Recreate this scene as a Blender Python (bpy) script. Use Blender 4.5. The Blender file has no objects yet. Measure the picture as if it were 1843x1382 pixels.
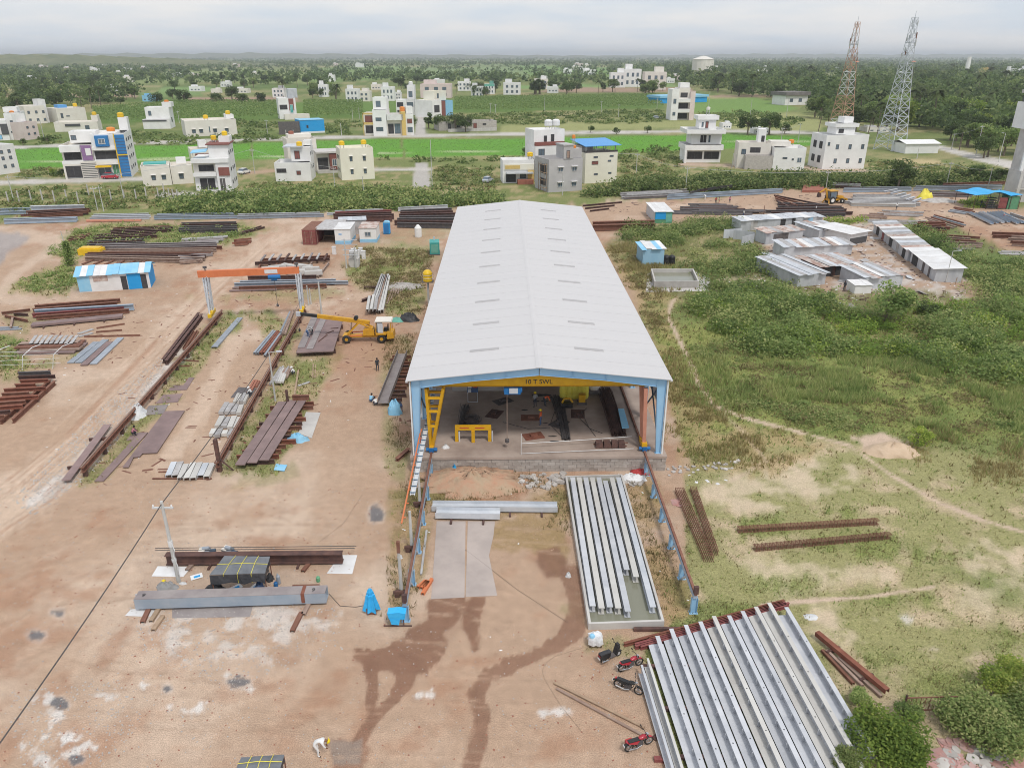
import bpy,math,random
import numpy as np
from mathutils import Vector,Matrix
sc=bpy.context.scene
R=math.radians
# --- camera
HAZE_DENSITY=0.00011
CX,CY,FPX,CAMH=921.5,691.0,1350.0,36.0
PITCH=math.atan(591/FPX)
cam=bpy.data.cameras.new('camera'); cam.sensor_width=36; cam.sensor_fit='HORIZONTAL'
cam.lens=FPX/1843*36; cam.clip_start=0.5; cam.clip_end=40000
camo=bpy.data.objects.new('camera',cam); sc.collection.objects.link(camo)
camo.location=(0,0,CAMH); camo.rotation_euler=(math.pi/2-PITCH,0,0); sc.camera=camo
# --- sky and sun
SUN_EL,SUN_AZ=R(58),R(150)
w=bpy.data.worlds.new('World'); sc.world=w; w.use_nodes=True
nt=w.node_tree; nt.nodes.clear()
def wn(t,**k):
 n=nt.nodes.new(t)
 for a,b in k.items():setattr(n,a,b)
 return n
L=nt.links.new
sky=wn('ShaderNodeTexSky',sky_type='NISHITA',sun_disc=False,sun_elevation=SUN_EL,sun_rotation=SUN_AZ)
sky.air_density=1.2; sky.dust_density=2.5
tc=wn('ShaderNodeTexCoord'); sep=wn('ShaderNodeSeparateXYZ'); L(tc.outputs['Generated'],sep.inputs[0])
mx=wn('ShaderNodeMath',operation='MAXIMUM'); mx.inputs[1].default_value=0.0; L(sep.outputs[2],mx.inputs[0])
ad=wn('ShaderNodeMath',operation='ADD'); ad.inputs[1].default_value=0.13; L(mx.outputs[0],ad.inputs[0])
dx=wn('ShaderNodeMath',operation='DIVIDE'); L(sep.outputs[0],dx.inputs[0]); L(ad.outputs[0],dx.inputs[1])
dy=wn('ShaderNodeMath',operation='DIVIDE'); L(sep.outputs[1],dy.inputs[0]); L(ad.outputs[0],dy.inputs[1])
cmb=wn('ShaderNodeCombineXYZ'); L(dx.outputs[0],cmb.inputs[0]); L(dy.outputs[0],cmb.inputs[1])
n1=wn('ShaderNodeTexNoise'); n1.inputs['Scale'].default_value=0.75; n1.inputs['Detail'].default_value=5; n1.inputs['Roughness'].default_value=.5
L(cmb.outputs[0],n1.inputs['Vector'])
rp=wn('ShaderNodeValToRGB')
rp.color_ramp.elements[0].position=.38; rp.color_ramp.elements[0].color=(4.5,4.95,5.55,1)
rp.color_ramp.elements[1].position=.60; rp.color_ramp.elements[1].color=(5.75,5.7,5.75,1)
L(n1.outputs['Fac'],rp.inputs[0])
mix=wn('ShaderNodeMixRGB'); mix.inputs[0].default_value=.86
L(sky.outputs[0],mix.inputs[1]); L(rp.outputs[0],mix.inputs[2])
bg=wn('ShaderNodeBackground'); bg.inputs[1].default_value=0.125; L(mix.outputs[0],bg.inputs[0])
wo=wn('ShaderNodeOutputWorld'); L(bg.outputs[0],wo.inputs[0])
sl=bpy.data.lights.new('sun','SUN'); sl.energy=1.5; sl.angle=R(10); sl.color=(1,.96,.9)
so=bpy.data.objects.new('sun',sl); sc.collection.objects.link(so)
sd=Vector((math.sin(SUN_AZ)*math.cos(SUN_EL),math.cos(SUN_AZ)*math.cos(SUN_EL),math.sin(SUN_EL)))
so.rotation_euler=sd.to_track_quat('Z','Y').to_euler(); so.location=(0,-50,120)
sc.view_settings.view_transform='Standard'; sc.view_settings.look='None'
sc.view_settings.exposure=0.38; sc.view_settings.gamma=1.0; sc.view_settings.use_curve_mapping=False
sc.render.engine='CYCLES'; sc.cycles.use_denoising=True; sc.cycles.pixel_filter_type='BLACKMAN_HARRIS'; sc.cycles.filter_width=1.0
sc.cycles.max_bounces=5; sc.cycles.diffuse_bounces=3; sc.cycles.glossy_bounces=2
sc.cycles.transmission_bounces=4; sc.cycles.transparent_max_bounces=4; sc.cycles.volume_bounces=0
# --- measuring helpers
CP,SP=math.cos(PITCH),math.sin(PITCH)
def G(px,py,z=0.0):
 """the place on the level z that the survey of the photograph gives for a point"""
 u=(px-CX)/FPX; v=(py-CY)/FPX
 t=(CAMH-z)/(SP+v*CP)
 return Vector((u*t,t*(CP-v*SP),z))
def Gn(P,z=0.0):
 u=(P[:,0]-CX)/FPX; v=(P[:,1]-CY)/FPX
 t=(CAMH-z)/(SP+v*CP)
 return np.stack([u*t,t*(CP-v*SP),np.full(len(P),z)],1)
def MPP(py):
 """metres per photo pixel (across, up) at ground row py"""
 v=(py-CY)/FPX; t=CAMH/(SP+v*CP)
 return t/FPX,t/FPX/math.cos(PITCH+math.atan(v))
random.seed(7); rng=np.random.default_rng(11)
C=sc.collection
# --- materials
MATS={}
def mat(name,col,col2=None,rough=.7,metal=0.,scale=1.5,rnd=.12,bump=.0,spec=.3,lo=.35,hi=.65,stretch=None,bscale=None):
 if name in MATS:return MATS[name]
 m=bpy.data.materials.new(name); m.use_nodes=True; t=m.node_tree; b=t.nodes['Principled BSDF']
 b.inputs['Roughness'].default_value=rough; b.inputs['Metallic'].default_value=metal
 b.inputs['Specular IOR Level'].default_value=spec
 if col2 is None:col2=tuple(c*.8 for c in col)
 tx=t.nodes.new('ShaderNodeTexCoord'); mp=t.nodes.new('ShaderNodeMapping')
 if stretch:mp.inputs['Scale'].default_value=stretch
 no=t.nodes.new('ShaderNodeTexNoise'); no.inputs['Scale'].default_value=scale; no.inputs['Detail'].default_value=6; no.inputs['Roughness'].default_value=.62
 oi=t.nodes.new('ShaderNodeObjectInfo')
 vadd=t.nodes.new('ShaderNodeVectorMath'); vadd.operation='ADD'
 vs=t.nodes.new('ShaderNodeVectorMath'); vs.operation='SCALE'; vs.inputs['Scale'].default_value=31.0
 cb=t.nodes.new('ShaderNodeCombineXYZ'); k=t.links.new
 k(oi.outputs['Random'],cb.inputs[0]); k(oi.outputs['Random'],cb.inputs[2]); k(cb.outputs[0],vs.inputs[0])
 k(tx.outputs['Object'],mp.inputs[0]); k(mp.outputs[0],vadd.inputs[0]); k(vs.outputs[0],vadd.inputs[1]); k(vadd.outputs[0],no.inputs['Vector'])
 r=t.nodes.new('ShaderNodeValToRGB'); r.color_ramp.elements[0].position=lo; r.color_ramp.elements[1].position=hi
 r.color_ramp.elements[0].color=(*col,1); r.color_ramp.elements[1].color=(*col2,1); k(no.outputs['Fac'],r.inputs[0])
 hs=t.nodes.new('ShaderNodeHueSaturation'); mr=t.nodes.new('ShaderNodeMapRange')
 mr.inputs[3].default_value=1-rnd; mr.inputs[4].default_value=1+rnd
 k(oi.outputs['Random'],mr.inputs[0]); k(mr.outputs[0],hs.inputs['Value']); k(r.outputs[0],hs.inputs['Color'])
 k(hs.outputs[0],b.inputs['Base Color'])
 if bump:
  bn=t.nodes.new('ShaderNodeTexNoise'); bn.inputs['Scale'].default_value=bscale or scale*6; bn.inputs['Detail'].default_value=4
  k(tx.outputs['Object'],bn.inputs['Vector'])
  bp=t.nodes.new('ShaderNodeBump'); bp.inputs['Strength'].default_value=bump; bp.inputs['Distance'].default_value=.1
  k(bn.outputs['Fac'],bp.inputs['Height']); k(bp.outputs[0],b.inputs['Normal'])
 MATS[name]=m; return m
def M(k):return MATS[k]
mat('rust',(.17,.075,.05),(.24,.12,.085),.85,bump=.2)
mat('rust_dark',(.075,.045,.042),(.14,.075,.06),.8,bump=.2)
mat('rust_red',(.25,.10,.065),(.17,.06,.04),.85,bump=.2)
mat('rust_pale',(.26,.175,.14),(.36,.27,.22),.85,bump=.2)
mat('plate',(.28,.20,.19),(.21,.15,.145),.75,scale=.6,rnd=.1,bump=.1)
mat('plate_grey',(.30,.27,.26),(.22,.19,.19),.7,scale=.6)
mat('steel_dark',(.09,.085,.09),(.15,.13,.125),.6,.2)
mat('steel_grey',(.33,.36,.40),(.25,.28,.32),.5,.1,scale=.8)
mat('steel_blue',(.30,.37,.45),(.38,.43,.49),.5,.1,scale=.8)
mat('steel_pale',(.58,.60,.63),(.46,.49,.53),.5,.1,scale=.7)
mat('galv',(.60,.61,.635),(.47,.485,.515),.5,.15,scale=.6,rnd=.1,stretch=(1,.25,1))
mat('galv_warm',(.60,.59,.56),(.52,.50,.47),.55,.1,scale=.5,rnd=.08)
mat('sheet_grey',(.48,.475,.475),(.33,.31,.30),.6,.1,scale=1.2)
mat('zinc',(.58,.60,.63),(.44,.46,.49),.5,.15,scale=.8,stretch=(1,1,.4),rnd=.1)
mat('zinc_white',(.74,.74,.74),(.62,.61,.60),.6,scale=.5,rnd=.06)
mat('rust_sheet',(.36,.24,.20),(.52,.46,.42),.8,scale=.9,lo=.42,hi=.58)
mat('white',(.78,.78,.77),(.70,.70,.69),.6,scale=.5,rnd=.03)
mat('white_wall',(.80,.80,.79),(.70,.69,.68),.8,scale=.25,rnd=.04)
mat('cream',(.75,.72,.66),(.67,.63,.57),.8,scale=.25,rnd=.04)
mat('pale_yellow',(.76,.74,.63),(.70,.67,.56),.8,scale=.25,rnd=.02)
mat('pinkish',(.70,.60,.57),(.62,.52,.49),.8,scale=.25,rnd=.05)
mat('grey_wall',(.46,.45,.45),(.40,.39,.39),.85,scale=.3,rnd=.04)
mat('conc',(.42,.40,.38),(.30,.28,.265),.9,scale=.7,rnd=.06,bump=.15)
mat('conc_pale',(.55,.53,.50),(.45,.43,.41),.9,scale=.5,rnd=.06,bump=.1)
mat('brick_grey',(.36,.33,.31),(.46,.43,.40),.9,scale=1.5)
mat('ochre',(.62,.45,.16),(.55,.40,.14),.7)
mat('purple',(.29,.17,.33),None,.7)
mat('blue_wall',(.03,.17,.42),(.04,.20,.46),.6,scale=.4,rnd=.02)
mat('blue_bright',(.02,.30,.68),(.03,.34,.72),.6,scale=.4,rnd=.02)
mat('blue_light',(.22,.50,.72),(.30,.56,.74),.65,scale=.6,rnd=.04)
mat('blue_shed',(.33,.52,.66),(.26,.45,.60),.6,scale=1,rnd=.03,stretch=(1,1,.3))
mat('blue_roof',(.10,.30,.62),(.12,.34,.66),.55,rnd=.02)
mat('tarp_blue',(.03,.36,.72),(.05,.42,.78),.5,bump=.5,bscale=4)
mat('tarp_black',(.035,.036,.04),(.06,.06,.065),.45,bump=.5,bscale=5)
mat('tarp_grey',(.19,.20,.215),(.14,.15,.165),.5,bump=.35,bscale=3)
mat('tarp_white',(.70,.70,.70),(.60,.61,.62),.6,bump=.6,bscale=5)
mat('maroon',(.20,.055,.055),(.26,.09,.08),.7)
mat('brown_red',(.24,.09,.075),None,.7)
mat('green_wall',(.16,.42,.34),None,.7)
mat('green_paint',(.13,.34,.19),None,.6)
mat('teal',(.05,.33,.30),(.07,.38,.34),.5)
mat('crane_yellow',(.66,.37,.015),(.56,.30,.015),.45,scale=1.2,rnd=.03)
mat('machine_yellow',(.62,.33,.02),(.50,.26,.03),.5,scale=1.5,rnd=.03)
mat('tank_yellow',(.78,.52,.03),(.70,.44,.02),.4,rnd=.05)
mat('tank_orange',(.72,.26,.05),(.66,.22,.04),.45,rnd=.05)
mat('yellow_cloth',(.76,.68,.10),(.68,.58,.08),.7,bump=.5,bscale=5)
mat('crane_orange',(.66,.21,.085),(.58,.17,.07),.5,scale=1,rnd=.02)
mat('orange_pale',(.64,.30,.21),(.56,.25,.17),.6)
mat('frame_blue',(.27,.47,.66),(.32,.51,.68),.5,scale=.5,rnd=.02)
mat('frame_blue_dark',(.09,.15,.22),None,.6)
mat('blue_motor',(.02,.16,.42),None,.45)
mat('black',(.02,.02,.022),(.035,.035,.035),.5)
mat('rubber',(.022,.022,.022),(.05,.045,.04),.85)
mat('glass',(.10,.14,.18),(.14,.18,.22),.12,spec=.6,rnd=.2)
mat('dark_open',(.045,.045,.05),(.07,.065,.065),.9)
mat('trim_dark',(.10,.10,.105),None,.7)
mat('red_paint',(.45,.03,.05),(.38,.025,.04),.3,spec=.6)
mat('chrome',(.62,.62,.63),None,.22,.9,rnd=.02)
mat('wood',(.40,.29,.20),(.30,.21,.145),.8,scale=2,stretch=(1,1,.2))
mat('pole_grey',(.52,.52,.50),(.42,.42,.40),.8,scale=1)
mat('wire',(.10,.09,.085),None,.7)
mat('wire_pale',(.55,.56,.56),None,.7)
mat('cable_white',(.72,.73,.73),None,.6)
mat('trunk',(.15,.115,.085),(.21,.17,.13),.9,scale=3)
mat('skin',(.20,.105,.065),None,.6)
mat('hair',(.012,.011,.011),None,.7)
mat('cl_white',(.74,.74,.73),None,.8)
mat('cl_orange',(.78,.15,.05),None,.75)
mat('cl_dark',(.05,.055,.07),None,.8)
mat('cl_blue',(.07,.12,.24),None,.8)
mat('cl_pink',(.55,.22,.28),None,.8)
mat('cl_grey',(.33,.33,.33),None,.8)
mat('cl_red',(.45,.06,.06),None,.8)
mat('helmet_yellow',(.78,.60,.02),None,.35)
mat('helmet_white',(.80,.80,.80),None,.35)
mat('brick_red',(.36,.15,.10),(.28,.12,.085),.9)
mat('tile_pink',(.50,.25,.22),(.42,.30,.28),.8,scale=1.2,rnd=.18)
mat('rubble',(.52,.49,.46),(.38,.35,.325),.9,scale=1,rnd=.15)
mat('clay_tile',(.33,.13,.09),(.26,.10,.07),.85)
mat('roof_dark',(.16,.145,.14),(.22,.20,.19),.85,scale=.3)
mat('pavers',(.24,.22,.22),None,.9)
# --- mesh helpers
class MB:
 def __init__(s):s.v=[]; s.f=[]; s.mi=[]; s.m=0
 def add(s,vs,fs):
  o=len(s.v); s.v+=[tuple(p)for p in vs]
  for f in fs:s.f.append([i+o for i in f]); s.mi.append(s.m)
  return s
 def box(s,x0,x1,y0,y1,z0,z1):
  return s.add([(x0,y0,z0),(x1,y0,z0),(x1,y1,z0),(x0,y1,z0),(x0,y0,z1),(x1,y0,z1),(x1,y1,z1),(x0,y1,z1)],[(0,3,2,1),(4,5,6,7),(0,1,5,4),(1,2,6,5),(2,3,7,6),(3,0,4,7)])
 def cbox(s,c,d):return s.box(c[0]-d[0]/2,c[0]+d[0]/2,c[1]-d[1]/2,c[1]+d[1]/2,c[2]-d[2]/2,c[2]+d[2]/2)
 def bar(s,a,b,w,h=None,up=(0,0,1)):
  """square bar from a to b, centred"""
  h=h or w; a=Vector(a); b=Vector(b); d=(b-a).normalized(); up=Vector(up)
  if abs(d.dot(up))>.99:up=Vector((0,1,0))
  x=d.cross(up).normalized()*(w/2); z=x.cross(d).normalized()*(h/2)
  return s.add([a-x-z,a+x-z,a+x+z,a-x+z,b-x-z,b+x-z,b+x+z,b-x+z],[(0,3,2,1),(4,5,6,7),(0,1,5,4),(1,2,6,5),(2,3,7,6),(3,0,4,7)][:])
 def tube(s,pts,r,n=8,cap=True):
  if not hasattr(r,'__len__'):r=[r]*len(pts)
  pts=[Vector(p)for p in pts]; rings=[]; o=len(s.v)
  for i,p in enumerate(pts):
   d=(pts[min(i+1,len(pts)-1)]-pts[max(i-1,0)])
   if d.length<1e-9:d=Vector((0,0,1))
   d.normalize()
   up=Vector((0,0,1))if abs(d.z)<.95 else Vector((0,1,0))
   x=d.cross(up).normalized(); y=d.cross(x)
   s.v+=[tuple(p+(x*math.cos(2*math.pi*k/n)+y*math.sin(2*math.pi*k/n))*r[i])for k in range(n)]
  for i in range(len(pts)-1):
   for k in range(n):
    a=o+i*n+k; b=o+i*n+(k+1)%n
    s.f.append([a,b,b+n,a+n]); s.mi.append(s.m)
  if cap:
   s.f.append([o+k for k in range(n)][::-1]); s.mi.append(s.m)
   s.f.append([o+(len(pts)-1)*n+k for k in range(n)]); s.mi.append(s.m)
  return s
 def lathe(s,prof,c=(0,0,0),n=14):
  o=len(s.v)
  for r,z in prof:s.v+=[(c[0]+r*math.cos(2*math.pi*k/n),c[1]+r*math.sin(2*math.pi*k/n),c[2]+z)for k in range(n)]
  for i in range(len(prof)-1):
   for k in range(n):
    a=o+i*n+k; b=o+i*n+(k+1)%n
    s.f.append([a,b,b+n,a+n]); s.mi.append(s.m)
  s.f.append([o+k for k in range(n)][::-1]); s.mi.append(s.m)
  s.f.append([o+(len(prof)-1)*n+k for k in range(n)]); s.mi.append(s.m)
  return s
 def ring(s,c,R_,r,axis='x',n=16,m=6):
  """torus"""
  o=len(s.v)
  for i in range(n):
   a=2*math.pi*i/n
   for j in range(m):
    b=2*math.pi*j/m; q=R_+r*math.cos(b); h=r*math.sin(b)
    p={'x':(h,q*math.cos(a),q*math.sin(a)),'y':(q*math.cos(a),h,q*math.sin(a)),'z':(q*math.cos(a),q*math.sin(a),h)}[axis]
    s.v.append((c[0]+p[0],c[1]+p[1],c[2]+p[2]))
  for i in range(n):
   for j in range(m):
    s.f.append([o+i*m+j,o+((i+1)%n)*m+j,o+((i+1)%n)*m+(j+1)%m,o+i*m+(j+1)%m]); s.mi.append(s.m)
  return s
 def prism(s,poly,a,b):
  """poly = list of 3d points of one face; extruded by vector b-a"""
  d=Vector(b)-Vector(a); n=len(poly); vs=[Vector(p)for p in poly]; vs+=[p+d for p in vs]
  return s.add(vs,[list(range(n))[::-1],list(range(n,2*n))]+[[i,(i+1)%n,n+(i+1)%n,n+i]for i in range(n)])
 def sheet(s,poly,t):
  """slab of thickness t whose top outline is poly"""
  n=len(poly); vs=[Vector(p)for p in poly]; vs+=[p-Vector((0,0,t))for p in vs]
  return s.add(vs,[list(range(n)),list(range(n,2*n))[::-1]]+[[i,n+i,n+(i+1)%n,(i+1)%n]for i in range(n)])
 def mesh(s,name,mats):
  me=bpy.data.meshes.new(name); me.from_pydata(s.v,[],s.f)
  for m in(mats if isinstance(mats,(list,tuple))else[mats]):me.materials.append(M(m)if isinstance(m,str)else m)
  if any(s.mi):me.polygons.foreach_set('material_index',s.mi)
  me.update(); return me
def link(name,me,parent=None,loc=(0,0,0),rz=0.,smooth=False,rot=None):
 o=bpy.data.objects.new(name,me); C.objects.link(o); o.location=loc
 o.rotation_euler=rot if rot is not None else(0,0,rz)
 if parent is not None:o.parent=parent
 if smooth and me is not None:me.shade_smooth()
 return o
def part(name,mb,mats,parent,loc=(0,0,0),rz=0.,smooth=False,rot=None):
 return link(name,mb.mesh(name,mats),parent,loc,rz,smooth,rot)
def tag(o,label,cat,group=None):
 o['label']=label; o['category']=cat; o['kind']='thing'
 if group:o['group']=group
 return o
def empty(name,loc,label,cat,rz=0.,group=None):
 o=bpy.data.objects.new(name,None); C.objects.link(o); o.location=loc; o.rotation_euler=(0,0,rz); o.empty_display_size=.3
 return tag(o,label,cat,group)
def thing(name,mb,mats,label,cat,loc=(0,0,0),rz=0.,group=None,smooth=False,rot=None):
 return tag(part(name,mb,mats,None,loc,rz,smooth,rot),label,cat,group)
def struct(name,mb,mats,kind='structure',parent=None):
 o=part(name,mb,mats,parent)
 if parent is None:o['kind']=kind
 return o
def copy_tree(o,parent=None):
 c=o.copy(); C.objects.link(c); c.parent=parent
 for ch in list(o.children):copy_tree(ch,c)
 return c
def npmesh(name,v,f,mats,attrs=None,smooth=False):
 """mesh from numpy arrays; every face has the same number of corners"""
 me=bpy.data.meshes.new(name); k=f.shape[1]
 me.vertices.add(len(v)); me.vertices.foreach_set('co',np.ascontiguousarray(v,dtype=np.float32).ravel())
 me.loops.add(f.size); me.loops.foreach_set('vertex_index',np.ascontiguousarray(f,dtype=np.int32).ravel())
 me.polygons.add(len(f)); me.polygons.foreach_set('loop_start',np.arange(0,f.size,k,dtype=np.int32))
 me.polygons.foreach_set('loop_total',np.full(len(f),k,dtype=np.int32))
 if smooth:me.polygons.foreach_set('use_smooth',np.ones(len(f),dtype=bool))
 for m in(mats if isinstance(mats,(list,tuple))else[mats]):me.materials.append(M(m)if isinstance(m,str)else m)
 for an,(ty,data)in(attrs or{}).items():
  at=me.attributes.new(an,ty,'POINT')
  at.data.foreach_set('color' if ty=='FLOAT_COLOR' else 'value',np.ascontiguousarray(data,dtype=np.float32).ravel())
 me.update(); me.validate(); return me
# --- ground
def vnoise(x,y,s,seed=0):
 """smooth value noise 0..1"""
 r=np.random.default_rng(1000+seed).random((256,256)); x=x/s; y=y/s
 xi=np.floor(x).astype(np.int64); yi=np.floor(y).astype(np.int64); fx=x-xi; fy=y-yi
 fx=fx*fx*(3-2*fx); fy=fy*fy*(3-2*fy)
 a=r[xi&255,yi&255]; b=r[(xi+1)&255,yi&255]; c=r[xi&255,(yi+1)&255]; d=r[(xi+1)&255,(yi+1)&255]
 return(a*(1-fx)+b*fx)*(1-fy)+(c*(1-fx)+d*fx)*fy
def fnoise(x,y,s,seed=0,o=4):
 t=0; a=1.; n=0
 for i in range(o):t=t+a*vnoise(x,y,s/2**i,seed+i*7); n+=a; a*=.55
 return t/n
def seg_d(P,a,b):
 a=np.array(a,float); b=np.array(b,float); d=b-a; L2=max((d**2).sum(),1e-9)
 t=np.clip(((P-a)@d)/L2,0,1); return np.hypot(*(P-(a+t[:,None]*d)).T),t
def poly_sd(P,poly):
 """signed distance, positive inside"""
 ins=np.zeros(len(P),bool); dm=np.full(len(P),1e9); n=len(poly)
 for i in range(n):
  a,b=poly[i],poly[(i+1)%n]
  d,_=seg_d(P,a,b); dm=np.minimum(dm,d)
  c=(a[1]>P[:,1])!=(b[1]>P[:,1])
  with np.errstate(divide='ignore',invalid='ignore'):xx=(b[0]-a[0])*(P[:,1]-a[1])/(b[1]-a[1]+1e-12)+a[0]
  ins^=c&(P[:,0]<xx)
 return np.where(ins,dm,-dm)
def sstep(x,a,b):
 t=np.clip((x-a)/(b-a),0,1); return t*t*(3-2*t)
xs=np.concatenate([np.arange(-900,-60,40),np.arange(-60,1905,4.5),np.arange(1920,2800,40)])
ys=np.concatenate([np.arange(1720,1420,-20),np.arange(1420,420,-4.0),np.arange(420,128,-3.0),np.arange(128,104,-1.5),[103.5,102.8,102.2]])
PX,PY=np.meshgrid(xs,ys); GP=np.stack([PX.ravel(),PY.ravel()],1); GW=Gn(GP); WX,WY=GW[:,0],GW[:,1]
mpx=np.array([MPP(y)[0]for y in ys]).repeat(len(xs))
nA=fnoise(WX,WY,9,1); nB=fnoise(WX,WY,2.2,2); nC=fnoise(WX,WY,40,3); nD=fnoise(WX,WY,160,4)
edge=(fnoise(WX/mpx,WY/mpx,26,9)-.5)+.55*(fnoise(WX/mpx,WY/mpx,9,19,2)-.5)
DIRT=np.array((.425,.297,.21)); PALE=np.array((.535,.41,.315)); RED=np.array((.36,.205,.13)); DRY=np.array((.38,.31,.17))
GRASS=np.array((.185,.215,.075)); LUSH=np.array((.115,.17,.045)); WET=np.array((.235,.132,.088)); DUST=np.array((.66,.63,.60))
BLACK=np.array((.15,.145,.15)); CONC=np.array((.46,.42,.395)); PADDY=np.array((.13,.30,.045)); ROAD=np.array((.50,.47,.43))
col=np.tile(GRASS,(len(GP),1)); veg=np.ones(len(GP))
def mixc(a,b,t):return a*(1-t[:,None])+b*t[:,None]
col=mixc(col,DRY,sstep(nC,.45,.7)*.6); col=mixc(col,LUSH,sstep(nA*.5+nD*.5,.5,.66)*.8)
def paint(poly,c,v=0.,fe=8,rag=20,k=1.,noise=None):
 global col,veg
 x0=min(p[0]for p in poly)-fe-rag; x1=max(p[0]for p in poly)+fe+rag; y0=min(p[1]for p in poly)-fe-rag; y1=max(p[1]for p in poly)+fe+rag
 i=np.where((GP[:,0]>x0)&(GP[:,0]<x1)&(GP[:,1]>y0)&(GP[:,1]<y1))[0]
 if not len(i):return
 t=sstep(poly_sd(GP[i],poly)+edge[i]*rag,-fe,fe)*k
 if noise is not None:t=t*noise[i]
 cc=np.asarray(c); cc=cc[i]if cc.ndim==2 else cc
 col[i]=col[i]*(1-t[:,None])+cc*t[:,None]; veg[i]=veg[i]*(1-t)+v*t
def stroke(pts,w,c,v=0.,fe=3,rag=4,k=1.,noise=None):
 """w = half width in photo pixels (or a list per point)"""
 global col,veg
 ws=w if hasattr(w,'__len__')else[w]*len(pts); wm=max(ws)+fe+rag
 x0=min(p[0]for p in pts)-wm; x1=max(p[0]for p in pts)+wm; y0=min(p[1]for p in pts)-wm; y1=max(p[1]for p in pts)+wm
 i=np.where((GP[:,0]>x0)&(GP[:,0]<x1)&(GP[:,1]>y0)&(GP[:,1]<y1))[0]
 if not len(i):return
 best=np.full(len(i),-1e9)
 for a,b,wa,wb in zip(pts,pts[1:],ws,ws[1:]):
  d,t=seg_d(GP[i],a,b); best=np.maximum(best,wa+(wb-wa)*t-d)
 t=sstep(best+edge[i]*rag,-fe,fe)*k
 if noise is not None:t=t*noise[i]
 col[i]=col[i]*(1-t[:,None])+np.asarray(c)*t[:,None]; veg[i]=veg[i]*(1-t)+v*t
for k in range(34):
 y=rng.uniform(106,178); x=rng.uniform(-100,1900); L_=rng.uniform(90,330); h=(y-100)*rng.uniform(.05,.13)
 c=[GRASS*1.2,np.array((.17,.25,.085)),DRY,LUSH,np.array((.19,.29,.10)),DIRT*.8][k%6]
 paint([(x,y),(x+L_,y-h*.3),(x+L_*1.05,y+h),(x-L_*.1,y+h*1.1)],c,.8,1,3)
for pl,c in[([(720,122),(1030,120),(1040,140),(700,142)],(.20,.27,.11)),([(930,118),(1200,124),(1200,136),(960,140)],(.17,.27,.08)),([(180,138),(420,122),(640,135),(600,150),(200,150)],(.22,.27,.10)),([(560,122),(730,118),(720,142),(560,150)],(.18,.26,.08)),([(150,112),(320,118),(300,126),(120,120)],(.33,.29,.15))]:
 paint(pl,np.array(c),.9,1.5,4)
paint([(-300,300),(800,300),(1500,290),(2200,300),(2200,345),(1100,350),(800,365),(-300,395)],mixc(np.tile(GRASS,(len(GP),1)),DRY,sstep(nB,.45,.65)*.8),1,4,8)
paint([(1380,205),(1480,205),(1480,238),(1200,232),(900,240),(900,225),(1190,218)],np.array((.30,.31,.13)),.8,3,6)
paint([(165,196),(320,184),(620,184),(830,177),(1180,172),(1195,195),(830,204),(640,213),(400,217),(180,224)],np.array((.13,.21,.05)),1,1.5,2)
paint([(1240,178),(1360,176),(1440,196),(1380,206),(1240,204)],np.array((.17,.27,.07)),1,2,3)
PADDY_POLY=[(28,268),(300,262),(680,251),(900,250),(1200,244),(1300,242),(1476,247),(1478,262),(1300,268),(1100,276),(900,281),(680,284),(440,288),(300,291),(120,302),(24,305)]
paint(PADDY_POLY,mixc(np.tile(PADDY,(len(GP),1)),np.array((.13,.31,.035)),sstep(nA,.45,.7)),.9,1.2,1.5)
for a,b in[((0,293),(330,287)),((255,286),(520,282)),((680,276),(1060,269)),((1300,256),(1470,254))]:stroke([a,b],.8,(.40,.47,.25),.5,.7,.5)
for a,b in[((722,251),(728,284)),((1085,246),(1100,276)),((455,258),(450,288))]:stroke([a,b],2,(.20,.22,.08),.9,1,1)
stroke([(-200,272),(0,266),(130,262),(300,256),(620,247),(960,241),(1200,237),(1300,236),(1470,240)],2.6,ROAD,0,1,1.5)
paint([(745,243),(769,243),(764,204),(750,204)],ROAD*.9,0,1.5,3)
paint([(749,293),(771,293),(774,337),(741,337)],ROAD*.85,0,1.5,4); stroke([(640,306),(775,305)],2.5,ROAD,0,1.5,3)
stroke([(-40,330),(110,326),(255,322),(300,322)],4,ROAD,0,2,3); stroke([(285,351),(440,349),(480,345)],5,ROAD*.95,0,2,4)
stroke([(440,312),(500,307),(560,306)],3,DIRT,0,2,3)
stroke([(1225,295),(1300,298),(1430,302),(1560,308)],3,PALE*.9,0,2,4)
stroke([(1660,258),(1700,268),(1760,284),(1843,302),(1950,330)],[3,4,6,8,10],ROAD*1.05,0,1.5,2)
stroke([(1610,290),(1690,292)],4,DRY*1.2,.2,2,4); stroke([(1630,318),(1740,312)],6,DRY*1.25,.3,3,5)
stroke([(700,345),(930,336)],3,DRY,.4,3,5)
# ---- the yard
soil=mixc(np.tile(DIRT,(len(GP),1)),PALE,sstep(nA*.6+nC*.4,.46,.68)); soil=mixc(soil,RED,sstep(nC*.6+nB*.4,.50,.64)*.7)
paint([(-600,396),(0,394),(180,395),(400,392),(600,385),(830,378),(1000,372),(1120,362),(1330,350),(1480,340),(1700,345),(1780,360),(1900,385),(2300,420),(2300,470),(1843,456),(1770,452),(1720,420),(1640,400),(1480,402),(1300,398),(1215,408),(1180,420),(1090,450),(1160,530),(1150,560),(1210,700),(1240,830),(1235,960),(1240,1080),(1160,1160),(1180,1260),(1230,1420),(1300,1720),(-800,1720)],soil,0,7,26)
paint([(1240,505),(1290,500),(1390,470),(1350,430),(1480,400),(1570,400),(1740,500),(1760,540),(1640,545),(1540,540),(1400,520),(1300,530)],mixc(np.tile(DIRT*.95,(len(GP),1)),DUST*.8,sstep(nB,.45,.7)*.7),0,6,22)
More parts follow.
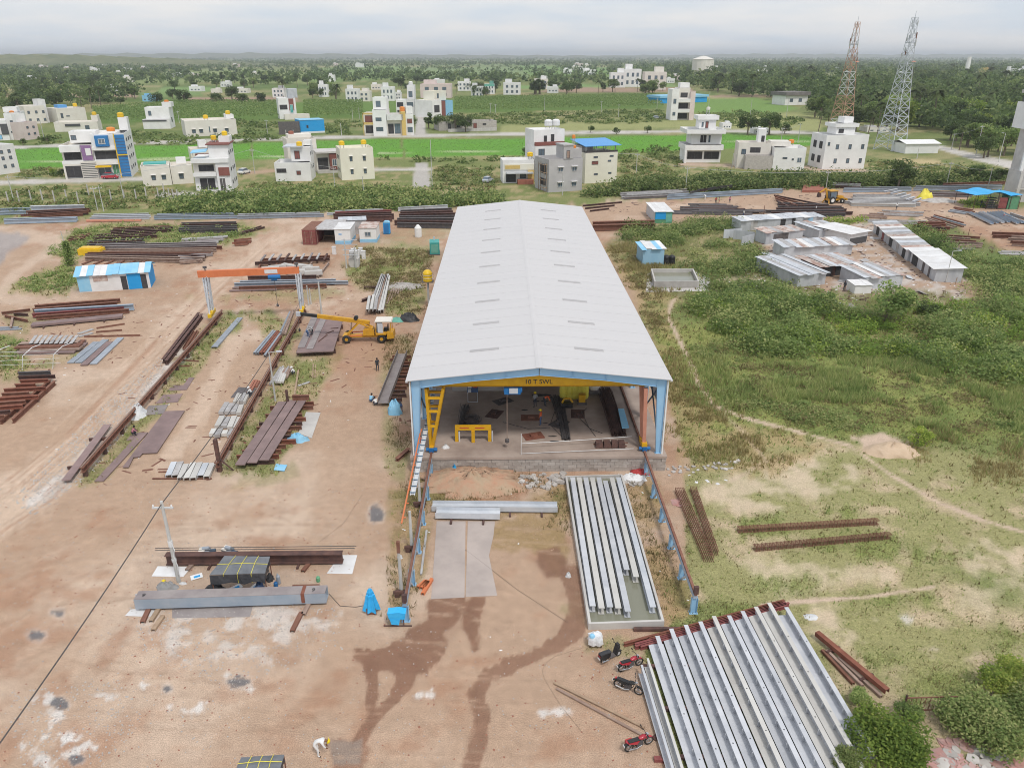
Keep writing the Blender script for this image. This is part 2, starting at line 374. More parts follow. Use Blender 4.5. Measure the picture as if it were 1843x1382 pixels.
paint([(1480,545),(1560,540),(1570,570),(1520,590),(1470,575)],(.27,.20,.15),.1,6,16)
fld=mixc(np.tile((.30,.285,.13),(len(GP),1)),np.array((.48,.38,.25)),sstep(nA*.5+nB*.5,.44,.60))
fld=mixc(fld,GRASS*1.05,sstep(nC*.4+nA*.6,.50,.66)*.9)
paint([(1240,860),(1330,800),(1560,780),(1843,830),(2400,880),(2600,1720),(1600,1720),(1560,1350),(1400,1090),(1240,1080)],fld,.55,10,30)
for pl,k in[([(1210,880),(1400,820),(1540,830),(1520,890),(1330,930)],.7),([(1300,1010),(1480,1000),(1620,1040),(1400,1075)],.6),([(1700,990),(1843,960),(1843,1050),(1740,1030)],.6),([(1560,1120),(1700,1140),(1760,1180),(1640,1190)],.55),([(1730,1040),(1800,1050),(1780,1110),(1720,1090)],.5),([(1470,1090),(1620,1130),(1560,1170),(1450,1140)],.6)]:
 paint(pl,np.array((.60,.49,.36)),.1,16,46,k,sstep(nB,.35,.6))
for pl in[[(1580,1110),(1650,1105),(1640,1140),(1560,1150)],[(1640,1140),(1720,1150),(1700,1175)]]:paint(pl,DUST*.9,.1,8,30,.8,sstep(nB,.4,.6))
for c,rx,ry in[((1380,945),60,20),((1560,980),90,26),((1690,1000),60,22),((1400,1050),70,16),((1600,1075),80,14),((1700,1230),90,30),((1600,1180),60,18),((1340,1100),40,12),((1500,920),50,10),((1800,1150),60,20)]:
 paint([(c[0]+rx*math.cos(a),c[1]+ry*math.sin(a))for a in np.linspace(0,6.28,9)[:-1]],np.array((.20,.235,.07)),.95,14,40,.85,sstep(nB,.3,.55))
paint([(1180,600),(1330,560),(1843,620),(1843,790),(1600,800),(1480,790),(1330,770),(1230,800),(1200,700)],mixc(np.tile((.25,.265,.085),(len(GP),1)),np.array((.16,.20,.06)),sstep(nA*.6+nB*.4,.42,.62)),1,12,30)
paint([(1090,450),(1190,450),(1260,520),(1210,560),(1225,700),(1300,760),(1400,780),(1500,800),(1400,850),(1235,850),(1195,690),(1150,560)],np.array((.40,.30,.155)),.7,10,40,.75,sstep(nB,.25,.6))
stroke([(1236,518),(1208,545),(1204,575),(1222,612),(1240,645),(1258,690),(1285,728),(1340,752),(1430,775),(1530,802),(1600,852),(1690,905),(1770,936),(1860,962)],[5,3,2.6,3,3.4,3.8,3.6,2.6,2,2,2.4,2.4,2.4,3],PALE,0,2.2,5)
stroke([(1285,728),(1340,780),(1380,830),(1290,880)],3,PALE,.1,3,6,.5); stroke([(1370,1088),(1470,1080),(1560,1074),(1680,1056)],[3,3.6,3,2],PALE,0,2.5,5)
paint([(1530,785),(1590,778),(1650,800),(1640,822),(1560,812)],PALE,0,4,10)
paint([(1230,400),(1330,395),(1400,470),(1480,520),(1843,540),(1843,640),(1400,640),(1240,560),(1090,440),(1150,400)],mixc(np.tile((.14,.15,.05),(len(GP),1)),DRY*.9,sstep(nB,.55,.75)),1,8,26,.8)
paint([(1700,395),(1843,470),(1843,560),(1740,500),(1640,430)],LUSH,1,8,20,.8)
GR=mixc(np.tile((.20,.22,.075),(len(GP),1)),DRY,sstep(nB,.4,.65))
for pl,k in[([(70,455),(130,415),(200,400),(430,405),(490,412),(400,440),(200,450),(120,470)],.9),([(10,520),(80,485),(130,470),(150,520),(110,532)],.9),([(-40,590),(40,610),(60,660),(-40,690)],.9),([(0,668),(80,645),(140,640),(60,670),(0,690)],.7),([(0,570),(60,560),(120,578),(40,600)],.5),([(330,630),(395,565),(435,560),(430,590),(360,660),(300,720),(280,720)],.9),([(130,870),(200,800),(300,700),(330,715),(240,800),(190,865),(150,880)],.8),([(440,560),(500,560),(540,600),(480,690),(430,780),(400,850),(440,850),(500,850),(560,720),(620,640),(560,650),(500,650)],.85),([(520,640),(620,620),(600,660),(500,700)],.6),([(620,475),(770,455),(760,500),(640,520)],.95),([(690,500),(770,500),(760,570),(700,570)],.85),([(640,440),(790,440),(790,470),(640,480)],.7),([(340,535),(500,518),(640,525),(560,540),(380,545)],.5),([(660,640),(690,600),(750,600),(735,690),(700,740),(740,820),(730,880),(690,840),(690,720)],.55),([(820,395),(770,400),(690,430),(760,440),(800,430)],.35),([(440,850),(520,830),(540,860),(420,880)],.4),([(1060,1140),(1160,1150),(1150,1180),(1060,1170)],.5),([(1000,1100),(1050,1060),(1060,1130)],.3)]:
 paint(pl,GR,.95,7,24,k)
for pl in[[(730,840),(760,835),(900,870),(1020,860),(1030,930),(1000,1000),(960,990),(930,960),(890,985),(890,940),(770,905),(740,940)],[(700,880),(770,860),(775,950),(762,1040),(735,1100),(700,1130),(700,1000)],[(1115,880),(1170,850),(1230,1040),(1250,1100),(1200,1120)]]:
 paint(pl,mixc(np.tile((.36,.25,.13),(len(GP),1)),np.array((.22,.19,.075)),sstep(nB,.5,.7)),.6,8,26,.85,sstep(nB,.2,.5))
paint([(800,850),(900,845),(960,870),(930,905),(860,905),(800,880)],RED,0,8,22,.8)
paint([(880,940),(1000,930),(1025,990),(1000,1035),(960,990),(890,985)],np.array((.33,.23,.12)),.3,6,22,.9)
stroke([(-40,940),(60,880),(150,800),(215,720),(300,620),(390,520),(480,440),(560,410),(640,395)],[50,42,30,24,18,14,10,9,6],PALE*1.08,0,14,30,.75)
stroke([(60,900),(130,850),(200,770),(260,700),(330,640)],[14,16,13,10,6],DUST*.93,0,8,26,.75,sstep(nB,.3,.6)); stroke([(0,430),(60,425),(110,440),(60,470),(20,500),(0,530)],[14,13,10,8,8,8],PALE,0,5,8,.8)
stroke([(420,620),(390,680),(340,780),(290,840)],[16,15,14,12],PALE*1.05,0,8,20,.7)
stroke([(640,540),(660,600),(660,700),(640,800),(620,900),(600,1000)],[22,30,34,44,60,60],DIRT*1.02,0,14,30,.6); paint([(600,560),(720,580),(720,640),(640,700),(590,660)],RED*1.05,0,14,30,.6)
paint([(-40,408),(10,412),(48,428),(40,440),(18,452),(0,476),(-40,480)],BLACK*2,0,6,22,.7)
paint([(230,1085),(560,1085),(610,1060),(600,1110),(480,1180),(330,1190),(240,1120)],DUST,0,14,46,.6,sstep(fnoise(WX,WY,1.2,78),.42,.62)); paint([(250,1010),(330,1000),(560,1035),(640,1040),(590,1075),(260,1075)],np.array((.45,.34,.26)),0,8,20,.8)
for c,rx,ry in[((90,1350),60,34),((190,1250),26,9),((100,1290),16,9),((150,1330),36,22),((260,1232),16,7),((400,1210),30,10),((80,1258),13,6),((330,1270),40,14),((440,1240),16,8),((560,1150),14,6),((770,1250),20,6),((1010,1280),40,9)]:
 paint([(c[0]+rx*math.cos(a),c[1]+ry*math.sin(a))for a in np.linspace(0,6.28,9)[:-1]],DUST,0,5,34,.8,sstep(fnoise(WX,WY,.9,77),.46,.62))
for c,rx,ry in[((675,925),13,17),((100,1102),12,5),((67,1142),15,9),((427,1227),20,14),((113,1266),16,10),((303,1240),8,6),((724,1195),12,7),((840,1150),0,0),((140,1365),16,8)]:
 if rx:paint([(c[0]+(rx+5)*math.cos(a),c[1]+(ry+4)*math.sin(a))for a in np.linspace(0,6.28,9)[:-1]],DUST*.95,0,5,14,.3)
 if rx:paint([(c[0]+rx*math.cos(a),c[1]+ry*math.sin(a))for a in np.linspace(0,6.28,9)[:-1]],BLACK,0,2,17,.92)
paint([(768,1078),(872,1076),(862,1100),(850,1118),(836,1128),(812,1150),(800,1170),(785,1195),(768,1218),(752,1212),(735,1205),(690,1212),(660,1208),(640,1185),(636,1166),(660,1165),(700,1158),(735,1142),(760,1112)],WET,0,2.5,26,.95)
stroke([(852,1090),(846,1130),(856,1166)],[14,13,8],WET,0,2.5,14,.95); stroke([(664,1195),(672,1230),(668,1265),(672,1290),(655,1320),(640,1340)],[13,12,9,10,12,14],WET,0,2.5,12,.92); stroke([(735,1195),(728,1230),(705,1262),(675,1292)],[22,15,10,9],WET,0,2.5,14,.92)
paint([(590,1338),(640,1328),(668,1345),(655,1385),(600,1385)],WET*1.15,0,3,22,.8)
stroke([(1030,1030),(1040,1090),(1035,1130),(1000,1160),(940,1190),(880,1215),(858,1250),(872,1290),(850,1382),(840,1440)],[14,18,20,15,12,13,17,14,16,18],WET,0,2.5,20,.85)
paint([(965,990),(1005,985),(1020,1010),(1015,1035),(985,1040),(968,1020)],WET*.95,0,4,10,.9); paint([(800,1140),(830,1110),(835,1150),(815,1180)],DIRT,0,4,8,.8)
paint([(590,1335),(650,1330),(650,1375),(600,1375)],np.array((.28,.22,.18)),0,4,10,.9)
for ww in range(80):
 x=rng.uniform(-40,900); y=rng.uniform(860,1380); a=rng.normal()*.16-.1+.0004*x; L_=rng.uniform(120,360)
 stroke([(x,y),(x+L_*.5,y+L_*.5*a),(x+L_,y+L_*a*.7)],1.3,DIRT*(.82 if ww%2 else 1.16),0,2.2,6,.42)
for ww in range(60):
 q=rng.normal()*.8; tr=[(-40+q*45,950+q*10),(60+q*38,885+q*16),(150+q*27,800+q*12),(215+q*21,720+q*9),(300+q*15,620+q*6),(390+q*11,520+q*4),(480+q*8,440+q*3)]; i0=int(rng.integers(0,4)); stroke(tr[i0:i0+3+ww%2],[1.6,1.4,1.2,1.][:3+ww%2],(DIRT*.86,PALE*1.1,RED)[ww%3],0,2,4,.45)
wob=.91+.18*fnoise(WX,WY,1.0,21,3); col=np.clip(col*wob[:,None],0,1)
nx,ny=len(xs),len(ys); ii=np.arange(nx*ny).reshape(ny,nx)
gf=np.stack([ii[:-1,:-1],ii[:-1,1:],ii[1:,1:],ii[1:,:-1]],-1).reshape(-1,4)
gm=bpy.data.materials.new('ground_soil_and_grass'); gm.use_nodes=True; t=gm.node_tree; b=t.nodes['Principled BSDF']; k=t.links.new
b.inputs['Roughness'].default_value=.95; b.inputs['Specular IOR Level'].default_value=.15
def gn(ty,**kw):
 n=t.nodes.new(ty)
 for a_,b_ in kw.items():setattr(n,a_,b_)
 return n
ac=gn('ShaderNodeAttribute',attribute_name='soil'); av=gn('ShaderNodeAttribute',attribute_name='veg'); geo=gn('ShaderNodeNewGeometry')
def nz(scale,det,rgh=.6):
 n=gn('ShaderNodeTexNoise'); n.inputs['Scale'].default_value=scale; n.inputs['Detail'].default_value=det; n.inputs['Roughness'].default_value=rgh
 k(geo.outputs['Position'],n.inputs['Vector']); return n
def mrange(src,a,b_,c_,d):
 n=gn('ShaderNodeMapRange'); n.inputs[1].default_value=a; n.inputs[2].default_value=b_; n.inputs[3].default_value=c_; n.inputs[4].default_value=d; k(src,n.inputs[0]); return n.outputs[0]
def mul(a_,b_):
 n=gn('ShaderNodeMixRGB',blend_type='MULTIPLY'); n.inputs[0].default_value=1; k(a_,n.inputs[1]); k(b_,n.inputs[2]); return n.outputs[0]
f1=mrange(nz(1.6,6,.65).outputs['Fac'],.3,.7,.90,1.1); f3=mrange(nz(14,3,.75).outputs['Fac'],.36,.64,.72,1.24); c1=mul(mul(ac.outputs['Color'],f1),f3)
f2=mrange(nz(5,5,.75).outputs['Fac'],.35,.65,.5,1.4); mv=gn('ShaderNodeMixRGB'); k(av.outputs['Fac'],mv.inputs[0]); k(c1,mv.inputs[1]); k(mul(c1,f2),mv.inputs[2])
vo=gn('ShaderNodeTexVoronoi'); vo.inputs['Scale'].default_value=3.4; k(geo.outputs['Position'],vo.inputs['Vector'])
sp=mrange(vo.outputs['Distance'],.06,.12,.7,0.); gate=mrange(nz(.25,3).outputs['Fac'],.5,.62,0,1)
mm=gn('ShaderNodeMath',operation='MULTIPLY'); k(sp,mm.inputs[0]); k(gate,mm.inputs[1]); inv=gn('ShaderNodeMath',operation='SUBTRACT'); inv.inputs[0].default_value=1; k(av.outputs['Fac'],inv.inputs[1])
m2=gn('ShaderNodeMath',operation='MULTIPLY'); k(mm.outputs[0],m2.inputs[0]); k(inv.outputs[0],m2.inputs[1])
fin=gn('ShaderNodeMixRGB'); fin.inputs[2].default_value=(.62,.58,.54,1); k(m2.outputs[0],fin.inputs[0]); k(mv.outputs[0],fin.inputs[1]); k(fin.outputs[0],b.inputs['Base Color'])
bp=gn('ShaderNodeBump'); bp.inputs['Strength'].default_value=.35; bp.inputs['Distance'].default_value=.25; k(nz(2.2,7,.7).outputs['Fac'],bp.inputs['Height']); k(bp.outputs[0],b.inputs['Normal'])
MATS['ground']=gm
go=link('ground',npmesh('ground',GW,gf,'ground',{'soil':('FLOAT_COLOR',np.concatenate([col,np.ones((len(col),1))],1)),'veg':('FLOAT',veg)},True)); go['kind']='structure'
VEGGRID=veg.reshape(ny,nx)
def ridge(name,x0,x1,D,hgt,c,seed):
 n=90; vs=[]; X=np.linspace(x0,x1,n); q=np.linspace(0,1,n)
 hh=hgt*np.sin(np.pi*q)**.7*(.75+.5*fnoise(X,X*0+seed,(x1-x0)/7,seed))+.5
 rows=[(0,0),(.35,.55),(.7,.9),(1,1),(1.6,.8),(2.4,0)]
 for dy_,f in rows:
  for i in range(n):vs.append((X[i],D+dy_*hgt*9,-.3+hh[i]*f*(.9+.2*math.sin(i*1.7+dy_*5))))
 ii=np.arange(n*len(rows)).reshape(len(rows),n); f=np.stack([ii[:-1,:-1],ii[:-1,1:],ii[1:,1:],ii[1:,:-1]],-1).reshape(-1,4)
 o=link(name,npmesh(name,np.array(vs),f,c,None,True)); o['kind']='structure'
mat('hill_green',(.075,.10,.04),(.17,.17,.075),.95,scale=.012,bump=.6,bscale=.05)
ridge('hill',-2900,-900,2700,38,'hill_green',5); ridge('hill',-9000,2500,9000,60,'hill_green',8); ridge('hill',-1000,12000,11500,55,'hill_green',3)
# --- long steel shed
ZP=1.6; SRZ=.0113; SO=Vector((2.45,62.1,0)); HW=11.55; EAVE=9.35; RIDGE=10.55; SLEN=84.0
def SW(x,y,z=0.):
 return SO+Vector((x*math.cos(SRZ)-y*math.sin(SRZ),x*math.sin(SRZ)+y*math.cos(SRZ),z))
mat('roof_sheet',(.565,.55,.547),(.54,.528,.527),.5,scale=.35,stretch=(.12,2.2,1),rnd=0)
rm=M('roof_sheet'); t=rm.node_tree; wv=t.nodes.new('ShaderNodeTexWave'); wv.bands_direction='Y'; wv.inputs['Scale'].default_value=1.3; wv.inputs['Distortion'].default_value=0
tx=t.nodes.new('ShaderNodeTexCoord'); t.links.new(tx.outputs['Object'],wv.inputs['Vector']); bp=t.nodes.new('ShaderNodeBump'); bp.inputs['Strength'].default_value=.25; bp.inputs['Distance'].default_value=.03
t.links.new(wv.outputs['Fac'],bp.inputs['Height']); t.links.new(bp.outputs[0],t.nodes['Principled BSDF'].inputs['Normal'])
shed=empty('fabrication_shed',SO,'long open fronted steel shed with pale grey gable roof and blue frames','shed',SRZ)
for s in(-1,1):
 n=28
 for i in range(n):
  y0=-.35+i*(SLEN+.35)/n; y1=-.35+(i+1)*(SLEN+.35)/n-.03
  mb=MB(); ov=HW+.28; ze=EAVE-.03
  a=[(0,y0,RIDGE),(0,y1,RIDGE),(s*ov,y1,ze),(s*ov,y0,ze)]
  if s>0:a=a[::-1]
  mb.sheet(a[::-1]if s>0 else a[::-1],.06); mb2=mb
  part('roof_panel',mb2,'roof_sheet',shed)
 g=MB(); g.box(*(sorted((s*(HW+.26),s*(HW+.46)))),-.35,SLEN,EAVE-.22,EAVE-.07); part('gutter',g,'roof_sheet',shed)
 wl=MB(); wl.box(*(sorted((s*(HW+.02),s*(HW+.06)))),0.3,SLEN,5.4,EAVE-.24); part('side_cladding',wl,'zinc_white',shed)
part('ridge_cap',MB().prism([(-.3,-.36,RIDGE-.005),(0,-.36,RIDGE+.035),(.3,-.36,RIDGE-.005),(0,-.36,RIDGE+.008)],(0,-.36,0),(0,SLEN+.02,0)),'roof_sheet',shed)
mat('louver_grey',(.48,.47,.47),(.45,.44,.44),.7,rnd=.03)
for s in(-1,1):
 for i in range(10):
  y=5.2+i*7.85; mb=MB()
  x0,x1=3.65,6.45
  zf=lambda x:RIDGE-(RIDGE-EAVE+.03)*x/(HW+.28)
  for j in range(3):
   yy=y+j*.19
   mb.prism([(s*x0,yy,zf(x0)+.004),(s*x1,yy,zf(x1)+.004),(s*x1,yy,zf(x1)+.06),(s*x0,yy,zf(x0)+.06)],(0,0,0),(0,.12,0))
  part('roof_vent',mb,'louver_grey',shed)
def frame(y,mats):
 for s in(-1,1):
  c=MB()
  xo,xt,xb=s*HW,s*(HW-.85),s*(HW-.42)
  c.prism([(xo,y+.13,ZP),(xb,y+.13,ZP),(xt,y+.13,EAVE-.1),(xo,y+.13,EAVE-.1)],(0,0,0),(0,.02,0))
  for a,b_ in(((xo,ZP),(xo,EAVE-.1)),((xb,ZP),(xt,EAVE-.1))):c.bar((a[0],y+.14,a[1]),(b_[0],y+.14,b_[1]),.03,.28,up=(0,1,0))
  c.box(*sorted((xo+s*.1,xb-s*.1)),y-.05,y+.33,ZP,ZP+.03)
  part('column',c,mats,shed)
  r=MB(); ze=EAVE-.1; zr=RIDGE-.1
  r.prism([(s*(HW-.02),y+.135,ze),(s*(HW-.85),y+.135,ze-.78),(s*6.0,y+.135,zr-1.34),(s*.03,y+.135,zr-.80),(s*.03,y+.135,zr)],(0,0,0),(0,.02,0))
  r.bar((s*(HW-.02),y+.145,ze),(s*.03,y+.145,zr),.28,.03,up=(0,0,1)); r.bar((s*(HW-.85),y+.145,ze-.78),(s*6,y+.145,zr-1.34),.28,.03); r.bar((s*6,y+.145,zr-1.34),(s*.03,y+.145,zr-.8),.28,.03)
  for xx in(HW-.85,6.0,3.0):r.box(*sorted((s*xx,s*(xx+.03))),y+.02,y+.27,zr-.78-xx*.095,zr-xx*.1+.0)
  part('rafter',r,mats,shed)
for i in range(12):frame(i*7.6,'frame_blue')
for s in(-1,1):
 part('corner_trim',MB().box(*sorted((s*(HW+.07),s*(HW+.19))),-.1,.12,ZP-.3,EAVE-.25),'white',shed)
 mb=MB()
 for i in range(9):mb.box(*sorted((s*(1.3*i+.2),s*(1.3*i+.28))),.42,SLEN-.4,RIDGE-.1-(1.3*i)*.103-.17,RIDGE-.1-(1.3*i)*.103-.02)
 part('purlins',mb,'frame_blue',shed)
 mb=MB(); mb.bar((s*(HW-.3),.5,3.0),(s*(HW-.3),7.4,8.6),.12); mb.bar((s*(HW-.3),.5,8.6),(s*(HW-.3),7.4,3.0),.12); part('wall_brace',mb,'frame_blue_dark',shed)
mat('floor_conc',(.42,.34,.29),(.29,.225,.19),.8,scale=.35,rnd=0,bump=.1)
fl=part('floor_slab',MB().box(-HW-.45,HW+.55,-.55,SLEN,ZP-.25,ZP),'floor_conc',shed)
mat('plinth',(.44,.40,.365),(.31,.27,.24),.9,scale=.8,rnd=.08,bump=.3)
n=30
for i in range(n):
 for j in range(4):
  w_=(2*HW+.9)/n; x0=-HW-.42+i*w_+(w_/2 if j%2 else 0); x1=min(x0+w_-.02,HW+.5)
  if x1-x0<.1:continue
  h0=j*.335; dy=random.uniform(0,.05)
  part('block',MB().box(x0,x1,-.45-dy,-.1,h0,h0+.32),'plinth',shed)
part('plinth_core',MB().box(-HW-.3,HW+.4,-.28,SLEN-.2,0,ZP-.26),'plinth',shed)
part('low_wall',MB().box(-9.0,-1.2,14.6,14.95,ZP,ZP+.75),'conc',shed)
mb=MB(); random.seed(3)
ol=[]
for cx_,cy_,rx,ry in[(1.6,3.6,.45,.13),(1.7,2.6,.45,.11),(-.6,7.2,.4,.2),(-1.0,9.6,.35,.14),(.3,11.8,.4,.2),(1.2,11.8,.4,.2),(.6,13.4,.7,.35),(1.6,13.4,.5,.3),(1.0,6.5,.3,.08)]:
 q=MB(); n=14; pts=[(cx_+rx*math.cos(2*math.pi*k/n)*random.uniform(.85,1.1),cy_+ry*math.sin(2*math.pi*k/n)*random.uniform(.8,1.15),ZP+.006)for k in range(n)]
 q.sheet(pts,.003); part('oil_stain',q,'black',shed)
# ---- travelling gantry crane under the front of the roof
gc=empty('gantry_crane',SW(0,1.25,ZP),'yellow gantry crane marked 10T SWL inside the shed mouth','crane',SRZ)
mb=MB(); mb.prism([(-10.4,-.3,6.62),(10.1,-.3,6.62),(10.1,-.3,7.0),(7.6,-.3,7.75),(-7.6,-.3,7.75),(-10.4,-.3,7.0)],(0,0,0),(0,.6,0)); mb.box(-10.3,10.0,-.42,.42,6.6,6.618)
gird=part('girder',mb,'crane_yellow',gc)
def text(s,size,parent,loc,rot,m,ext=.004):
 cu=bpy.data.curves.new('lettering','FONT'); cu.body=s; cu.size=size; cu.extrude=ext; cu.align_x='CENTER'; cu.materials.append(M(m)); cu.offset=.006
 o=bpy.data.objects.new('lettering',cu); me=bpy.data.meshes.new_from_object(o); bpy.data.objects.remove(o); me.name='lettering'
 return link('lettering',me,parent,loc,rot=rot)
text('10 T SWL',.62,gird,(0,-.306,6.82),(math.pi/2,0,0),'black')
mb=MB()
for yy in(-.75,.75):
 mb.bar((-10.15,yy*.4,.45),(-10.3,yy,6.6),.26); mb.bar((-9.95,yy*.4,.5),(-8.7,yy,6.6),.26)
 for z in(2.6,4.2,5.6):f=(z-.5)/6.1; mb.bar((-10.15-.15*f,yy*(.4+.6*f),z),(-9.95+1.25*f,yy*(.4+.6*f),z),.2)
for z in(2.9,4.6,6.2):mb.bar((-10.25,-.75*(.4+z/11),z),(-10.25,.75*(.4+z/11),z),.14)
part('left_leg',mb,'crane_yellow',gc)
mb=MB(); mb.bar((10.1,-.35,.7),(9.75,-.95,6.6),.34); mb.bar((10.1,.45,.9),(9.75,1.2,6.6),.34); part('right_leg',mb,'orange_pale',gc)
mb=MB(); mb.cbox((10.1,0,.55),(.5,1.7,.55)); mb.cbox((9.76,1.2,6.2),(.5,.5,.5)); part('end_carriage',mb,'crane_yellow',gc)
mb=MB(); mb.cbox((-10.05,0,.35),(.4,1.7,.4)); part('end_carriage',mb,'crane_yellow',gc)
for xx in(-10.05,10.1):
 mb=MB(); mb.tube([(xx-.5,-.75,.3),(xx+.55,-.75,.3)],.17,10); mb.cbox((xx,-.8,.3),(.4,.4,.4)); part('drive_motor',mb,'blue_motor',gc)
hb=MB(); hb.cbox((-2.4,-.1,6.15),(1.5,.9,.6)); hb.tube([(-3.2,-.2,6.2),(-1.5,-.2,6.2)],.3,12); hoist=part('hoist_trolley',hb,'blue_motor',gc)
part('hoist_panel',MB().cbox((-2.3,-.62,6.25),(.8,.12,.5)),'steel_pale',gc)
part('hoist_rope',MB().tube([(-2.9,0,5.9),(-2.9,0,1.0)],.035,6),'rust_pale',gc); part('hook_block',MB().lathe([(.06,0),(.2,.1),(.2,.4),(.06,.5)],(-2.9,0,.55),10),'steel_dark',gc)
# ---- crane rails: on the slab, then out on steel posts in front
for s,xx,yend,nm in((-1,-10.05,-20.9,'left'),(1,10.1,-20.3,'right')):
 rw=empty('crane_runway',SW(xx,yend,0),'rusty crane rail on pale blue posts, %s of the front yard'%('left' if s<0 else 'right side by the basin,' if 0 else 'right'),'crane rail',SRZ)
 rw['label']='raised crane rail on pale blue posts beside the concrete slab' if s<0 else 'raised crane rail on pale blue posts beside the girder basin'
 ln=-yend
 part('runway_beam',MB().box(-.14,.14,.0,ln-.6,1.30,ZP-.02),'steel_blue',rw); part('rail',MB().box(-.09,.09,-.05,ln+30,ZP+.005,ZP+.16),'rust',rw)
 part('end_stop',MB().box(-.16,.16,-.1,.14,ZP+.165,ZP+.75),'rust_dark',rw)
 for i in range(6):
  y=.12+i*(ln-1.4)/5; p=MB(); p.box(-.22,.22,y-.012,y+.012,.03,1.29)
  for q in(-.22,.2):p.box(q,q+.025,y-.14,y+.14,.03,1.29)
  p.box(-.3,.3,y-.2,y+.2,0,.028); part('post',p,'frame_blue',rw)
  if i:b_=MB(); b_.bar((0,y-.15,.1),(0,y-1.3,1.25),.13); part('brace',b_,'steel_pale',rw)
# ---- cable tray on poles left of the shed
ct=empty('cable_tray',SW(-10.55,-4,0),'ladder cable tray and orange conduit carried on concrete poles','cable tray',SRZ)
mb=MB(); TZ=3.7
for q in(-.17,.17):mb.box(q-.03,q+.03,-6.5,16,TZ,TZ+.12)
part('tray',mb,'steel_pale',ct); part('tray_cables',MB().box(-.13,.13,-6.4,16,TZ+.02,TZ+.08),'cable_white',ct)
for i in range(22):part('rung',MB().box(-.22,.22,-6.3+i,-6.2+i,TZ+.121,TZ+.16),'frame_blue_dark',ct)
mb=MB(); mb.tube([(-.42,-10.2,TZ-.1),(-.45,4,TZ+.1),(-.4,5,TZ+.1)],.07,8); part('conduit',mb,'crane_orange',ct)
for i in range(7):part('bracket',MB().box(-.5,-.18,-9.5+i*2,-9.42+i*2,TZ-.12,TZ-.06),'crane_orange',ct)
for i,(y,h)in enumerate(((-2.2,TZ-.01),(-8.6,TZ-2.1+2),(-14.0,TZ+.0))):
 xq=0 if i<2 else-.15
 part('pole',MB().tube([(xq,y,.5),(xq,y,h)],[.14,.10],8),'pole_grey',ct); b_=MB()
 b_.box(xq-.55,xq+.55,y-.35,y-.15,.3,.5); b_.box(xq-.45,xq-.1,y-.4,y+.2,0,.3); b_.box(xq+.1,xq+.45,y-.4,y+.2,0,.3); part('pole_base',b_,'rust_dark',ct)
part('pole_cap',MB().box(-.26,-.04,-14.1,-13.9,TZ+.005,TZ+.95),'rust',ct)
# --- steel stock lying in the yard
def prof_mesh(prof,Ln,w,h,mats):
 """a bar along +X from 0 to Ln, resting on z=0"""
 mb=MB(); tf=max(.03,h*.07); tw=max(.03,w*.08)
 if prof=='I':pts=[(-w/2,0),(w/2,0),(w/2,tf),(tw/2,tf),(tw/2,h-tf),(w/2,h-tf),(w/2,h),(-w/2,h),(-w/2,h-tf),(-tw/2,h-tf),(-tw/2,tf),(-w/2,tf)]
 elif prof=='T':pts=[(-w/2,0),(w/2,0),(w/2,tf),(w*.06,tf),(w*.06,h-tf),(w*.19,h-tf),(w*.19,h),(-w*.19,h),(-w*.19,h-tf),(-w*.06,h-tf),(-w*.06,tf),(-w/2,tf)]
 elif prof=='H':pts=[(-w/2,0),(-w/2+tf,0),(-w/2+tf,h*.4),(w/2-tf,h*.4),(w/2-tf,0),(w/2,0),(w/2,h),(w/2-tf,h),(w/2-tf,h*.4+tf),(-w/2+tf,h*.4+tf),(-w/2+tf,h),(-w/2,h)]
 elif prof=='C':pts=[(-w/2,0),(-w/2+tf,0),(-w/2+tf,h-tf),(w/2-tf,h-tf),(w/2-tf,0),(w/2,0),(w/2,h),(-w/2,h)]
 elif prof=='U':pts=[(-w/2,0),(w/2,0),(w/2,h),(w/2-tf,h),(w/2-tf,tf),(-w/2+tf,tf),(-w/2+tf,h),(-w/2,h)]
 elif prof=='L':pts=[(-w/2,0),(w/2,0),(w/2,tf),(-w/2+tf,tf),(-w/2+tf,h),(-w/2,h)]
 elif prof=='O':pts=[(w/2*math.cos(a),h/2+h/2*math.sin(a))for a in[2*math.pi*k/10 for k in range(10)]]
 elif prof=='W':
  n=10; top=[(-w/2+w*i/n,h+(.035 if i%2 else 0))for i in range(n+1)]; pts=[(-w/2,0),(w/2,0)]+top[::-1]
 else:pts=[(-w/2,0),(w/2,0),(w/2,h),(-w/2,h)]
 mb.prism([(0,-a,b_)for a,b_ in pts][::-1],(0,0,0),(Ln,0,0))
 return mb.mesh('bar',mats)
PN={'I':'steel_beam','H':'steel_beam','T':'steel_girder','C':'steel_channel','U':'steel_channel','L':'steel_angle','O':'steel_pipe','P':'steel_plate','W':'roofing_sheet','B':'box_girder'}
def bar_at(name,label,cat,group,A,B,prof,w,h,mats):
 d=B-A; Ln=d.length; o=link(name,prof_mesh(prof,Ln,w,h,mats),None,A)
 o.rotation_euler=(0,-math.asin(max(-1,min(1,d.z/Ln))),math.atan2(d.y,d.x)); return tag(o,label,cat,group)
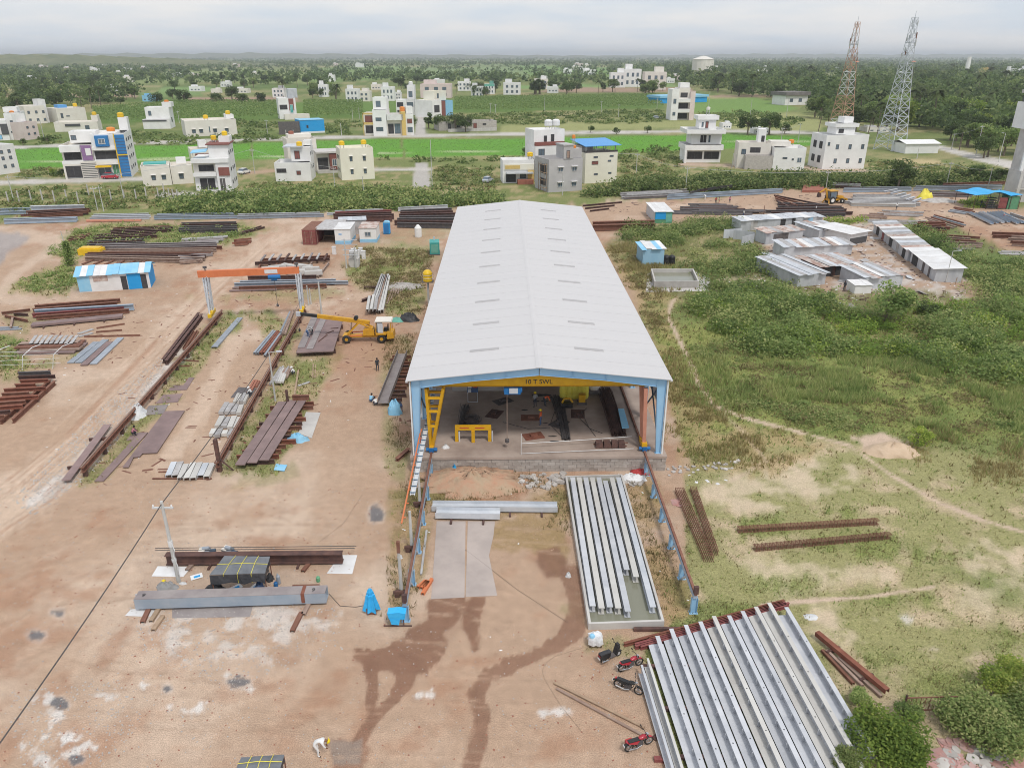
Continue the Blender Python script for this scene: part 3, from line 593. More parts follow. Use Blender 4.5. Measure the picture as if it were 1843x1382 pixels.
def lay(label,a,b_,c,d,n,prof,w,h,mats,z=.12,cat='beam',name=None,layers=1,jit=.25,dz=0.,bear=0,bm='rust_dark',skew=0.):
 """n bars side by side between the ground lines a-b (near) and c-d (far); optional layers and bearers below"""
 A,B,Cc,D=(G(*p)for p in(a,b_,c,d)); side='left' if abs(c[0]+d[0]-a[0]-b_[0])>2.2*abs(c[1]+d[1]-a[1]-b_[1])else 'front'
 if side=='left' and c[0]+d[0]<a[0]+b_[0]:side='right'
 ORD=['first','second','third','fourth','fifth','sixth','seventh','eighth','ninth','tenth']; num=1<n<=10 and layers==1 and len(label.split())<=12
 mats=mats if isinstance(mats,list)else[mats]; out=[]; tot=n*layers
 for l in range(layers):
  nn=n-(l if layers>1 and n>3 else 0)
  for i in range(nn):
   t=(i+.5*(n-nn))/max(n-1,1)if n>1 else 0
   p=A.lerp(Cc,t); q=B.lerp(D,t); u=(q-p).normalized()
   p=p+u*random.uniform(-jit,jit)*2; q=q+u*random.uniform(-jit,jit)*2
   zz=z+l*(h+.02)+dz*t; p.z=q.z=zz
   out.append(bar_at(name or PN[prof],(label+', '+ORD[i]+' from the '+side)if num else label,cat,(label if tot>1 else None),p,q,prof,w*random.uniform(.95,1.03),h,random.choice(mats)))
 if bear and z>.05:
  for i in range(bear):
   t=(i+.5)/bear; p=A.lerp(B,t); q=Cc.lerp(D,t)
   if n==1 or(q-p).length<.3:u=(B-A).normalized(); v_=Vector((-u.y,u.x,0)); p=A.lerp(B,t)-v_*(w*.8); q=A.lerp(B,t)+v_*(w*.8)
   e=(q-p).normalized()*.3; p=p-e; q=q+e; p.z=q.z=.0
   bar_at('steel_bearer','low steel bearer under the '+label.split(' ',1)[0]+' '+' '.join(label.split()[1:9]),'bearer','bearers under '+label,p,q,'P',.16,z-.004,bm)
 return out
random.seed(21)
# ---- back row on the left, along the boundary
lay('pale blue steel beam at the far left boundary of the yard',(-40,389),(70,385),(-40,383),(60,380),2,'I',.6,.75,'steel_blue',bear=3)
lay('pale grey girder resting on the rust pile by the left boundary',(58,384),(156,382),(58,381),(156,379),1,'I',.9,1.7,'steel_pale')
lay('rust coloured beam in the boundary pile at far left',(46,396),(152,389),(60,386),(160,382),4,'I',.45,.5,['rust','rust_dark'],layers=2,jit=.8)
lay('pale blue girder lying in front of the far left boundary pile',(12,404),(141,400),(12,401),(141,398),2,'I',.5,.9,['steel_blue','steel_pale'])
lay('pale girder in the boundary row left of the pole pair',(164,397),(272,395),(170,391),(272,389),3,'I',.5,.6,['steel_blue','steel_pale'],bear=3)
lay('orange primed beam in front of the boundary girder row',(160,400),(258,399),(160,399),(258,398),1,'C',.5,.45,'orange_pale')
lay('long pale blue girder in the boundary row below the hedge',(277,396),(430,394),(285,391),(420,389),3,'I',.5,.7,['steel_blue','steel_grey'],bear=4)
lay('long grey girder in the boundary row right of the path',(430,395),(580,391),(430,391),(575,388),2,'I',.5,.7,['steel_blue','steel_grey','steel_pale'],bear=4)
lay('pale slim girder behind the dark brown girder stacks',(585,388),(700,383),(600,384),(690,380),2,'I',.4,.5,['steel_pale','rust'],bear=2)
lay('deep rusty brown girder in the stack behind the site cabins',(600,402),(708,399),(606,392),(706,388),4,'I',.5,1.3,['rust','rust_dark','maroon'])
lay('dark purplish girder stacked beside the rear left roof corner',(712,410),(822,412),(722,387),(816,383),7,'I',.6,1.1,['rust_dark','steel_dark','rust_dark'],bear=3)
lay('pale girder on top of the boundary near the rear roof corner',(716,381),(805,376),(716,379),(805,374),1,'I',.5,.9,'steel_pale')
# ---- overgrown stacks at upper left
lay('dark brown beam in the overgrown stack at upper left',(203,423),(309,418),(203,415),(309,411),4,'I',.5,.55,['rust_dark','rust'],bear=3)
lay('brown beam half hidden in weeds at upper left',(170,433),(280,428),(174,427),(282,422),3,'I',.5,.5,['rust_dark','rust'],bear=3)
lay('short brown beam at the weedy left end of the stacks',(120,437),(158,431),(128,430),(166,424),3,'I',.5,.4,'rust')
lay('black painted beam lying in the weeds at upper left',(155,449),(258,445),(155,440),(262,435),4,'I',.5,.6,['steel_dark','rust_dark'],layers=1,bear=2)
lay('dark grey beam of the weedy stack near the dirt road',(326,420),(426,419),(328,407),(426,405),5,'I',.5,.7,['steel_dark','steel_dark','rust_dark'],bear=2)
lay('pale grey sheet stacked flat in the weeds beside the road',(323,443),(398,437),(330,433),(407,428),4,'P',1.1,.25,['sheet_grey','plate_grey'],cat='plate',bear=2)
lay('rusty short offcut bundled by the weedy road corner',(423,444),(446,442),(425,437),(449,435),5,'C',.3,.35,['rust','rust_red'],layers=2,jit=.3)
lay('rusty offcut left on the grass corner by the road',(430,424),(474,412),(436,421),(470,410),2,'I',.3,.35,'rust_dark')
lay('long brown beam in the wide stack behind the blue hut',(150,469),(362,474),(170,452),(396,449),7,'I',.55,.6,['rust_dark','rust','rust_pale'],bear=5)
lay('pale brown beam lying across the wide stack behind the hut',(170,455),(393,449),(175,451),(395,446),2,'I',.5,.5,['rust_pale','plate_grey'],z=.75)
lay('short grey plate stacked right of the blue hut roof',(320,476),(368,472),(322,466),(380,461),3,'P',.9,.5,['plate_grey','rust_pale'],cat='plate')
lay('rusty purlin laid on the ground behind the blue hut',(150,477),(175,467),(250,478),(270,468),6,'C',.3,.2,'rust',jit=.2)
thing('yellow_block',MB().box(0,4.4,0,2.2,0,1.2).box(.3,4.1,.3,1.9,1.2,1.45),'tank_yellow','yellow painted counterweight block left of the wide beam stack','block',G(141,460))
# ---- left middle stacks
lay('grey beam on the back of the long stack at middle left',(65,563),(217,550),(65,557),(215,545),2,'I',.5,.6,['steel_grey','rust'],bear=3)
lay('pale blue girder at the middle of the left hand stack',(70,569),(238,559),(70,565),(230,554),1,'I',.5,.9,'steel_blue')
lay('rust brown girder at the front of the left hand stack',(63,577),(232,564),(66,572),(226,560),2,'I',.45,.6,['rust','maroon'])
lay('wide brown plate leaning low before the left hand stack',(54,589),(216,573),(56,583),(217,569),1,'P',1.5,.3,'plate',z=.2,cat='plate',bear=3)
lay('rusty broken beam scattered at the far left edge',(6,571),(48,580),(20,565),(60,560),3,'I',.3,.35,['rust','rust_dark'],jit=.6)
lay('short rusty prop beam beside the far left weeds',(20,594),(24,575),(22,592),(26,576),1,'I',.3,.3,'rust_pale')
lay('grey offcut lying at the far left edge',(-10,595),(32,593),(-8,591),(28,590),2,'P',.5,.12,'steel_grey',z=.02,cat='plate')
lay('rusty sheet in the layered rack near the left edge',(38,636),(135,634),(46,622),(146,618),4,'P',1.4,.18,['rust_pale','rust','plate'],cat='plate',layers=3,jit=.5,bear=3)
for i in range(9):
 a=G(58+i*9,629); b_=G(68+i*9.2,614); a.z=b_.z=.82; bar_at('plank','pale weathered plank laid across the layered sheet rack','plank','planks across the sheet rack',a,b_,'P',.42,.07,'sheet_grey')
lay('long grey plate strip in the row beside the sheet rack',(124,657),(175,616),(170,655),(215,612),4,'P',.85,.14,['plate_grey','steel_grey','plate'],z=.05,cat='plate',jit=.4)
lay('thin rusty bar lying in the dirt above the plate strips',(160,607),(245,605),(174,592),(226,584),3,'L',.2,.2,'rust',z=.02,jit=.6)
lay('short grey sheet dropped between rack and thin bars',(140,602),(165,594),(144,606),(170,599),2,'P',.6,.1,'sheet_grey',z=.02,cat='plate')
lay('rusty roof beam in the big stack at the left edge',(-30,765),(22,760),(40,690),(98,688),10,'I',.34,.42,['rust','rust_dark','rust_red'],z=.55,jit=.5)
lay('dark channel standing at the back of the left edge stack',(43,688),(97,686),(43,687),(97,685),1,'I',.3,.8,'steel_dark',z=.56)
for p,q in(((2,764),(92,690)),((-20,740),(60,690)),((24,762),(100,692))):
 bar_at('steel_bearer','rusty bearer running under the left edge beam stack','bearer','bearers under left edge stack',G(*p),G(*q),'I',.3,.53,'rust')
# ---- goliath crane runways
for nm,p,q,pz in(('left',(146,842),(399,558),'raised rusty runway rail of the orange gantry, left one'),('right',(389,833),(548,552),'raised rusty runway rail of the orange gantry, right one')):
 A=G(*p,1.15); B=G(*q,1.15); A0=Vector((A.x,A.y,0)); d=B-A; Ln=d.length; rz=math.atan2(d.y,d.x)
 rw=empty('gantry_runway',A0,pz,'crane rail',rz)
 part('runway_beam',MB().prism([(0,a,b_)for a,b_ in[(-.2,.62),(.2,.62),(.2,.68),(.04,.68),(.04,1.09),(.2,1.09),(.2,1.15),(-.2,1.15),(-.2,1.09),(-.04,1.09),(-.04,.68),(-.2,.68)]],(0,0,0),(Ln,0,0)),'rust',rw)
 part('rail',MB().box(0,Ln,-.045,.045,1.155,1.26),'rust_pale',rw)
 for i in range(int(Ln/4.3)+1):part('post',MB().box(.3+i*4.3,.62+i*4.3,-.17,.17,0,.615),'rust_dark',rw)
 for i in range(int(Ln/1.4)):part('stiffener',MB().box(.8+i*1.4,.83+i*1.4,-.19,.19,.685,1.085),'rust',rw)
GL=G(384,581,0); GRt=G(546,573,0)
og=empty('goliath_crane',(GL+GRt)/2,'orange beam gantry crane straddling the two yard runways','crane',math.atan2((GRt-GL).y,(GRt-GL).x))
hw=(GRt-GL).length/2; gh=6.9
gb=part('girder',MB().prism([(-hw-1.0,y,z)for y,z in[(-.28,gh),(.28,gh),(.28,gh+.95),(-.28,gh+.95)]],(0,0,0),(2*hw+1.2,0,0)),'crane_orange',og)
part('nameplate',MB().box(1.8,3.6,-.30,-.283,gh+.22,gh+.78),'zinc_white',gb)
for s in(-1,1):
 mb=MB(); x=s*hw
 for yy in(-1.2,1.2):
  for qx in(-.35,.35):mb.bar((x+qx*.6,yy*.45,1.75),(x+qx,yy*.3,gh),.16)
  mb.bar((x,yy,1.75),(x,yy*.25,gh),.2)
 for i in range(7):
  z=2.2+i*.7; mb.bar((x-.3,-.5,z),(x+.3,-.5,z+.7),.07); mb.bar((x+.3,.5,z),(x-.3,.5,z+.7),.07); mb.bar((x,-1.0+i*.09,z),(x,1.0-i*.09,z),.08)
 part('leg',mb,'steel_pale',og)
 mb=MB(); mb.cbox((x,0,1.52),(.5,3.2,.5)); part('end_carriage',mb,'tank_yellow',og)
 mb=MB(); mb.tube([(x+.2,-1.2,1.9),(x+.2,-.4,1.9)],.22,10); part('drive_motor',mb,'tank_yellow',og)
 mb=MB(); mb.tube([(x-s*.1,-.1,gh+.96),(x-s*.1,-.1,gh+1.5)],.08,6); mb.cbox((x-s*.1,-.1,gh+1.45),(.5,.3,.3)); part('floodlight',mb,'steel_dark',og)
 for yy in(-1.15,1.15):
  mb=MB(); mb.tube([(x-.09,yy,1.44),(x+.09,yy,1.44)],.17,12); part('wheel',mb,'steel_dark',og)
mb=MB(); mb.tube([(hw*.35,-.5,gh-.25),(hw*.35+1.7,-.5,gh-.25)],.33,12); mb.cbox((hw*.35+.8,-.4,gh-.5),(.8,.5,.5)); part('hoist',mb,'blue_motor',og)
part('hook_rope',MB().tube([(hw*.35+.8,-.4,gh-.7),(hw*.35+.8,-.4,2.6)],.03,6),'wire',og); part('hook',MB().lathe([(.05,0),(.18,.1),(.18,.35),(.05,.5)],(hw*.35+.8,-.4,2.1),8),'steel_dark',og)
# ---- stock between and around the runways
lay('rusty beam pair lying left of the left runway',(294,656),(359,570),(302,655),(364,573),2,'I',.4,.55,['rust_dark','rust_pale'],bear=3)
lay('short rusty beam leaning against the left runway',(330,632),(350,600),(338,630),(358,596),2,'L',.25,.3,['rust_red','rust'])
lay('single grey channel on the grass between the runways',(385,628),(433,573),(387,628),(435,573),1,'C',.75,.2,'steel_grey',z=.03)
lay('thin rusty angle across the grass between the runways',(340,650),(372,652),(330,670),(355,668),3,'L',.15,.15,'rust',z=.02,jit=.8)
lay('rusty angle bar in the bundle left of the right runway',(458,640),(494,597),(484,642),(508,606),6,'C',.28,.3,['rust','rust_red','steel_grey'],layers=1,bear=2)
lay('grey pipe stacked against the upper right runway',(505,603),(522,566),(514,604),(528,564),3,'O',.35,.35,['steel_grey','rust_pale'])
lay('long rust brown plank plate overhanging the left runway end',(120,872),(195,770),(120,872),(195,770),1,'P',.75,.09,'plate',z=.35,cat='plate',bear=2)
lay('narrow brown plate on the grass inside the left runway',(176,870),(262,777),(176,870),(262,777),1,'P',.85,.09,'plate',z=.04,cat='plate')
def plate(label,pts,z,mats,th=.05,name='steel_plate',cat='plate'):
 P=[G(*p)for p in pts]; c=sum(P,Vector())/len(P); mb=MB(); q=[(p.x-c.x,p.y-c.y,0)for p in P]
 a=sum(q[i][0]*q[(i+1)%len(q)][1]-q[(i+1)%len(q)][0]*q[i][1]for i in range(len(q)))
 mb.sheet(q if a>0 else q[::-1],th); return thing(name,mb,mats,label,cat,(c.x,c.y,z))
plate('large notched brown steel plate between the runways',[(297,742),(333,741),(283,817),(257,818),(252,824),(241,825),(232,843),(221,843)],.16,'plate')
plate('L shaped brown plate on the grass by the left runway',[(300,704),(312,694),(330,694),(340,680),(350,680),(336,702)],.06,'plate')
plate('small square brown plate behind the notched plate',[(280,727),(294,711),(329,709),(320,724)],.06,'plate')
plate('tilted dark plate beside a hanging white cloth',[(257,748),(268,731),(303,729),(294,745)],.07,'plate_grey')
plate('flat brown plate under the seated worker',[(226,793),(240,780),(259,779),(250,792)],.05,'plate')
plate('dark mat on the soil beside the squatting worker',[(415,716),(430,697),(462,699),(450,716)],.05,'steel_dark')
plate('concrete pad lying right of the plate rack',[(551,742),(577,743),(561,789),(537,780)],.05,'conc_pale',.05,'concrete_pad','pad')
lay('brown plank plate laid over the sleeper rack',(434,845),(509,732),(476,838),(546,727),3,'P',.92,.1,'plate',z=.52,cat='plate',jit=.1)
lay('rusty sleeper beam under the plank plates',(424,836),(505,834),(497,731),(558,730),14,'I',.25,.48,['rust','rust_red','rust_dark'],z=.01,jit=.3)
lay('rusty beam set upright at the back of the plate rack',(520,729),(558,728),(520,728),(558,727),1,'I',.3,.6,'rust',z=.6)
thing('steel_post',MB().box(-.12,.12,-.12,.12,0,2.0),'rust_dark','short rusty post at the back corner of the plate rack','post',G(519,731))
thing('steel_post',MB().box(-.16,.16,-.16,.16,0,3.4).bar((.1,.05,1.3),(1.2,.1,.02),.1),'rust_dark','tall dark post at the near end of the right runway','post',G(397,848))
lay('pale ribbed channel in the bundle below the right runway',(303,864),(314,838),(372,864),(384,838),7,'C',.55,.3,['sheet_grey','galv_warm','steel_pale'],z=.1,jit=.15,layers=1)
lay('rusty bearer bar sticking out of the ribbed channel bundle',(268,862),(372,862),(278,850),(340,849),2,'I',.14,.1,'rust',z=0.0,name='steel_bearer',cat='bearer')
for i,(q,wd,nm)in enumerate((([(398,748),(430,749),(436,732),(409,730)],.6,'pale corrugated sheet bundle, second from the squatting worker'),([(392,772),(426,774),(433,756),(401,754)],.6,'pale corrugated sheet bundle in the middle of the runway row'),([(381,788),(414,789),(419,779),(386,778)],.6,'thin pale sheet bundle nearest the tall dark post'),([(422,729),(440,729),(447,714),(430,713)],.6,'small pale sheet bundle right below the squatting worker'))):
 lay(nm,q[0],q[3],q[1],q[2],4,'W',(G(*q[1])-G(*q[0])).length/3.6,.32,['sheet_grey','galv_warm'],z=.1,cat='sheet',jit=.12,bear=0)
lay('pale pipe in the heap in front of the white helmeted worker',(486,694),(504,666),(516,682),(526,664),7,'O',.3,.3,['sheet_grey','galv_warm','rust_pale'],z=.05,jit=.3)
lay('short pale pipe lying over the heap near the lamp pole',(497,696),(504,681),(510,694),(515,680),4,'O',.28,.28,['sheet_grey','galv_warm'],z=.36,jit=.15)
lay('brown timber lying right of the pipe heap',(530,714),(537,669),(533,714),(540,669),1,'P',.2,.15,'wood',z=.02,cat='timber',name='timber')
lay('thin grey offcut on the soil right of the pipe heap',(535,696),(552,690),(535,695),(552,689),1,'P',.3,.1,'sheet_grey',z=.02,cat='plate')
lay('pale brown timber on the sandy track below the platform',(563,683),(564,656),(567,683),(568,656),2,'P',.14,.1,'wood',z=.02,cat='timber',name='timber')
lay('red brick heaped under the right runway',(450,700),(458,686),(470,700),(475,690),5,'P',.25,.2,'brick_red',z=.01,cat='brick',name='brick',jit=.3)
# ---- beyond the goliath crane
lay('long rusty rail on the upper rack near the transformer',(462,480),(592,472),(470,474),(590,468),2,'I',.4,.6,['rust_dark','rust'],z=.3,bear=3)
lay('rusty cross beam of the rack holding concrete blocks',(572,502),(592,476),(465,489),(470,476),5,'I',.3,.35,['rust','rust_pale'],z=.1)
lay('short grey bar laid over the upper rack rails',(470,480),(480,468),(585,476),(590,466),9,'P',.35,.2,['sheet_grey','rust_dark','plate_grey'],z=.95,cat='plate',jit=.3)
for i,(x,y,a)in enumerate(((488,492,.3),(500,489,.4),(521,487,-.5),(535,497,.2),(549,488,-.4),(560,492,.1),(565,499,.3))):
 thing('concrete_block',MB().prism([(-1.6,-.5,0),(1.6,-.5,0),(1.5,-.4,.7),(-1.5,-.4,.7)],(0,0,0),(0,.9,0)),'conc_pale','pale concrete block lying in the rusty rack','block',G(x,y)+Vector((0,0,.46)),a,'concrete blocks in the rusty rack')
lay('dark web girder directly behind the orange gantry beam',(444,508),(572,506),(444,506),(572,504),1,'I',.4,.9,'rust_dark',z=.2,bear=2)
lay('long blue grey girder reaching right past the gantry leg',(425,517),(624,513),(430,513),(600,510),2,'I',.5,.5,'steel_grey',z=.25,bear=4)
lay('rust brown girder in front of the blue grey girders',(435,524),(588,519),(435,522),(586,517),1,'I',.45,.6,'rust',z=.2,bear=4)
lay('flat rusty plate at the left end of the gantry girders',(414,525),(500,523),(416,520),(500,518),2,'P',.5,.15,'plate',z=.1,cat='plate')
lay('long pale channel in the sloping pile by the yellow tank',(664,566),(688,501),(688,566),(701,501),6,'C',.42,.4,['rust_pale','galv_warm','sheet_grey'],z=.3,bear=3)
lay('short pale channel at the front of the sloping pile',(662,568),(666,543),(676,568),(680,543),3,'C',.4,.4,['sheet_grey','galv_warm'],z=.72)
lay('thin brown bar right of the sloping channel pile',(697,547),(710,510),(716,530),(724,508),4,'C',.2,.2,'rust_pale',z=.03,jit=.3)
lay('dark offcut left of the sloping channel pile',(654,543),(670,537),(660,520),(680,520),2,'I',.5,.4,'rust_dark',z=.02)
plat=empty('plate_platform',G(578,612),'brown steel plate platform on short legs beside the mobile crane','platform')
P4=[G(*p)for p in((534,644),(601,641),(618,584),(563,577))]; o_=G(578,612)
part('deck',MB().sheet([(p.x-o_.x,p.y-o_.y,.75)for p in P4],.14),'plate',plat)
for a in range(4):
 for tt in(.08,.45,.85):p=P4[0].lerp(P4[1],a/3).lerp(P4[3].lerp(P4[2],a/3),tt)-o_; part('leg',MB().box(p.x-.13,p.x+.13,p.y-.13,p.y+.13,0,.605),'rust_dark',plat)
lay('grey plate strip lying on the brown plate platform',(543,636),(568,578),(558,639),(584,581),2,'P',.9,.08,'plate_grey',z=.76,cat='plate',jit=.1)
lay('thin rusty bar lying on the brown plate platform',(590,601),(606,600),(575,624),(590,612),3,'P',.12,.08,'rust_dark',z=.76,jit=.3)
# ---- beside the shed, left wall
lay('wide grey channel on sleepers along the shed wall',(692,729),(724,645),(696,730),(730,645),1,'U',1.3,.6,'plate_grey',z=.45)
lay('rusty sleeper beam beneath the wide grey channel',(690,722),(722,722),(712,645),(744,645),13,'I',.22,.4,['rust','rust_dark'],z=.02,jit=.3)
lay('rusty ladder like beam against the shed plinth',(714,830),(735,812),(714,830),(735,812),1,'I',.4,.3,'rust',z=.02)
# ---- girders in front of the shed
lay('long pale girder lying on its side before the shed',(778,917),(1003,919),(778,917),(1003,919),1,'H',.95,.5,'steel_pale',z=.15,cat='girder',name='steel_girder',bear=4,jit=0)
lay('shorter pale girder in front of the long girder',(785,931),(900,933),(785,931),(900,933),1,'H',.95,.55,'steel_pale',z=.22,cat='girder',name='steel_girder',bear=2,jit=0)
# ---- right foreground: upright girders with wide bottom flanges
tops=[(1159,1212),(1163,1200),(1178,1160),(1198,1147),(1226,1140),(1256,1134),(1281,1124),(1307,1123),(1329,1115),(1351,1107),(1378,1100),(1409,1108)]
Xl,Xr=G(1178,1160).x,G(1409,1108).x; gg='galvanized girders standing in a row at the lower right'
for i,tp in enumerate(tops):
 A=G(*tp); k_=(i-2)/9; x=Xl+(Xr-Xl)*k_; ww=(Xr-Xl)/9*.965
 if i<2:ww=.5; x=Xl-.42-.47*(2-i)+.05
 o=empty('steel_girder',(x,A.y,0),['narrow galvanized girder at the left edge of the girder row','second narrow girder from the left of the girder row'][i]if i<2 else['third','fourth','fifth','sixth','seventh','eighth','ninth','tenth','second last','last'][i-2]+' galvanized girder from the left in the lower right row','girder',-math.pi/2+.065,gg if i>=2 else None)
 Ln=(A.y-27.5+random.uniform(-.4,.4))if i<11 else 11.9
 if i>=2 and i<11:Ln=A.y-28.6
 mm=random.choice(['galv','galv','galv_warm']); h=.52 if i>=2 else.5; sh=.13 if i>=2 else 0
 part('bottom_flange',MB().box(.25,Ln,-ww/2+.01,ww/2-.01,.25,.29),mm,o); part('web',MB().box(.12,Ln,sh-.03,sh+.03,.291,.25+h-.04),'galv',o)
 part('top_flange',MB().box(0,Ln,sh-ww*.14,sh+ww*.14,.25+h-.039,.25+h),mm,o)
 if i>=2:
  for j in range(int(Ln/1.55)):
   s_=MB(); y=1.1+j*1.55; s_.box(y,y+.025,sh+.031,sh+ww*.13,.292,.25+h-.042); s_.box(y,y+.025,sh-ww*.2,sh-.031,.292,.25+h-.042); part('stiffener',s_,'galv',o)
   if j%2:part('drain_hole',MB().lathe([(.045,0),(.045,.004)],(y+.7,sh,.25+h+.001),8),'trim_dark',o)
for i in range(4):
 y=30+i*3.4; bar_at('timber_bearer','dark bearer under the lower right girder row','bearer','bearers under the lower right girders',Vector((Xl-1.2,y,0)),Vector((Xr+.4,y+.1,0)),'P',.22,.245,'rust_dark')
lay('rusty rail in the bundle behind the galvanized girder row',(1148,1170),(1400,1098),(1145,1157),(1408,1086),5,'I',.2,.28,['rust','rust_red','maroon'],z=.02,jit=.6)
lay('rusty channel lying in the grass right of the girder row',(1470,1150),(1590,1250),(1470,1150),(1590,1250),1,'C',.36,.32,'rust_red',z=.3,jit=.1,bear=2)
lay('thin rusty channel below the grass channel',(1484,1178),(1540,1238),(1510,1188),(1572,1244),3,'C',.2,.2,['rust','rust_pale'],z=.03,jit=.3)
lay('pale pipe lying in the lower dirt beside the motorcycles',(995,1229),(1160,1311),(997,1238),(1152,1322),2,'O',.16,.16,['wood','rust_pale'],z=.01,cat='pipe',jit=.1)
lay('small dark steel plate near the lower motorcycle',(1176,1331),(1186,1321),(1176,1331),(1186,1321),1,'P',.3,.08,'rust_dark',z=.01,cat='plate',jit=0)
lay('small maroon block at the bottom edge near the girders',(1177,1368),(1195,1368),(1177,1368),(1195,1368),1,'P',.28,.2,'maroon',z=.01,cat='block',name='steel_block',jit=0)
# ---- girder basin
bs=[G(*p)for p in((1019,866),(1118,863),(1192,1127),(1061,1132))]; bo=sum(bs,Vector())/4
basin=empty('girder_basin',bo,'shallow concrete basin of green water holding pale girders','basin'); q=[p-bo for p in bs]
for i in range(4):
 a,b_=q[i],q[(i+1)%4]; u=(b_-a).normalized(); nn=Vector((u.y,-u.x,0))*-.16
 a2=a-u*(.08 if i%2 else-.081); b2=b_+u*(.08 if i%2 else-.081)
 part('basin_wall',MB().bar((a2.x,a2.y,.27),(b2.x,b2.y,.27),.17+.003*i,.54+.004*i),'conc_pale',basin)
part('basin_floor',MB().sheet([(p.x,p.y,.03)for p in q[::-1]],.02),'conc',basin)
wm=bpy.data.materials.new('green_water'); wm.use_nodes=True; b=wm.node_tree.nodes['Principled BSDF']; b.inputs['Base Color'].default_value=(.22,.22,.165,1); b.inputs['Roughness'].default_value=.12; b.inputs['Specular IOR Level'].default_value=.5
MATS['green_water']=wm
part('water',MB().sheet([(p.x*.985,p.y*.99,.20)for p in q[::-1]],.01),'green_water',basin)
ends=[(1066,1106),(1082,1110),(1097,1108),(1112,1110),(1129,1116),(1127,1040),(1144,1053),(1174,1108)]
for i,e in enumerate(ends):
 A=G(1030+i*11.7,872 if i!=5 else 878); B=G(*e); A.z=B.z=.23
 lb=['first','second','third','fourth','fifth'][min(i,4)]+' pale girder from the left in the water basin' if i not in(5,6,7)else['shortest girder in the water basin','second shortest girder in the water basin','girder nearest the right wall of the water basin'][i-5]
 bar_at('steel_girder',lb,'girder','girders in the water basin',A,B,'I',.42,.56,['galv','galv_warm','galv','galv_warm','galv','galv','galv_warm','steel_pale'][i])
# ---- left foreground girders
lay('large blue grey box girder at the lower left',(250,1093),(590,1082),(250,1093),(590,1082),1,'U',.9,.85,'steel_blue',z=.22,cat='girder',name='box_girder',jit=0)[0]
bg_=[o for o in C.objects if o.name.startswith('box_girder')][-1]; Lb=max(v.co.x for v in bg_.data.vertices)
part('cover_plate',MB().box(.02,Lb-.02,-.45,.45,.852,.88),'plate_grey',bg_); part('strap',MB().box(Lb*.87,Lb*.87+.25,-.46,.46,.884,.90).box(Lb*.87,Lb*.87+.25,-.475,-.458,.1,.884),'rust_red',bg_)
for xx,s_ in((.55,'9'),(Lb-.9,'9')):text(s_,.5,bg_,(xx,-.2,.884),(0,0,0),'black')
lay('dark rusty girder behind the black canopy',(302,1016),(618,1013),(302,1016),(618,1013),1,'I',.55,.85,'rust_dark',z=.15,cat='girder',name='steel_girder',jit=0,bear=2)
lay('thin dark rod along the back of the dark girder',(283,1002),(643,998),(283,1006),(640,1002),2,'O',.06,.06,'wire',z=.8,cat='rod',jit=0)
for(a,b_),mm,nm in((((257,1122),(272,1090)),'rust','brown bearer under the left end of the box girder'),(((272,1120),(290,1092)),'wood','pale timber bearer under the box girder'),(((276,1136),(294,1110)),'wood','loose timber in front of the box girder'),(((526,1138),(543,1104)),'rust','brown channel in front of the right box girder end'),(((546,1108),(558,1085)),'rust_pale','short bearer under the right box girder end'),(((337,1028),(352,1012)),'rust_pale','short bearer under the dark girder, left'),(((545,1030),(556,1016)),'rust','short bearer under the dark girder, right'),(((527,1056),(575,1055)),'rust','rusty pipe on the ground right of the canopy')):
 lay(nm,a,b_,a,b_,1,'C' if 'pipe' not in nm else 'O',.32 if 'pipe' not in nm else.2,.2,mm,z=.005,cat='bearer' if 'pipe' not in nm else 'pipe',name='bearer' if 'pipe' not in nm else 'steel_pipe',jit=0)
plate('white painted plate under the right end of the dark girder',[(588,1032),(634,1033),(643,999),(612,999)],.03,'zinc_white',.02); plate('white stained plate under the lamp pole',[(273,1037),(330,1038),(345,1020),(284,1019)],.03,'zinc_white',.02)
plate('flat grey plate below the box girder',[(310,1112),(450,1110),(455,1090),(310,1095)],.02,'plate_grey',.015); plate('white plate under the left end of the box girder',[(225,1108),(275,1110),(285,1096),(236,1096)],.02,'zinc_white',.015)
# ---- right rear area
lay('deep rusty girder right of the rear roof corner',(1068,416),(1178,413),(1068,410),(1178,407),2,'I',.9,1.3,['rust','maroon'],z=.1)
lay('pale flat beam in the stack at the right boundary hedge',(1119,360),(1232,354),(1124,353),(1228,347),6,'I',.6,.5,['sheet_grey','plate_grey'],z=.1,layers=2,jit=.8)
lay('long blue grey girder on the right boundary line',(1200,360),(1408,348),(1205,356),(1405,345),3,'I',.5,.8,['steel_blue','steel_grey'],z=.1,bear=4)
lay('dark beam heaped on the right boundary girders',(1245,354),(1300,343),(1262,350),(1322,342),4,'I',.5,.5,['rust_dark','steel_dark','sheet_grey'],z=.95,jit=.8)
lay('dark rebar bundle in the pile below the boundary girders',(1222,386),(1345,388),(1240,371),(1340,372),9,'P',.6,.35,['steel_dark','rust_dark','steel_dark'],z=.05,jit=2.5,cat='rebar',name='rebar_bundle',layers=2)
lay('thin brown beam on the dirt near the small white cabin',(1050,372),(1115,366),(1066,381),(1098,377),3,'I',.4,.4,['rust','rust_dark'],z=.02,jit=.6)
lay('dark long beam of the stack in front of the backhoe',(1378,392),(1520,390),(1400,370),(1505,374),7,'I',.6,.7,['steel_dark','rust_dark','rust_dark'],z=.15,jit=1.2,bear=3)
lay('rusty beam sticking up at the back of the dark stack',(1393,364),(1420,378),(1400,358),(1470,372),4,'I',.4,.4,['rust','rust_dark'],z=.5,jit=.8)
lay('pale galvanized beam in the stack right of the backhoe',(1522,371),(1650,373),(1545,355),(1640,356),9,'I',.9,.7,['sheet_grey','galv_warm','sheet_grey'],z=.1,jit=.8,bear=3)
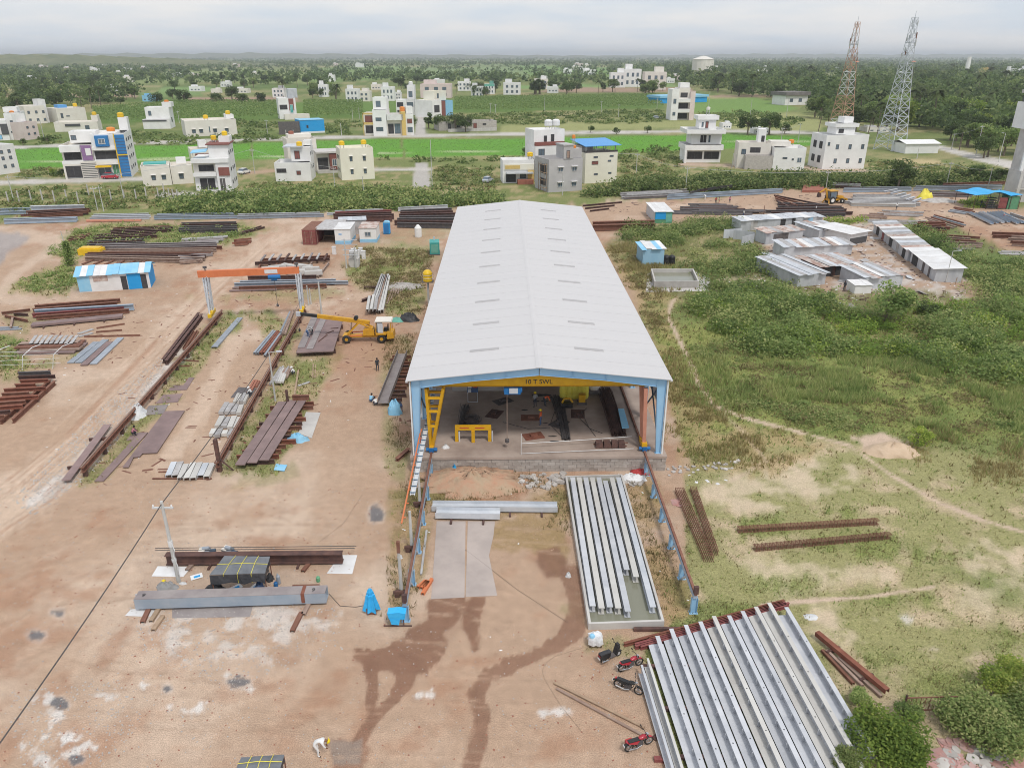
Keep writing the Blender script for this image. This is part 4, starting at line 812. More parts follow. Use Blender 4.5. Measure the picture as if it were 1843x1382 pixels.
lay('bright galvanized beam lying over the right hand stack',(1640,371),(1655,365),(1592,352),(1612,348),6,'I',.6,.4,'galv',z=.85,jit=.3)
lay('dark pile beam behind the backhoe at the hedge',(1503,339),(1552,341),(1508,331),(1548,333),4,'I',.5,.6,['steel_dark','sheet_grey','rust_dark'],z=.1,layers=2,jit=.8)
lay('blue grey girder in the hedge row right of the backhoe',(1516,347),(1640,345),(1520,344),(1640,342),2,'I',.5,.9,['steel_blue','steel_grey'],z=.1,bear=3)
lay('blue grey girder in the hedge row before the water tower',(1645,344),(1800,341),(1645,341),(1800,338),2,'I',.5,.9,['steel_blue','steel_grey'],z=.1,bear=3)
lay('long rusty beam on the bank left of the water tower',(1698,338),(1810,334),(1698,337),(1810,333),1,'I',.5,.9,'rust',z=.4)
lay('dark brown beam in the low stack behind the blue canopy',(1667,354),(1760,356),(1668,348),(1770,349),4,'I',.5,.5,['rust_dark','plate_grey'],z=.05,jit=1)
plate('flat rusty red sheet heap at the hedge near the backhoe',[(1443,347),(1484,347),(1480,336),(1446,336)],.7,'clay_tile',.7,'steel_sheets','sheet')
lay('pale blue channel fanned out before the blue canopy',(1746,387),(1785,406),(1800,385),(1840,404),6,'U',.7,.4,['steel_blue','steel_grey','steel_pale'],z=.3,jit=.6,bear=2)
lay('grey plank beam at the right edge of the yard',(1806,390),(1860,409),(1818,387),(1870,404),2,'I',.5,.5,'sheet_grey',z=.1)
lay('short grey channel left of the fanned channels',(1715,383),(1746,388),(1722,376),(1750,380),4,'C',.5,.3,['steel_grey','rust','sheet_grey'],z=.1,jit=.6)
lay('pale rusty plank beam in the low rows by the camp',(1590,388),(1655,391),(1592,381),(1655,384),5,'C',.5,.3,['rust_pale','rust','sheet_grey'],z=.1,jit=1,layers=1)
lay('short brown plank at the left end of the low rows',(1552,392),(1590,394),(1556,386),(1590,387),3,'C',.5,.3,['rust_pale','rust'],z=.1,jit=.6)
lay('long pale bar lying behind the tin shacks',(1549,400),(1662,405),(1552,396),(1664,399),3,'L',.3,.2,['sheet_grey','rust_pale'],z=.05,jit=1)
lay('rust brown beam piled above the shack row',(1655,418),(1705,420),(1652,406),(1700,407),5,'I',.5,.5,['rust','rust_dark','rust_red'],z=.1,jit=.8,layers=2)
lay('diagonal brown plank above the shack row',(1668,396),(1715,412),(1680,388),(1740,404),5,'C',.4,.25,['rust_pale','rust','steel_grey'],z=.05,jit=.6)
lay('rusty beam lying in the weeds right of the shacks',(1696,438),(1763,441),(1698,426),(1760,430),4,'I',.45,.4,['rust','rust_pale'],z=.1,jit=1,bear=2)
lay('short brown plank at the lower end of the weeds',(1712,450),(1762,450),(1712,444),(1760,443),3,'C',.4,.25,['rust_pale','sheet_grey'],z=.1,jit=.6)
lay('rust brown beam at the right edge beyond the weeds',(1785,428),(1870,432),(1785,423),(1870,426),2,'I',.5,.6,'rust',z=.1)
lay('stacked rust beam at the right edge of the picture',(1816,443),(1880,446),(1816,433),(1880,435),3,'I',.5,.5,['rust','rust_pale'],z=.1,layers=2)
lay('grey sheet at the right edge below the rust beams',(1800,458),(1870,460),(1800,453),(1870,455),3,'P',.6,.15,'sheet_grey',z=.03,cat='plate')
# ---- rebar cages in the right field
def cage(label,a,b_,w,h,nb=6):
 A=G(*a); B=G(*b_); d=B-A; Ln=d.length; mb=MB()
 for i in range(nb):
  for zz in(.03,h):mb.box(0,Ln,-w/2+w*i/(nb-1)-.015,-w/2+w*i/(nb-1)+.015,zz,zz+.03)
 for i in range(int(Ln/.32)):
  x=.1+i*.32+random.uniform(-.04,.04); mb.box(x,x+.035,-w/2-.03,w/2+.03,h+.031,h+.06)
  for s in(-1,1):mb.box(x,x+.035,s*w/2-.02,s*w/2+.02,.0,h)
 return thing('rebar_cage',mb,'rust',label,'rebar cage',A,math.atan2(d.y,d.x))
cage('long rusty rebar cage left of the pair by the rail',(1222,884),(1276,1012),.75,.4); cage('shorter rusty rebar cage right of the pair by the rail',(1247,882),(1287,1000),.5,.4,5)
cage('overgrown rusty rebar cage, upper of two in the field',(1327,957),(1580,942),.42,.4,5); cage('overgrown rusty rebar cage, lower of two in the field',(1356,990),(1602,967),.42,.4,5)
# --- buildings
mat('louver',(.06,.06,.065),None,.6)
def window(parent,P,u,v_,w_,h_,m='glass',fm='trim_dark',shade=False):
 """P lower-left corner, u across, outward v_; frame proud of the wall, pane inside, optional sunshade above"""
 u=u.normalized(); v_=v_.normalized(); z=Vector((0,0,1)); t_=min(.12,w_*.12,h_*.12)
 def slab(mb,a0,a1,z0,z1,d0,d1):
  p=[P+u*a+v_*d+z*zz for zz in(z0,z1)for(a,d)in((a0,d0),(a1,d0),(a1,d1),(a0,d1))]
  mb.add(p,[(0,3,2,1),(4,5,6,7),(0,1,5,4),(1,2,6,5),(2,3,7,6),(3,0,4,7)])
 f=MB(); slab(f,0,w_,0,t_,.0,.09); slab(f,0,w_,h_-t_,h_,.0,.09); slab(f,0,t_,t_,h_-t_,.0,.09); slab(f,w_-t_,w_,t_,h_-t_,.0,.09)
 if w_>1.2:slab(f,w_/2-t_/3,w_/2+t_/3,t_,h_-t_,.0,.08)
 o=part('window',f,fm,parent); p_=MB(); slab(p_,t_,w_-t_,t_,h_-t_,-.02,.03); part('pane',p_,m,o)
 if shade:s_=MB(); slab(s_,-.15,w_+.15,h_+.1,h_+.22,0,.55); part('sunshade',s_,'white_wall',o)
def tank(parent,P,r,h,m='tank_yellow',stand=0.):
 mb=MB().lathe([(r*.95,0),(r,h*.1),(r,h*.4),(r*.95,h*.45),(r,h*.5),(r,h*.8),(r*.55,h*.97),(r*.3,h)],(P.x,P.y,P.z+stand),14); part('water_tank',mb,m,parent,smooth=False)
 if stand>.3:
  b_=MB()
  for s in(-1,1):
   for q in(-1,1):b_.bar((P.x+s*r*.6,P.y+q*r*.6,P.z),(P.x+s*r*.6,P.y+q*r*.6,P.z+stand),.12)
  part('tank_stand',b_,'pole_grey',parent)
def house(name,label,Lp,Rp,depth,vols,wins=(),tanks=(),cat='house',group=None):
 """Lp, Rp: ground ends of the front wall in the photograph; vols (u0,u1,d0,d1,z0,z1,mat[,parapet]); z in photo pixels of height"""
 A=G(*Lp); B=G(*Rp); u=B-A; W=u.length; rz=math.atan2(u.y,u.x); k=(MPP(Lp[1])[1]+MPP(Rp[1])[1])/2
 o=empty(name,A,label,cat,rz,group)
 for v_ in vols:
  u0,u1,d0,d1,z0,z1,m=v_[:7]; par=v_[7]if len(v_)>7 else.9
  x0,x1,y0,y1,a,b_=u0*W,u1*W,d0*depth,d1*depth,z0*k,z1*k; mb=MB()
  if par>0 and b_-a>par+.5:
   mb.box(x0,x1,y0,y1,a,b_-par); t_=.18
   mb.box(x0,x1,y0,y0+t_,b_-par+.001,b_); mb.box(x0,x1,y1-t_,y1,b_-par+.001,b_); mb.box(x0,x0+t_,y0+t_,y1-t_,b_-par+.001,b_); mb.box(x1-t_,x1,y0+t_,y1-t_,b_-par+.001,b_)
  else:mb.box(x0,x1,y0,y1,a,b_)
  part({'blue_roof':'roof','clay_tile':'roof','roof_dark':'roof'}.get(m,'slab' if z1-z0<5 else 'wall'),mb,m,o)
 for w_ in wins:
  f=w_[0]; a0,a1,z0,z1,pos=w_[1:6]; m=w_[6]if len(w_)>6 else 'glass'; fm=w_[7]if len(w_)>7 else 'trim_dark'
  if f=='F':window(o,Vector((a0*W,pos*depth,z0*k)),Vector((1,0,0)),Vector((0,-1,0)),(a1-a0)*W,(z1-z0)*k,m,fm,len(w_)>8)
  elif f=='R':window(o,Vector((pos*W,a0*depth,z0*k)),Vector((0,1,0)),Vector((1,0,0)),(a1-a0)*depth,(z1-z0)*k,m,fm)
  else:window(o,Vector((pos*W,a1*depth,z0*k)),Vector((0,-1,0)),Vector((-1,0,0)),(a1-a0)*depth,(z1-z0)*k,m,fm)
 for tt in tanks:tank(o,Vector((tt[0]*W,tt[1]*depth,tt[2]*k)),tt[3],tt[4],tt[5],tt[6]if len(tt)>6 else 0)
 return o,W,k
WW,CR,GW_='white_wall','cream','grey_wall'
def grid(face,us,zs,w_,h_,pos,m='glass',fm='trim_dark',sh=False):return[(face,u,u+w_,z,z+h_,pos,m,fm)+((1,)if sh else())for u in us for z in zs]
# ---- near row of houses
house('house','white block house cut by the left picture edge',(-50,322),(37,310),13,[(0,1,0,1,0,50,WW),(.6,.8,.3,.7,50,60,WW)],grid('F',(.5,.68,.84),(10,24,35),.06,6,0)+grid('R',(.3,.6),(10,30),.1,6,1))
h,W_,k_=house('house','three storey house with blue and purple facade panels',(119,324),(238,319),17,[(0,.47,0,.9,0,26,CR,0),(0,.47,.12,.9,26.1,57,CR),(.0,.47,0,.119,26.1,31,WW,0),(0,.3,0,.119,46,57,WW,0),(.1,.5,.5,.95,57.1,76,WW),(.48,.84,.06,1,0,74,WW),(.845,1,0,1,0,75,WW),(.85,.995,-.015,-.001,2,73,'blue_wall',0),(.48,.84,-.0,.059,23,31,WW,0),(.48,.84,-.0,.059,48,53,WW,0),(.86,1,.7,.97,75.1,97,WW),(.32,.47,-.02,-.001,32,57,'purple',0),(.38,.46,-.03,-.021,40,52,WW,0),(.27,.50,-.03,-.001,0,30,CR,0),(.835,.85,-.02,0,0,75,'tank_yellow',0),(.845,1,-.03,-.016,38,40,'tank_yellow',0),(.55,.75,-.02,.055,54,72,'blue_wall',0),(.48,.72,-.05,-.001,19,22,'tank_yellow',0)],[('F',.03,.26,2,23,0,'dark_open'),('F',.03,.28,32,45,.12,'dark_open'),('F',.5,.7,2,18,.06,'glass','white'),('F',.5,.82,32,46,.06,'dark_open'),('F',.6,.7,58,67,-.02,'glass','white'),('F',.72,.82,3,24,.06,'green_paint','white'),('F',.12,.2,62,70,.5)]+grid('R',(.15,.4,.65),(12,30,46,60),.09,6,1),[(.9,.82,97,1.0,1.5,'tank_yellow'),(.72,.7,74,1.3,1.3,'tank_orange')])
for j in range(9):part('stone_band',MB().box(.275*W_,.495*W_,-.56,-.515,(2+j*3)*k_,(3.2+j*3)*k_),'trim_dark',h)
for j in range(13):part('panel_groove',MB().box(.852*W_,.992*W_,-.30,-.26,(4+j*5.2)*k_,(4.5+j*5.2)*k_),'steel_dark',h)
house('house','low cream house with turquoise tarpaulin on its roof',(259,336),(350,331),11,[(0,.56,0,1,0,34,GW_ if 0 else CR),(.57,1,.1,1,0,32,CR),(.05,.5,.3,.8,34.1,36,'teal',0),(.7,.9,.5,.8,32,42,WW)],grid('F',(.18,.38),(10,),.08,8,0,sh=True)+grid('F',(.72,),(9,),.09,9,.1,sh=True))
h,W_,k_=house('house','white three storey house with cream balcony and blue awning',(353,347),(419,345),12,[(0,.62,.1,1,0,27,WW,0),(0,.62,0,1,27.1,33,WW,0),(0,.62,.12,1,33.1,50,CR,0),(.63,1,0,1,0,50,WW,0),(0,1,-.03,1,50.1,57,WW,.8),(.45,1,.25,1,57.2,78,WW,0),(.4,1.04,.2,1.02,78.1,80,'brown_red',0),(.7,1.0,.6,1,80.1,90,WW),(.7,.99,-.03,-.001,28,42,'brown_red',0)],[('F',.12,.55,3,24,.1,'dark_open','white'),('F',.68,.85,2,24,0,'steel_dark','white'),('F',.15,.56,35,46,.12,'dark_open')]+grid('R',(.2,.5,.75),(12,34,62),.1,6,1),[(.85,.8,90,.8,1.3,'tank_yellow'),(.55,.7,80,.8,1.3,'tank_yellow',.6)])
part('awning',MB().prism([(0,.6,66*k_),(.42*W_,.6,68*k_),(.42*W_,.6,69*k_),(0,.6,67*k_)],(0,0,0),(0,4,.4)),'blue_light',h)
for q in(.05,.38):part('awning_post',MB().box(q*W_,q*W_+.1,.8,.9,57*k_,66*k_),'pole_grey',h)
house('house','small cream rooftop house behind the white three storey house',(346,292),(382,290),9,[(0,1,0,1,0,22,CR),(.2,.9,-.02,-.001,4,14,'brown_red',0),(.5,.9,.4,.9,22,34,WW)],[('F',.35,.75,5,12,-.02)])
house('house','white two level house with grey roof terrace',(497,327),(561,326),10,[(0,1,0,1,0,32,WW),(.45,1,.3,1,32.1,56,WW,0),(.25,.8,.2,1.05,56.1,58,'zinc',0),(.8,1,.5,.9,58,66,WW)],[('F',.05,.32,15,22,0,'dark_open'),('F',.6,.72,11,18,0,'brown_red')]+[('F',.55,.7,36,50,.3,'brown_red')]+grid('R',(.3,.6),(20,42),.1,6,1),[(.7,.4,58,.9,1.3,'tank_yellow')])
house('house','tall cream house behind the grey terrace house',(522,308),(574,305),9,[(0,1,0,1,0,54,CR),(.1,.9,.3,.8,54,60,CR)],grid('F',(.2,.6),(36,),.12,8,0)+grid('R',(.3,.6),(10,30),.12,7,1),[(.25,.5,60,.9,1.0,'clay_tile')])
house('house','grey roofed house with maroon window frame',(573,313),(614,311),10,[(0,1,.15,1,0,34,CR,0),(-.03,1.0,-.03,1,34.1,37,'conc_pale',0),(.55,1,.0,.14,6,33,'brown_red',0),(0,1,0,.14,0,5,'conc_pale',0)],[('F',.05,.5,6,26,.15,'dark_open'),('F',.65,.85,12,24,0,'glass','white')])
house('house','plain pale yellow house with two yellow roof tanks',(616,325),(675,322),9,[(0,1,0,1,0,54,'pale_yellow')],grid('F',(.28,.68),(10,32),.08,8,0,sh=True)+grid('L',(.3,.6),(12,34),.1,7,0),[(.12,.4,52,.9,1.3,'tank_yellow',1.0),(.8,.5,52,.9,1.3,'tank_yellow',1.0)])
# ---- cluster behind the shed
house('house','small yellow and white house with lean-to beside the grey house',(906,332),(962,331),9,[(0,1,.2,1,0,40,WW),(.05,1,.18,.199,23,33,'pale_yellow',0),(.08,.55,.16,.179,25,31,'ochre',0),(.1,.95,-.1,.17,18,20,'zinc',0),(.45,.95,-.15,.1,0,8,'clay_tile',0),(.8,1,.1,.198,0,22,'ochre',0)],[('F',.1,.42,2,16,.2,'dark_open'),('F',.55,.75,8,16,.2,'glass')],[(.9,.4,40,.9,1.3,'tank_yellow',.8)])
house('house','tall white house carrying two white roof tanks',(963,327),(1017,324),9,[(0,1,0,1,0,60,WW,0),(0,1,.15,1,60.1,86,WW,.9),(.0,.95,-.01,.1,60,66,'brown_red',0)],[('F',.32,.42,62,76,.15,'dark_open'),('F',.55,.66,62,78,.15,'dark_open'),('F',.1,.3,25,38,0),('F',.1,.3,42,55,0)],[(.55,.4,86,1.2,1.9,'white',.9),(.8,.4,86,1.2,1.9,'white',.9)])
h,W_,k_=house('house','unpainted grey two storey house behind the shed roof',(987,347),(1047,343),10,[(0,1,0,1,0,56,GW_,1.4),(.42,.7,-.02,.5,56,78,GW_,0),(.7,.98,.05,.5,56,72,GW_,0),(.4,.72,-.04,.52,78.1,80,GW_,0)],grid('F',(.27,.68),(8,34),.15,8,0,fm='conc_pale',sh=True)+[('F',.5,.6,57,70,-.02,'rust_pale'),('L',.2,.6,10,22,0,'dark_open'),('L',.2,.6,30,46,0,'dark_open')],[(.82,.25,72,.8,.8,'tank_orange'),(.82,.25,72,.5,1.0,'tank_orange',2.6)])
b_=MB()
for zz in(0,1,2,3):
 for q in(-1.2,-.5):b_.bar((q,.5,0),(q,.5,50*k_),.12); b_.bar((q,4.5,0),(q,4.5,50*k_),.12)
 b_.bar((-1.4,.5,(8+zz*13)*k_),(-.2,.5,(8+zz*13)*k_),.12); b_.bar((-1.2,.4,(8+zz*13)*k_),(-1.2,4.6,(8+zz*13)*k_),.12)
part('scaffold',b_,'wood',h)
h,W_,k_=house('house','pale yellow house topped by an open floor with blue roof',(1052,331),(1109,328),10,[(0,1,0,1,0,52,'pale_yellow',.6),(0,.35,.3,1,52,62,'brick_grey',0)],[('F',.25,.38,43,46,0),('F',.75,.87,44,47,0),('F',.2,.4,32,38,0,'brown_red'),('F',.7,.8,36,39,0),('F',.28,.4,14,17,0),('F',.73,.83,15,18,0)])
for q in(.02,.33,.63,.93):
 for y in(.4,9.2):part('roof_post',MB().box(q*W_,q*W_+.25,y,y+.25,50*k_,62.5*k_+(.0 if y<1 else.5)),'pole_grey',h)
part('roof',MB().prism([(-.06*W_,-1.0,63*k_),(1.06*W_,-1.0,63.5*k_),(1.06*W_,-1.0,64.4*k_),(-.06*W_,-1.0,64*k_)],(0,0,0),(0,12,1.0)),'blue_roof',h)
part('railing',MB().box(0,W_,.1,.16,52*k_,55.5*k_),'steel_dark',h)
# ---- right row
house('house','white terraced villa with stacked balconies and roof room',(1231,294),(1298,294),12,[(.05,1,.15,1,0,22,WW,0),(0,1.02,0,1,22.1,31,WW,1.3),(.2,1,.25,1,31,50,WW,0),(.0,1.03,-.05,1,50.1,57,WW,.9),(.38,.82,.3,.8,57,72,WW,0),(.32,.88,.25,.85,72.1,79,WW,.7),(.0,.05,0,.14,0,22,WW,0)],[('F',.1,.5,6,19,.15,'dark_open'),('F',.55,.95,6,19,.15,'dark_open'),('F',.42,.6,33,47,.25,'dark_open','white'),('F',.65,.7,34,46,.25),('F',.54,.62,58,69,.3,'brown_red'),('F',.44,.49,60,68,.3)]+grid('R',(.4,.7),(8,35),.1,8,1),[(.62,.5,79,.7,1.0,'cream',1.8)])
house('house','cream house with unfinished grey block front room',(1328,305),(1446,307),12,[(0,.5,.3,1,0,44,CR,.9),(.52,1,0,.9,0,38,WW,1.0),(.1,.515,0,.29,0,24,'brick_grey',.5),(.3,.42,.5,.8,44,66,WW,0),(.5,.8,.4,.9,38,46,CR,0)],[('F',.05,.12,24,33,.3),('F',.18,.34,27,36,.3,'dark_open'),('F',.88,.95,13,22,0,'glass','white'),('F',.66,.73,19,22,0),('F',.80,.83,17,20,0),('F',.35,.4,44.5,55,.5,'dark_open')],[(.83,.6,38,.9,1.3,'tank_orange',.8)])
house('house','white two storey house below the red lattice mast',(1479,305),(1554,304),11,[(0,1,0,1,0,58,WW,.7),(.28,.72,.2,.8,58,70,WW,0),(.22,.78,.15,.85,70.1,76,WW,.6),(.5,.72,.4,.8,76,86,WW,.5)],grid('F',(.25,.55,.85),(10,34),.07,8,0)+grid('L',(.2,.6),(10,34),.2,12,0,'dark_open')+[('F',.05,.1,40,46,0),('F',.33,.45,60,67,.2,'dark_open')])
hs=empty('shed',G(1628,277),'small white gabled shed near the road bend','shed',.1); k_=MPP(277)[1]; w_=14; d_=10
part('wall',MB().box(0,w_,0,d_,0,17*k_),'white',hs)
for a in range(2):part('roof',MB().sheet([(-.5,-.6 if a==0 else d_/2,(17 if a==0 else 22)*k_),(w_+.5,-.6 if a==0 else d_/2,(17 if a==0 else 22)*k_),(w_+.5,d_/2 if a==0 else d_+.6,(22 if a==0 else 17)*k_),(-.5,d_/2 if a==0 else d_+.6,(22 if a==0 else 17)*k_)],.15),'white',hs)
# ---- middle distance
house('house','white stepped house in front of the cane field',(259,233),(313,232),14,[(0,.9,0,1,0,16,WW),(.1,.9,.2,1,16,36,WW),(.68,.98,.3,.9,36,44,WW),(.0,.8,-.02,0,13,15,'trim_dark',0)],[('F',.2,.3,22,30,.2),('R',.4,.6,10,18,.9)],[(.8,.6,44,1.2,1.0,'tank_orange')])
house('house','long single storey cream house with twin roof tanks',(336,247),(428,243),16,[(0,1,0,1,0,27,CR),(.85,1,.3,.8,27,34,WW)],grid('F',(.12,.26,.53,.76),(6,),.07,6,0,sh=True)+[('F',.45,.47,6,16,0)],[(.45,.4,25,1.2,1.8,'tank_yellow',.8),(.9,.4,34,1.2,1.8,'tank_yellow')])
house('house','white house with brown panel beside the blue shed',(504,215),(541,214),12,[(0,.5,0,1,0,35,WW),(.5,.85,.1,1,0,35,WW),(.5,.75,.08,.1,14,34,'brown_red',0),(.55,1,.3,1,35,50,'zinc',0),(.2,1.4,-.5,-.1,0,9,CR)],[('F',.05,.42,16,24,0,'dark_open'),('F',.55,.7,10,24,.08,'teal','white')])
hs=house('shed','bright blue sheet shed next to a black sheet fence',(542,241),(585,239),10,[(0,1,0,1,0,22,'blue_bright',0),(-.01,1.02,-.02,1.02,22.1,23,'blue_light',0),(0,1,-.01,0,0,3,WW,0)],[('F',.25,.33,9,14,0,'dark_open')],cat='shed')[0]
house('fence','black sheet fence enclosure left of the blue shed',(503,243),(541,242),10,[(0,1,0,.03,0,22,'steel_dark',0),(0,.02,.03,1,0,22,'steel_dark',0),(.3,.33,-.02,0,0,8,'pole_grey',0),(.65,.68,-.02,0,0,8,'pole_grey',0)],cat='fence')
house('house','yellow edged two storey house at the crossroads',(655,245),(697,245),12,[(0,.42,.2,1,0,38,CR,.6),(.42,1,0,1,0,44,WW,.6),(.42,1,.3,.9,44,64,WW),(0,.43,-.02,.0,19,23,'ochre',0),(0,.03,-.02,0,0,38,'ochre',0),(0,.43,-.02,.0,36,39,'ochre',0)],[('F',.06,.4,4,17,.2,'dark_open'),('F',.06,.4,22,34,.2,'brown_red'),('F',.55,.85,8,15,0),('F',.55,.8,25,31,0),('F',.55,.75,48,58,.3)])
house('house','low house with ochre pillar and blue parapet by the crossroads',(698,245),(746,244),12,[(0,.55,.15,1,0,26,CR,0),(0,.6,0,1,26.1,36,'blue_light' if 0 else 'zinc_white',1.5),(.55,.7,0,.9,0,40,'ochre',0),(.7,1,.1,1,0,36,WW),(.75,1,.3,.8,36,48,WW)],[('F',.04,.25,3,20,.15,'dark_open'),('F',.28,.5,3,20,.15),('F',.76,.95,5,14,.1),('F',.76,.95,20,28,.1,'brown_red')],[(.62,.4,40,1.3,2.2,'tank_orange')])
house('house','slim grey white tower house behind the crossroads pair',(714,208),(746,208),14,[(0,.55,0,1,0,26,WW),(.55,1,.05,1,0,27,'zinc_white'),(.6,1,.3,.9,27,50,WW)],[('F',.05,.45,3,9,0,'dark_open'),('F',.05,.4,14,22,0,'dark_open'),('F',.6,.95,14,22,.05),('F',.68,.9,30,40,.3)],[(.8,.5,50,1.4,2.2,'white')])
house('house','cream house with brown and sky blue walls behind dark trees',(779,212),(817,208),14,[(0,.42,0,1,0,28,WW),(.42,.65,.05,1,0,26,'brown_red'),(.65,1,.05,1,0,26,'blue_light'),(.4,.98,.4,1,26,42,'pale_yellow')],[('F',.08,.32,8,20,0,'dark_open'),('F',.55,.63,30,38,.4)])
house('ruin','roofless grey brick building beside the crossroads',(790,236),(897,233),16,[(0,.45,0,.05,0,15,'brick_grey',0),(.5,1,.2,.25,0,14,'brick_grey',0),(.96,1,.25,.9,0,14,'brick_grey',0),(.5,1,.85,.9,0,14,'brick_grey',0),(0,.03,.05,.8,0,15,'brick_grey',0),(.1,.9,-.5,-.45,0,5,'conc_pale',0)],[('F',.15,.2,3,12,0,'dark_open'),('F',.3,.35,5,10,0,'dark_open'),('F',.6,.66,2,11,.2,'brown_red'),('F',.76,.82,7,10,.2,'dark_open')],cat='ruin')
house('house','white balcony house at the edge of the green field',(1206,217),(1248,217),14,[(0,.3,0,1,0,52,WW),(.3,.8,.2,1,0,54,CR),(.3,.8,0,.2,13,19,WW,0),(.3,.8,0,.2,30,36,WW,0),(.8,1,.02,1,0,48,'pinkish'),(.4,.8,.4,.9,54,62,WW)],[('F',.35,.75,2,12,.2,'dark_open'),('F',.35,.75,19,29,.2,'dark_open'),('F',.4,.7,38,46,.2,'dark_open'),('F',.08,.2,8,14,0),('F',.08,.2,28,36,0)])
house('shed','sky blue roofed shed behind the balcony house',(1188,187),(1272,184),16,[(0,1,0,1,0,9,'blue_bright',0),(-.02,1.02,-.05,1.05,9.1,13,'blue_light',0)],cat='shed')
# ---- left edge group
house('house','white house with grey panel at the far left',(-20,254),(44,252),14,[(0,.6,0,1,0,34,WW),(.6,1,.1,1,0,46,WW),(.42,.62,-.02,0,10,28,'trim_dark',0),(.5,.9,.5,.9,46,54,WW)],[('F',.1,.2,20,26,0),('F',.25,.35,20,26,0),('F',.7,.78,28,33,.1),('F',.84,.92,28,33,.1),('F',.05,.4,2,10,0,'blue_light'),('F',.66,.95,12,15,.1)])
house('house','pink walled house right of the grey panel house',(46,253),(73,250),12,[(0,1,0,1,0,30,'pinkish'),(.1,.7,.3,.9,30,44,WW)],grid('F',(.25,.65),(8,19),.14,4,0),[(.3,.6,44,1,1.2,'tank_orange')])
house('house','cream upper storey house behind the pink house',(50,224),(86,222),14,[(0,1,0,1,0,30,CR),(.82,1.2,.2,.8,0,40,'zinc_white')],grid('F',(.12,.5,.85),(4,17),.12,5,0))
house('house','cream house with blue roof tarpaulin at left',(106,222),(158,219),16,[(0,1,0,1,0,24,'pinkish' if 0 else CR),(.2,.5,.3,.7,24.1,29,'blue_roof',0)],[('F',.12,.2,8,16,0),('F',.3,.42,10,12,0)],[(.82,.4,22,1.2,2.0,'tank_yellow',1)])
house('house','low cream house with terrace below the blue tarpaulin house',(100,238),(178,236),12,[(0,1,0,1,0,16,CR),(.85,1,.3,.8,16,26,CR),(.25,.6,-.03,0,9,13,'trim_dark',0)],[('F',.7,.8,2,10,0)],[(.92,.5,26,1.1,1.6,'tank_yellow')])
# ---- distant buildings
FAR=[(623,646,184,28,WW,'stepped white far house left of a cream one at centre left'),(637,666,183,22,CR,'cream far house joined to the stepped white house'),(687,710,182,30,WW,'tall narrow white far house behind the crossroads'),(707,722,180,16,WW,'small white far house beside the tall narrow one'),(757,812,177,30,'pinkish','wide pink far house above the lane'),(824,847,164,20,WW,'white far house right of the wide pink house'),(848,870,176,24,WW,'white far house second right of the wide pink house'),(872,890,170,22,'green_wall','far house with green band under its roof'),(906,937,171,26,'zinc_white','grey far house left of the dark tree row'),(962,986,161,22,CR,'cream far house peeping over the dark tree row'),(1050,1072,137,13,WW,'tiny white far house above the middle of the dark tree row'),(1098,1125,158,32,WW,'left white block of the far pair right of the dark trees'),(1122,1153,157,38,WW,'right white block of the far pair right of the dark trees'),(1159,1198,162,38,CR,'tall cream far block right of the white pair'),(257,279,184,14,'blue_light','pale blue far house at the cane field corner'),(192,207,167,14,WW,'white far house among the upper left palms'),(341,363,165,11,WW,'white far house above the cane edge trees, left'),(397,414,157,11,WW,'white far house above the cane edge trees, middle'),(424,446,168,10,CR,'cream far house above the cane edge trees, right'),(491,512,176,20,WW,'white far house behind the brown panel house'),(574,590,175,27,WW,'tall white far house among palms at centre left'),(590,602,166,12,WW,'small white far house right of the tall palm side house'),(140,165,143,7,WW,'low white far roof at upper left, nearest the hill'),(165,200,145,6,'pinkish','low pink far roof beside the low white roof'),(310,330,140,8,WW,'tiny white far house on the pale field at left'),(20,40,144,6,WW,'tiny white far roof in the left edge grove, first'),(80,95,147,6,WW,'tiny white far roof in the left edge grove, second'),(1657,1685,192,24,CR,'cream far house in the woods right of the grey mast'),(1741,1784,210,22,CR,'wide cream house above the road bend'),(1468,1485,175,14,WW,'small white house among trees left of the red mast'),(1560,1600,238,10,CR,'low cream walled house between the masts'),(1818,1870,141,20,'zinc_white','grey far block at the right edge skyline'),(1770,1790,133,10,'ochre','ochre far house near the white chimney'),(1705,1722,172,14,WW,'white far house in the woods above the wide cream house'),(780,800,150,8,WW,'low white far house above the wide pink house'),(380,396,168,9,CR,'low cream far house above the cane edge'),(668,686,162,12,CR,'cream far house left of the tall narrow white one'),(1300,1316,232,12,WW,'small white house on the meadow beyond the villa'),(1356,1386,241,11,WW,'low white shed between the dark tree pair'),(985,1005,168,14,WW,'white far house at the left end of the dark tree row'),(1200,1214,150,10,WW,'small white far house right of the tall cream block')]
for i,(a,b_,y,h,m,lb)in enumerate(FAR):
 wd=(G(b_,y)-G(a,y)).length; dp=min(max(wd*.8,7),18); vol=[(0,1,0,1,0,h*.78,m)]; vol.append((.1+.4*(i%2),.5+.4*(i%2),.3,.8,h*.78,h,m if i%3 else WW))
 if m=='green_wall':vol[0]=(0,1,0,1,0,h*.78,WW); vol.append((0,1,-.02,0,h*.6,h*.78,'green_wall',0))
 house('house',lb,(a,y),(b_,y),dp,vol,grid('F',(.15,.45,.72),(h*.2,)if h<16 else(h*.12,h*.45),.13,h*.17,0)if h>9 else[])
random.seed(77)
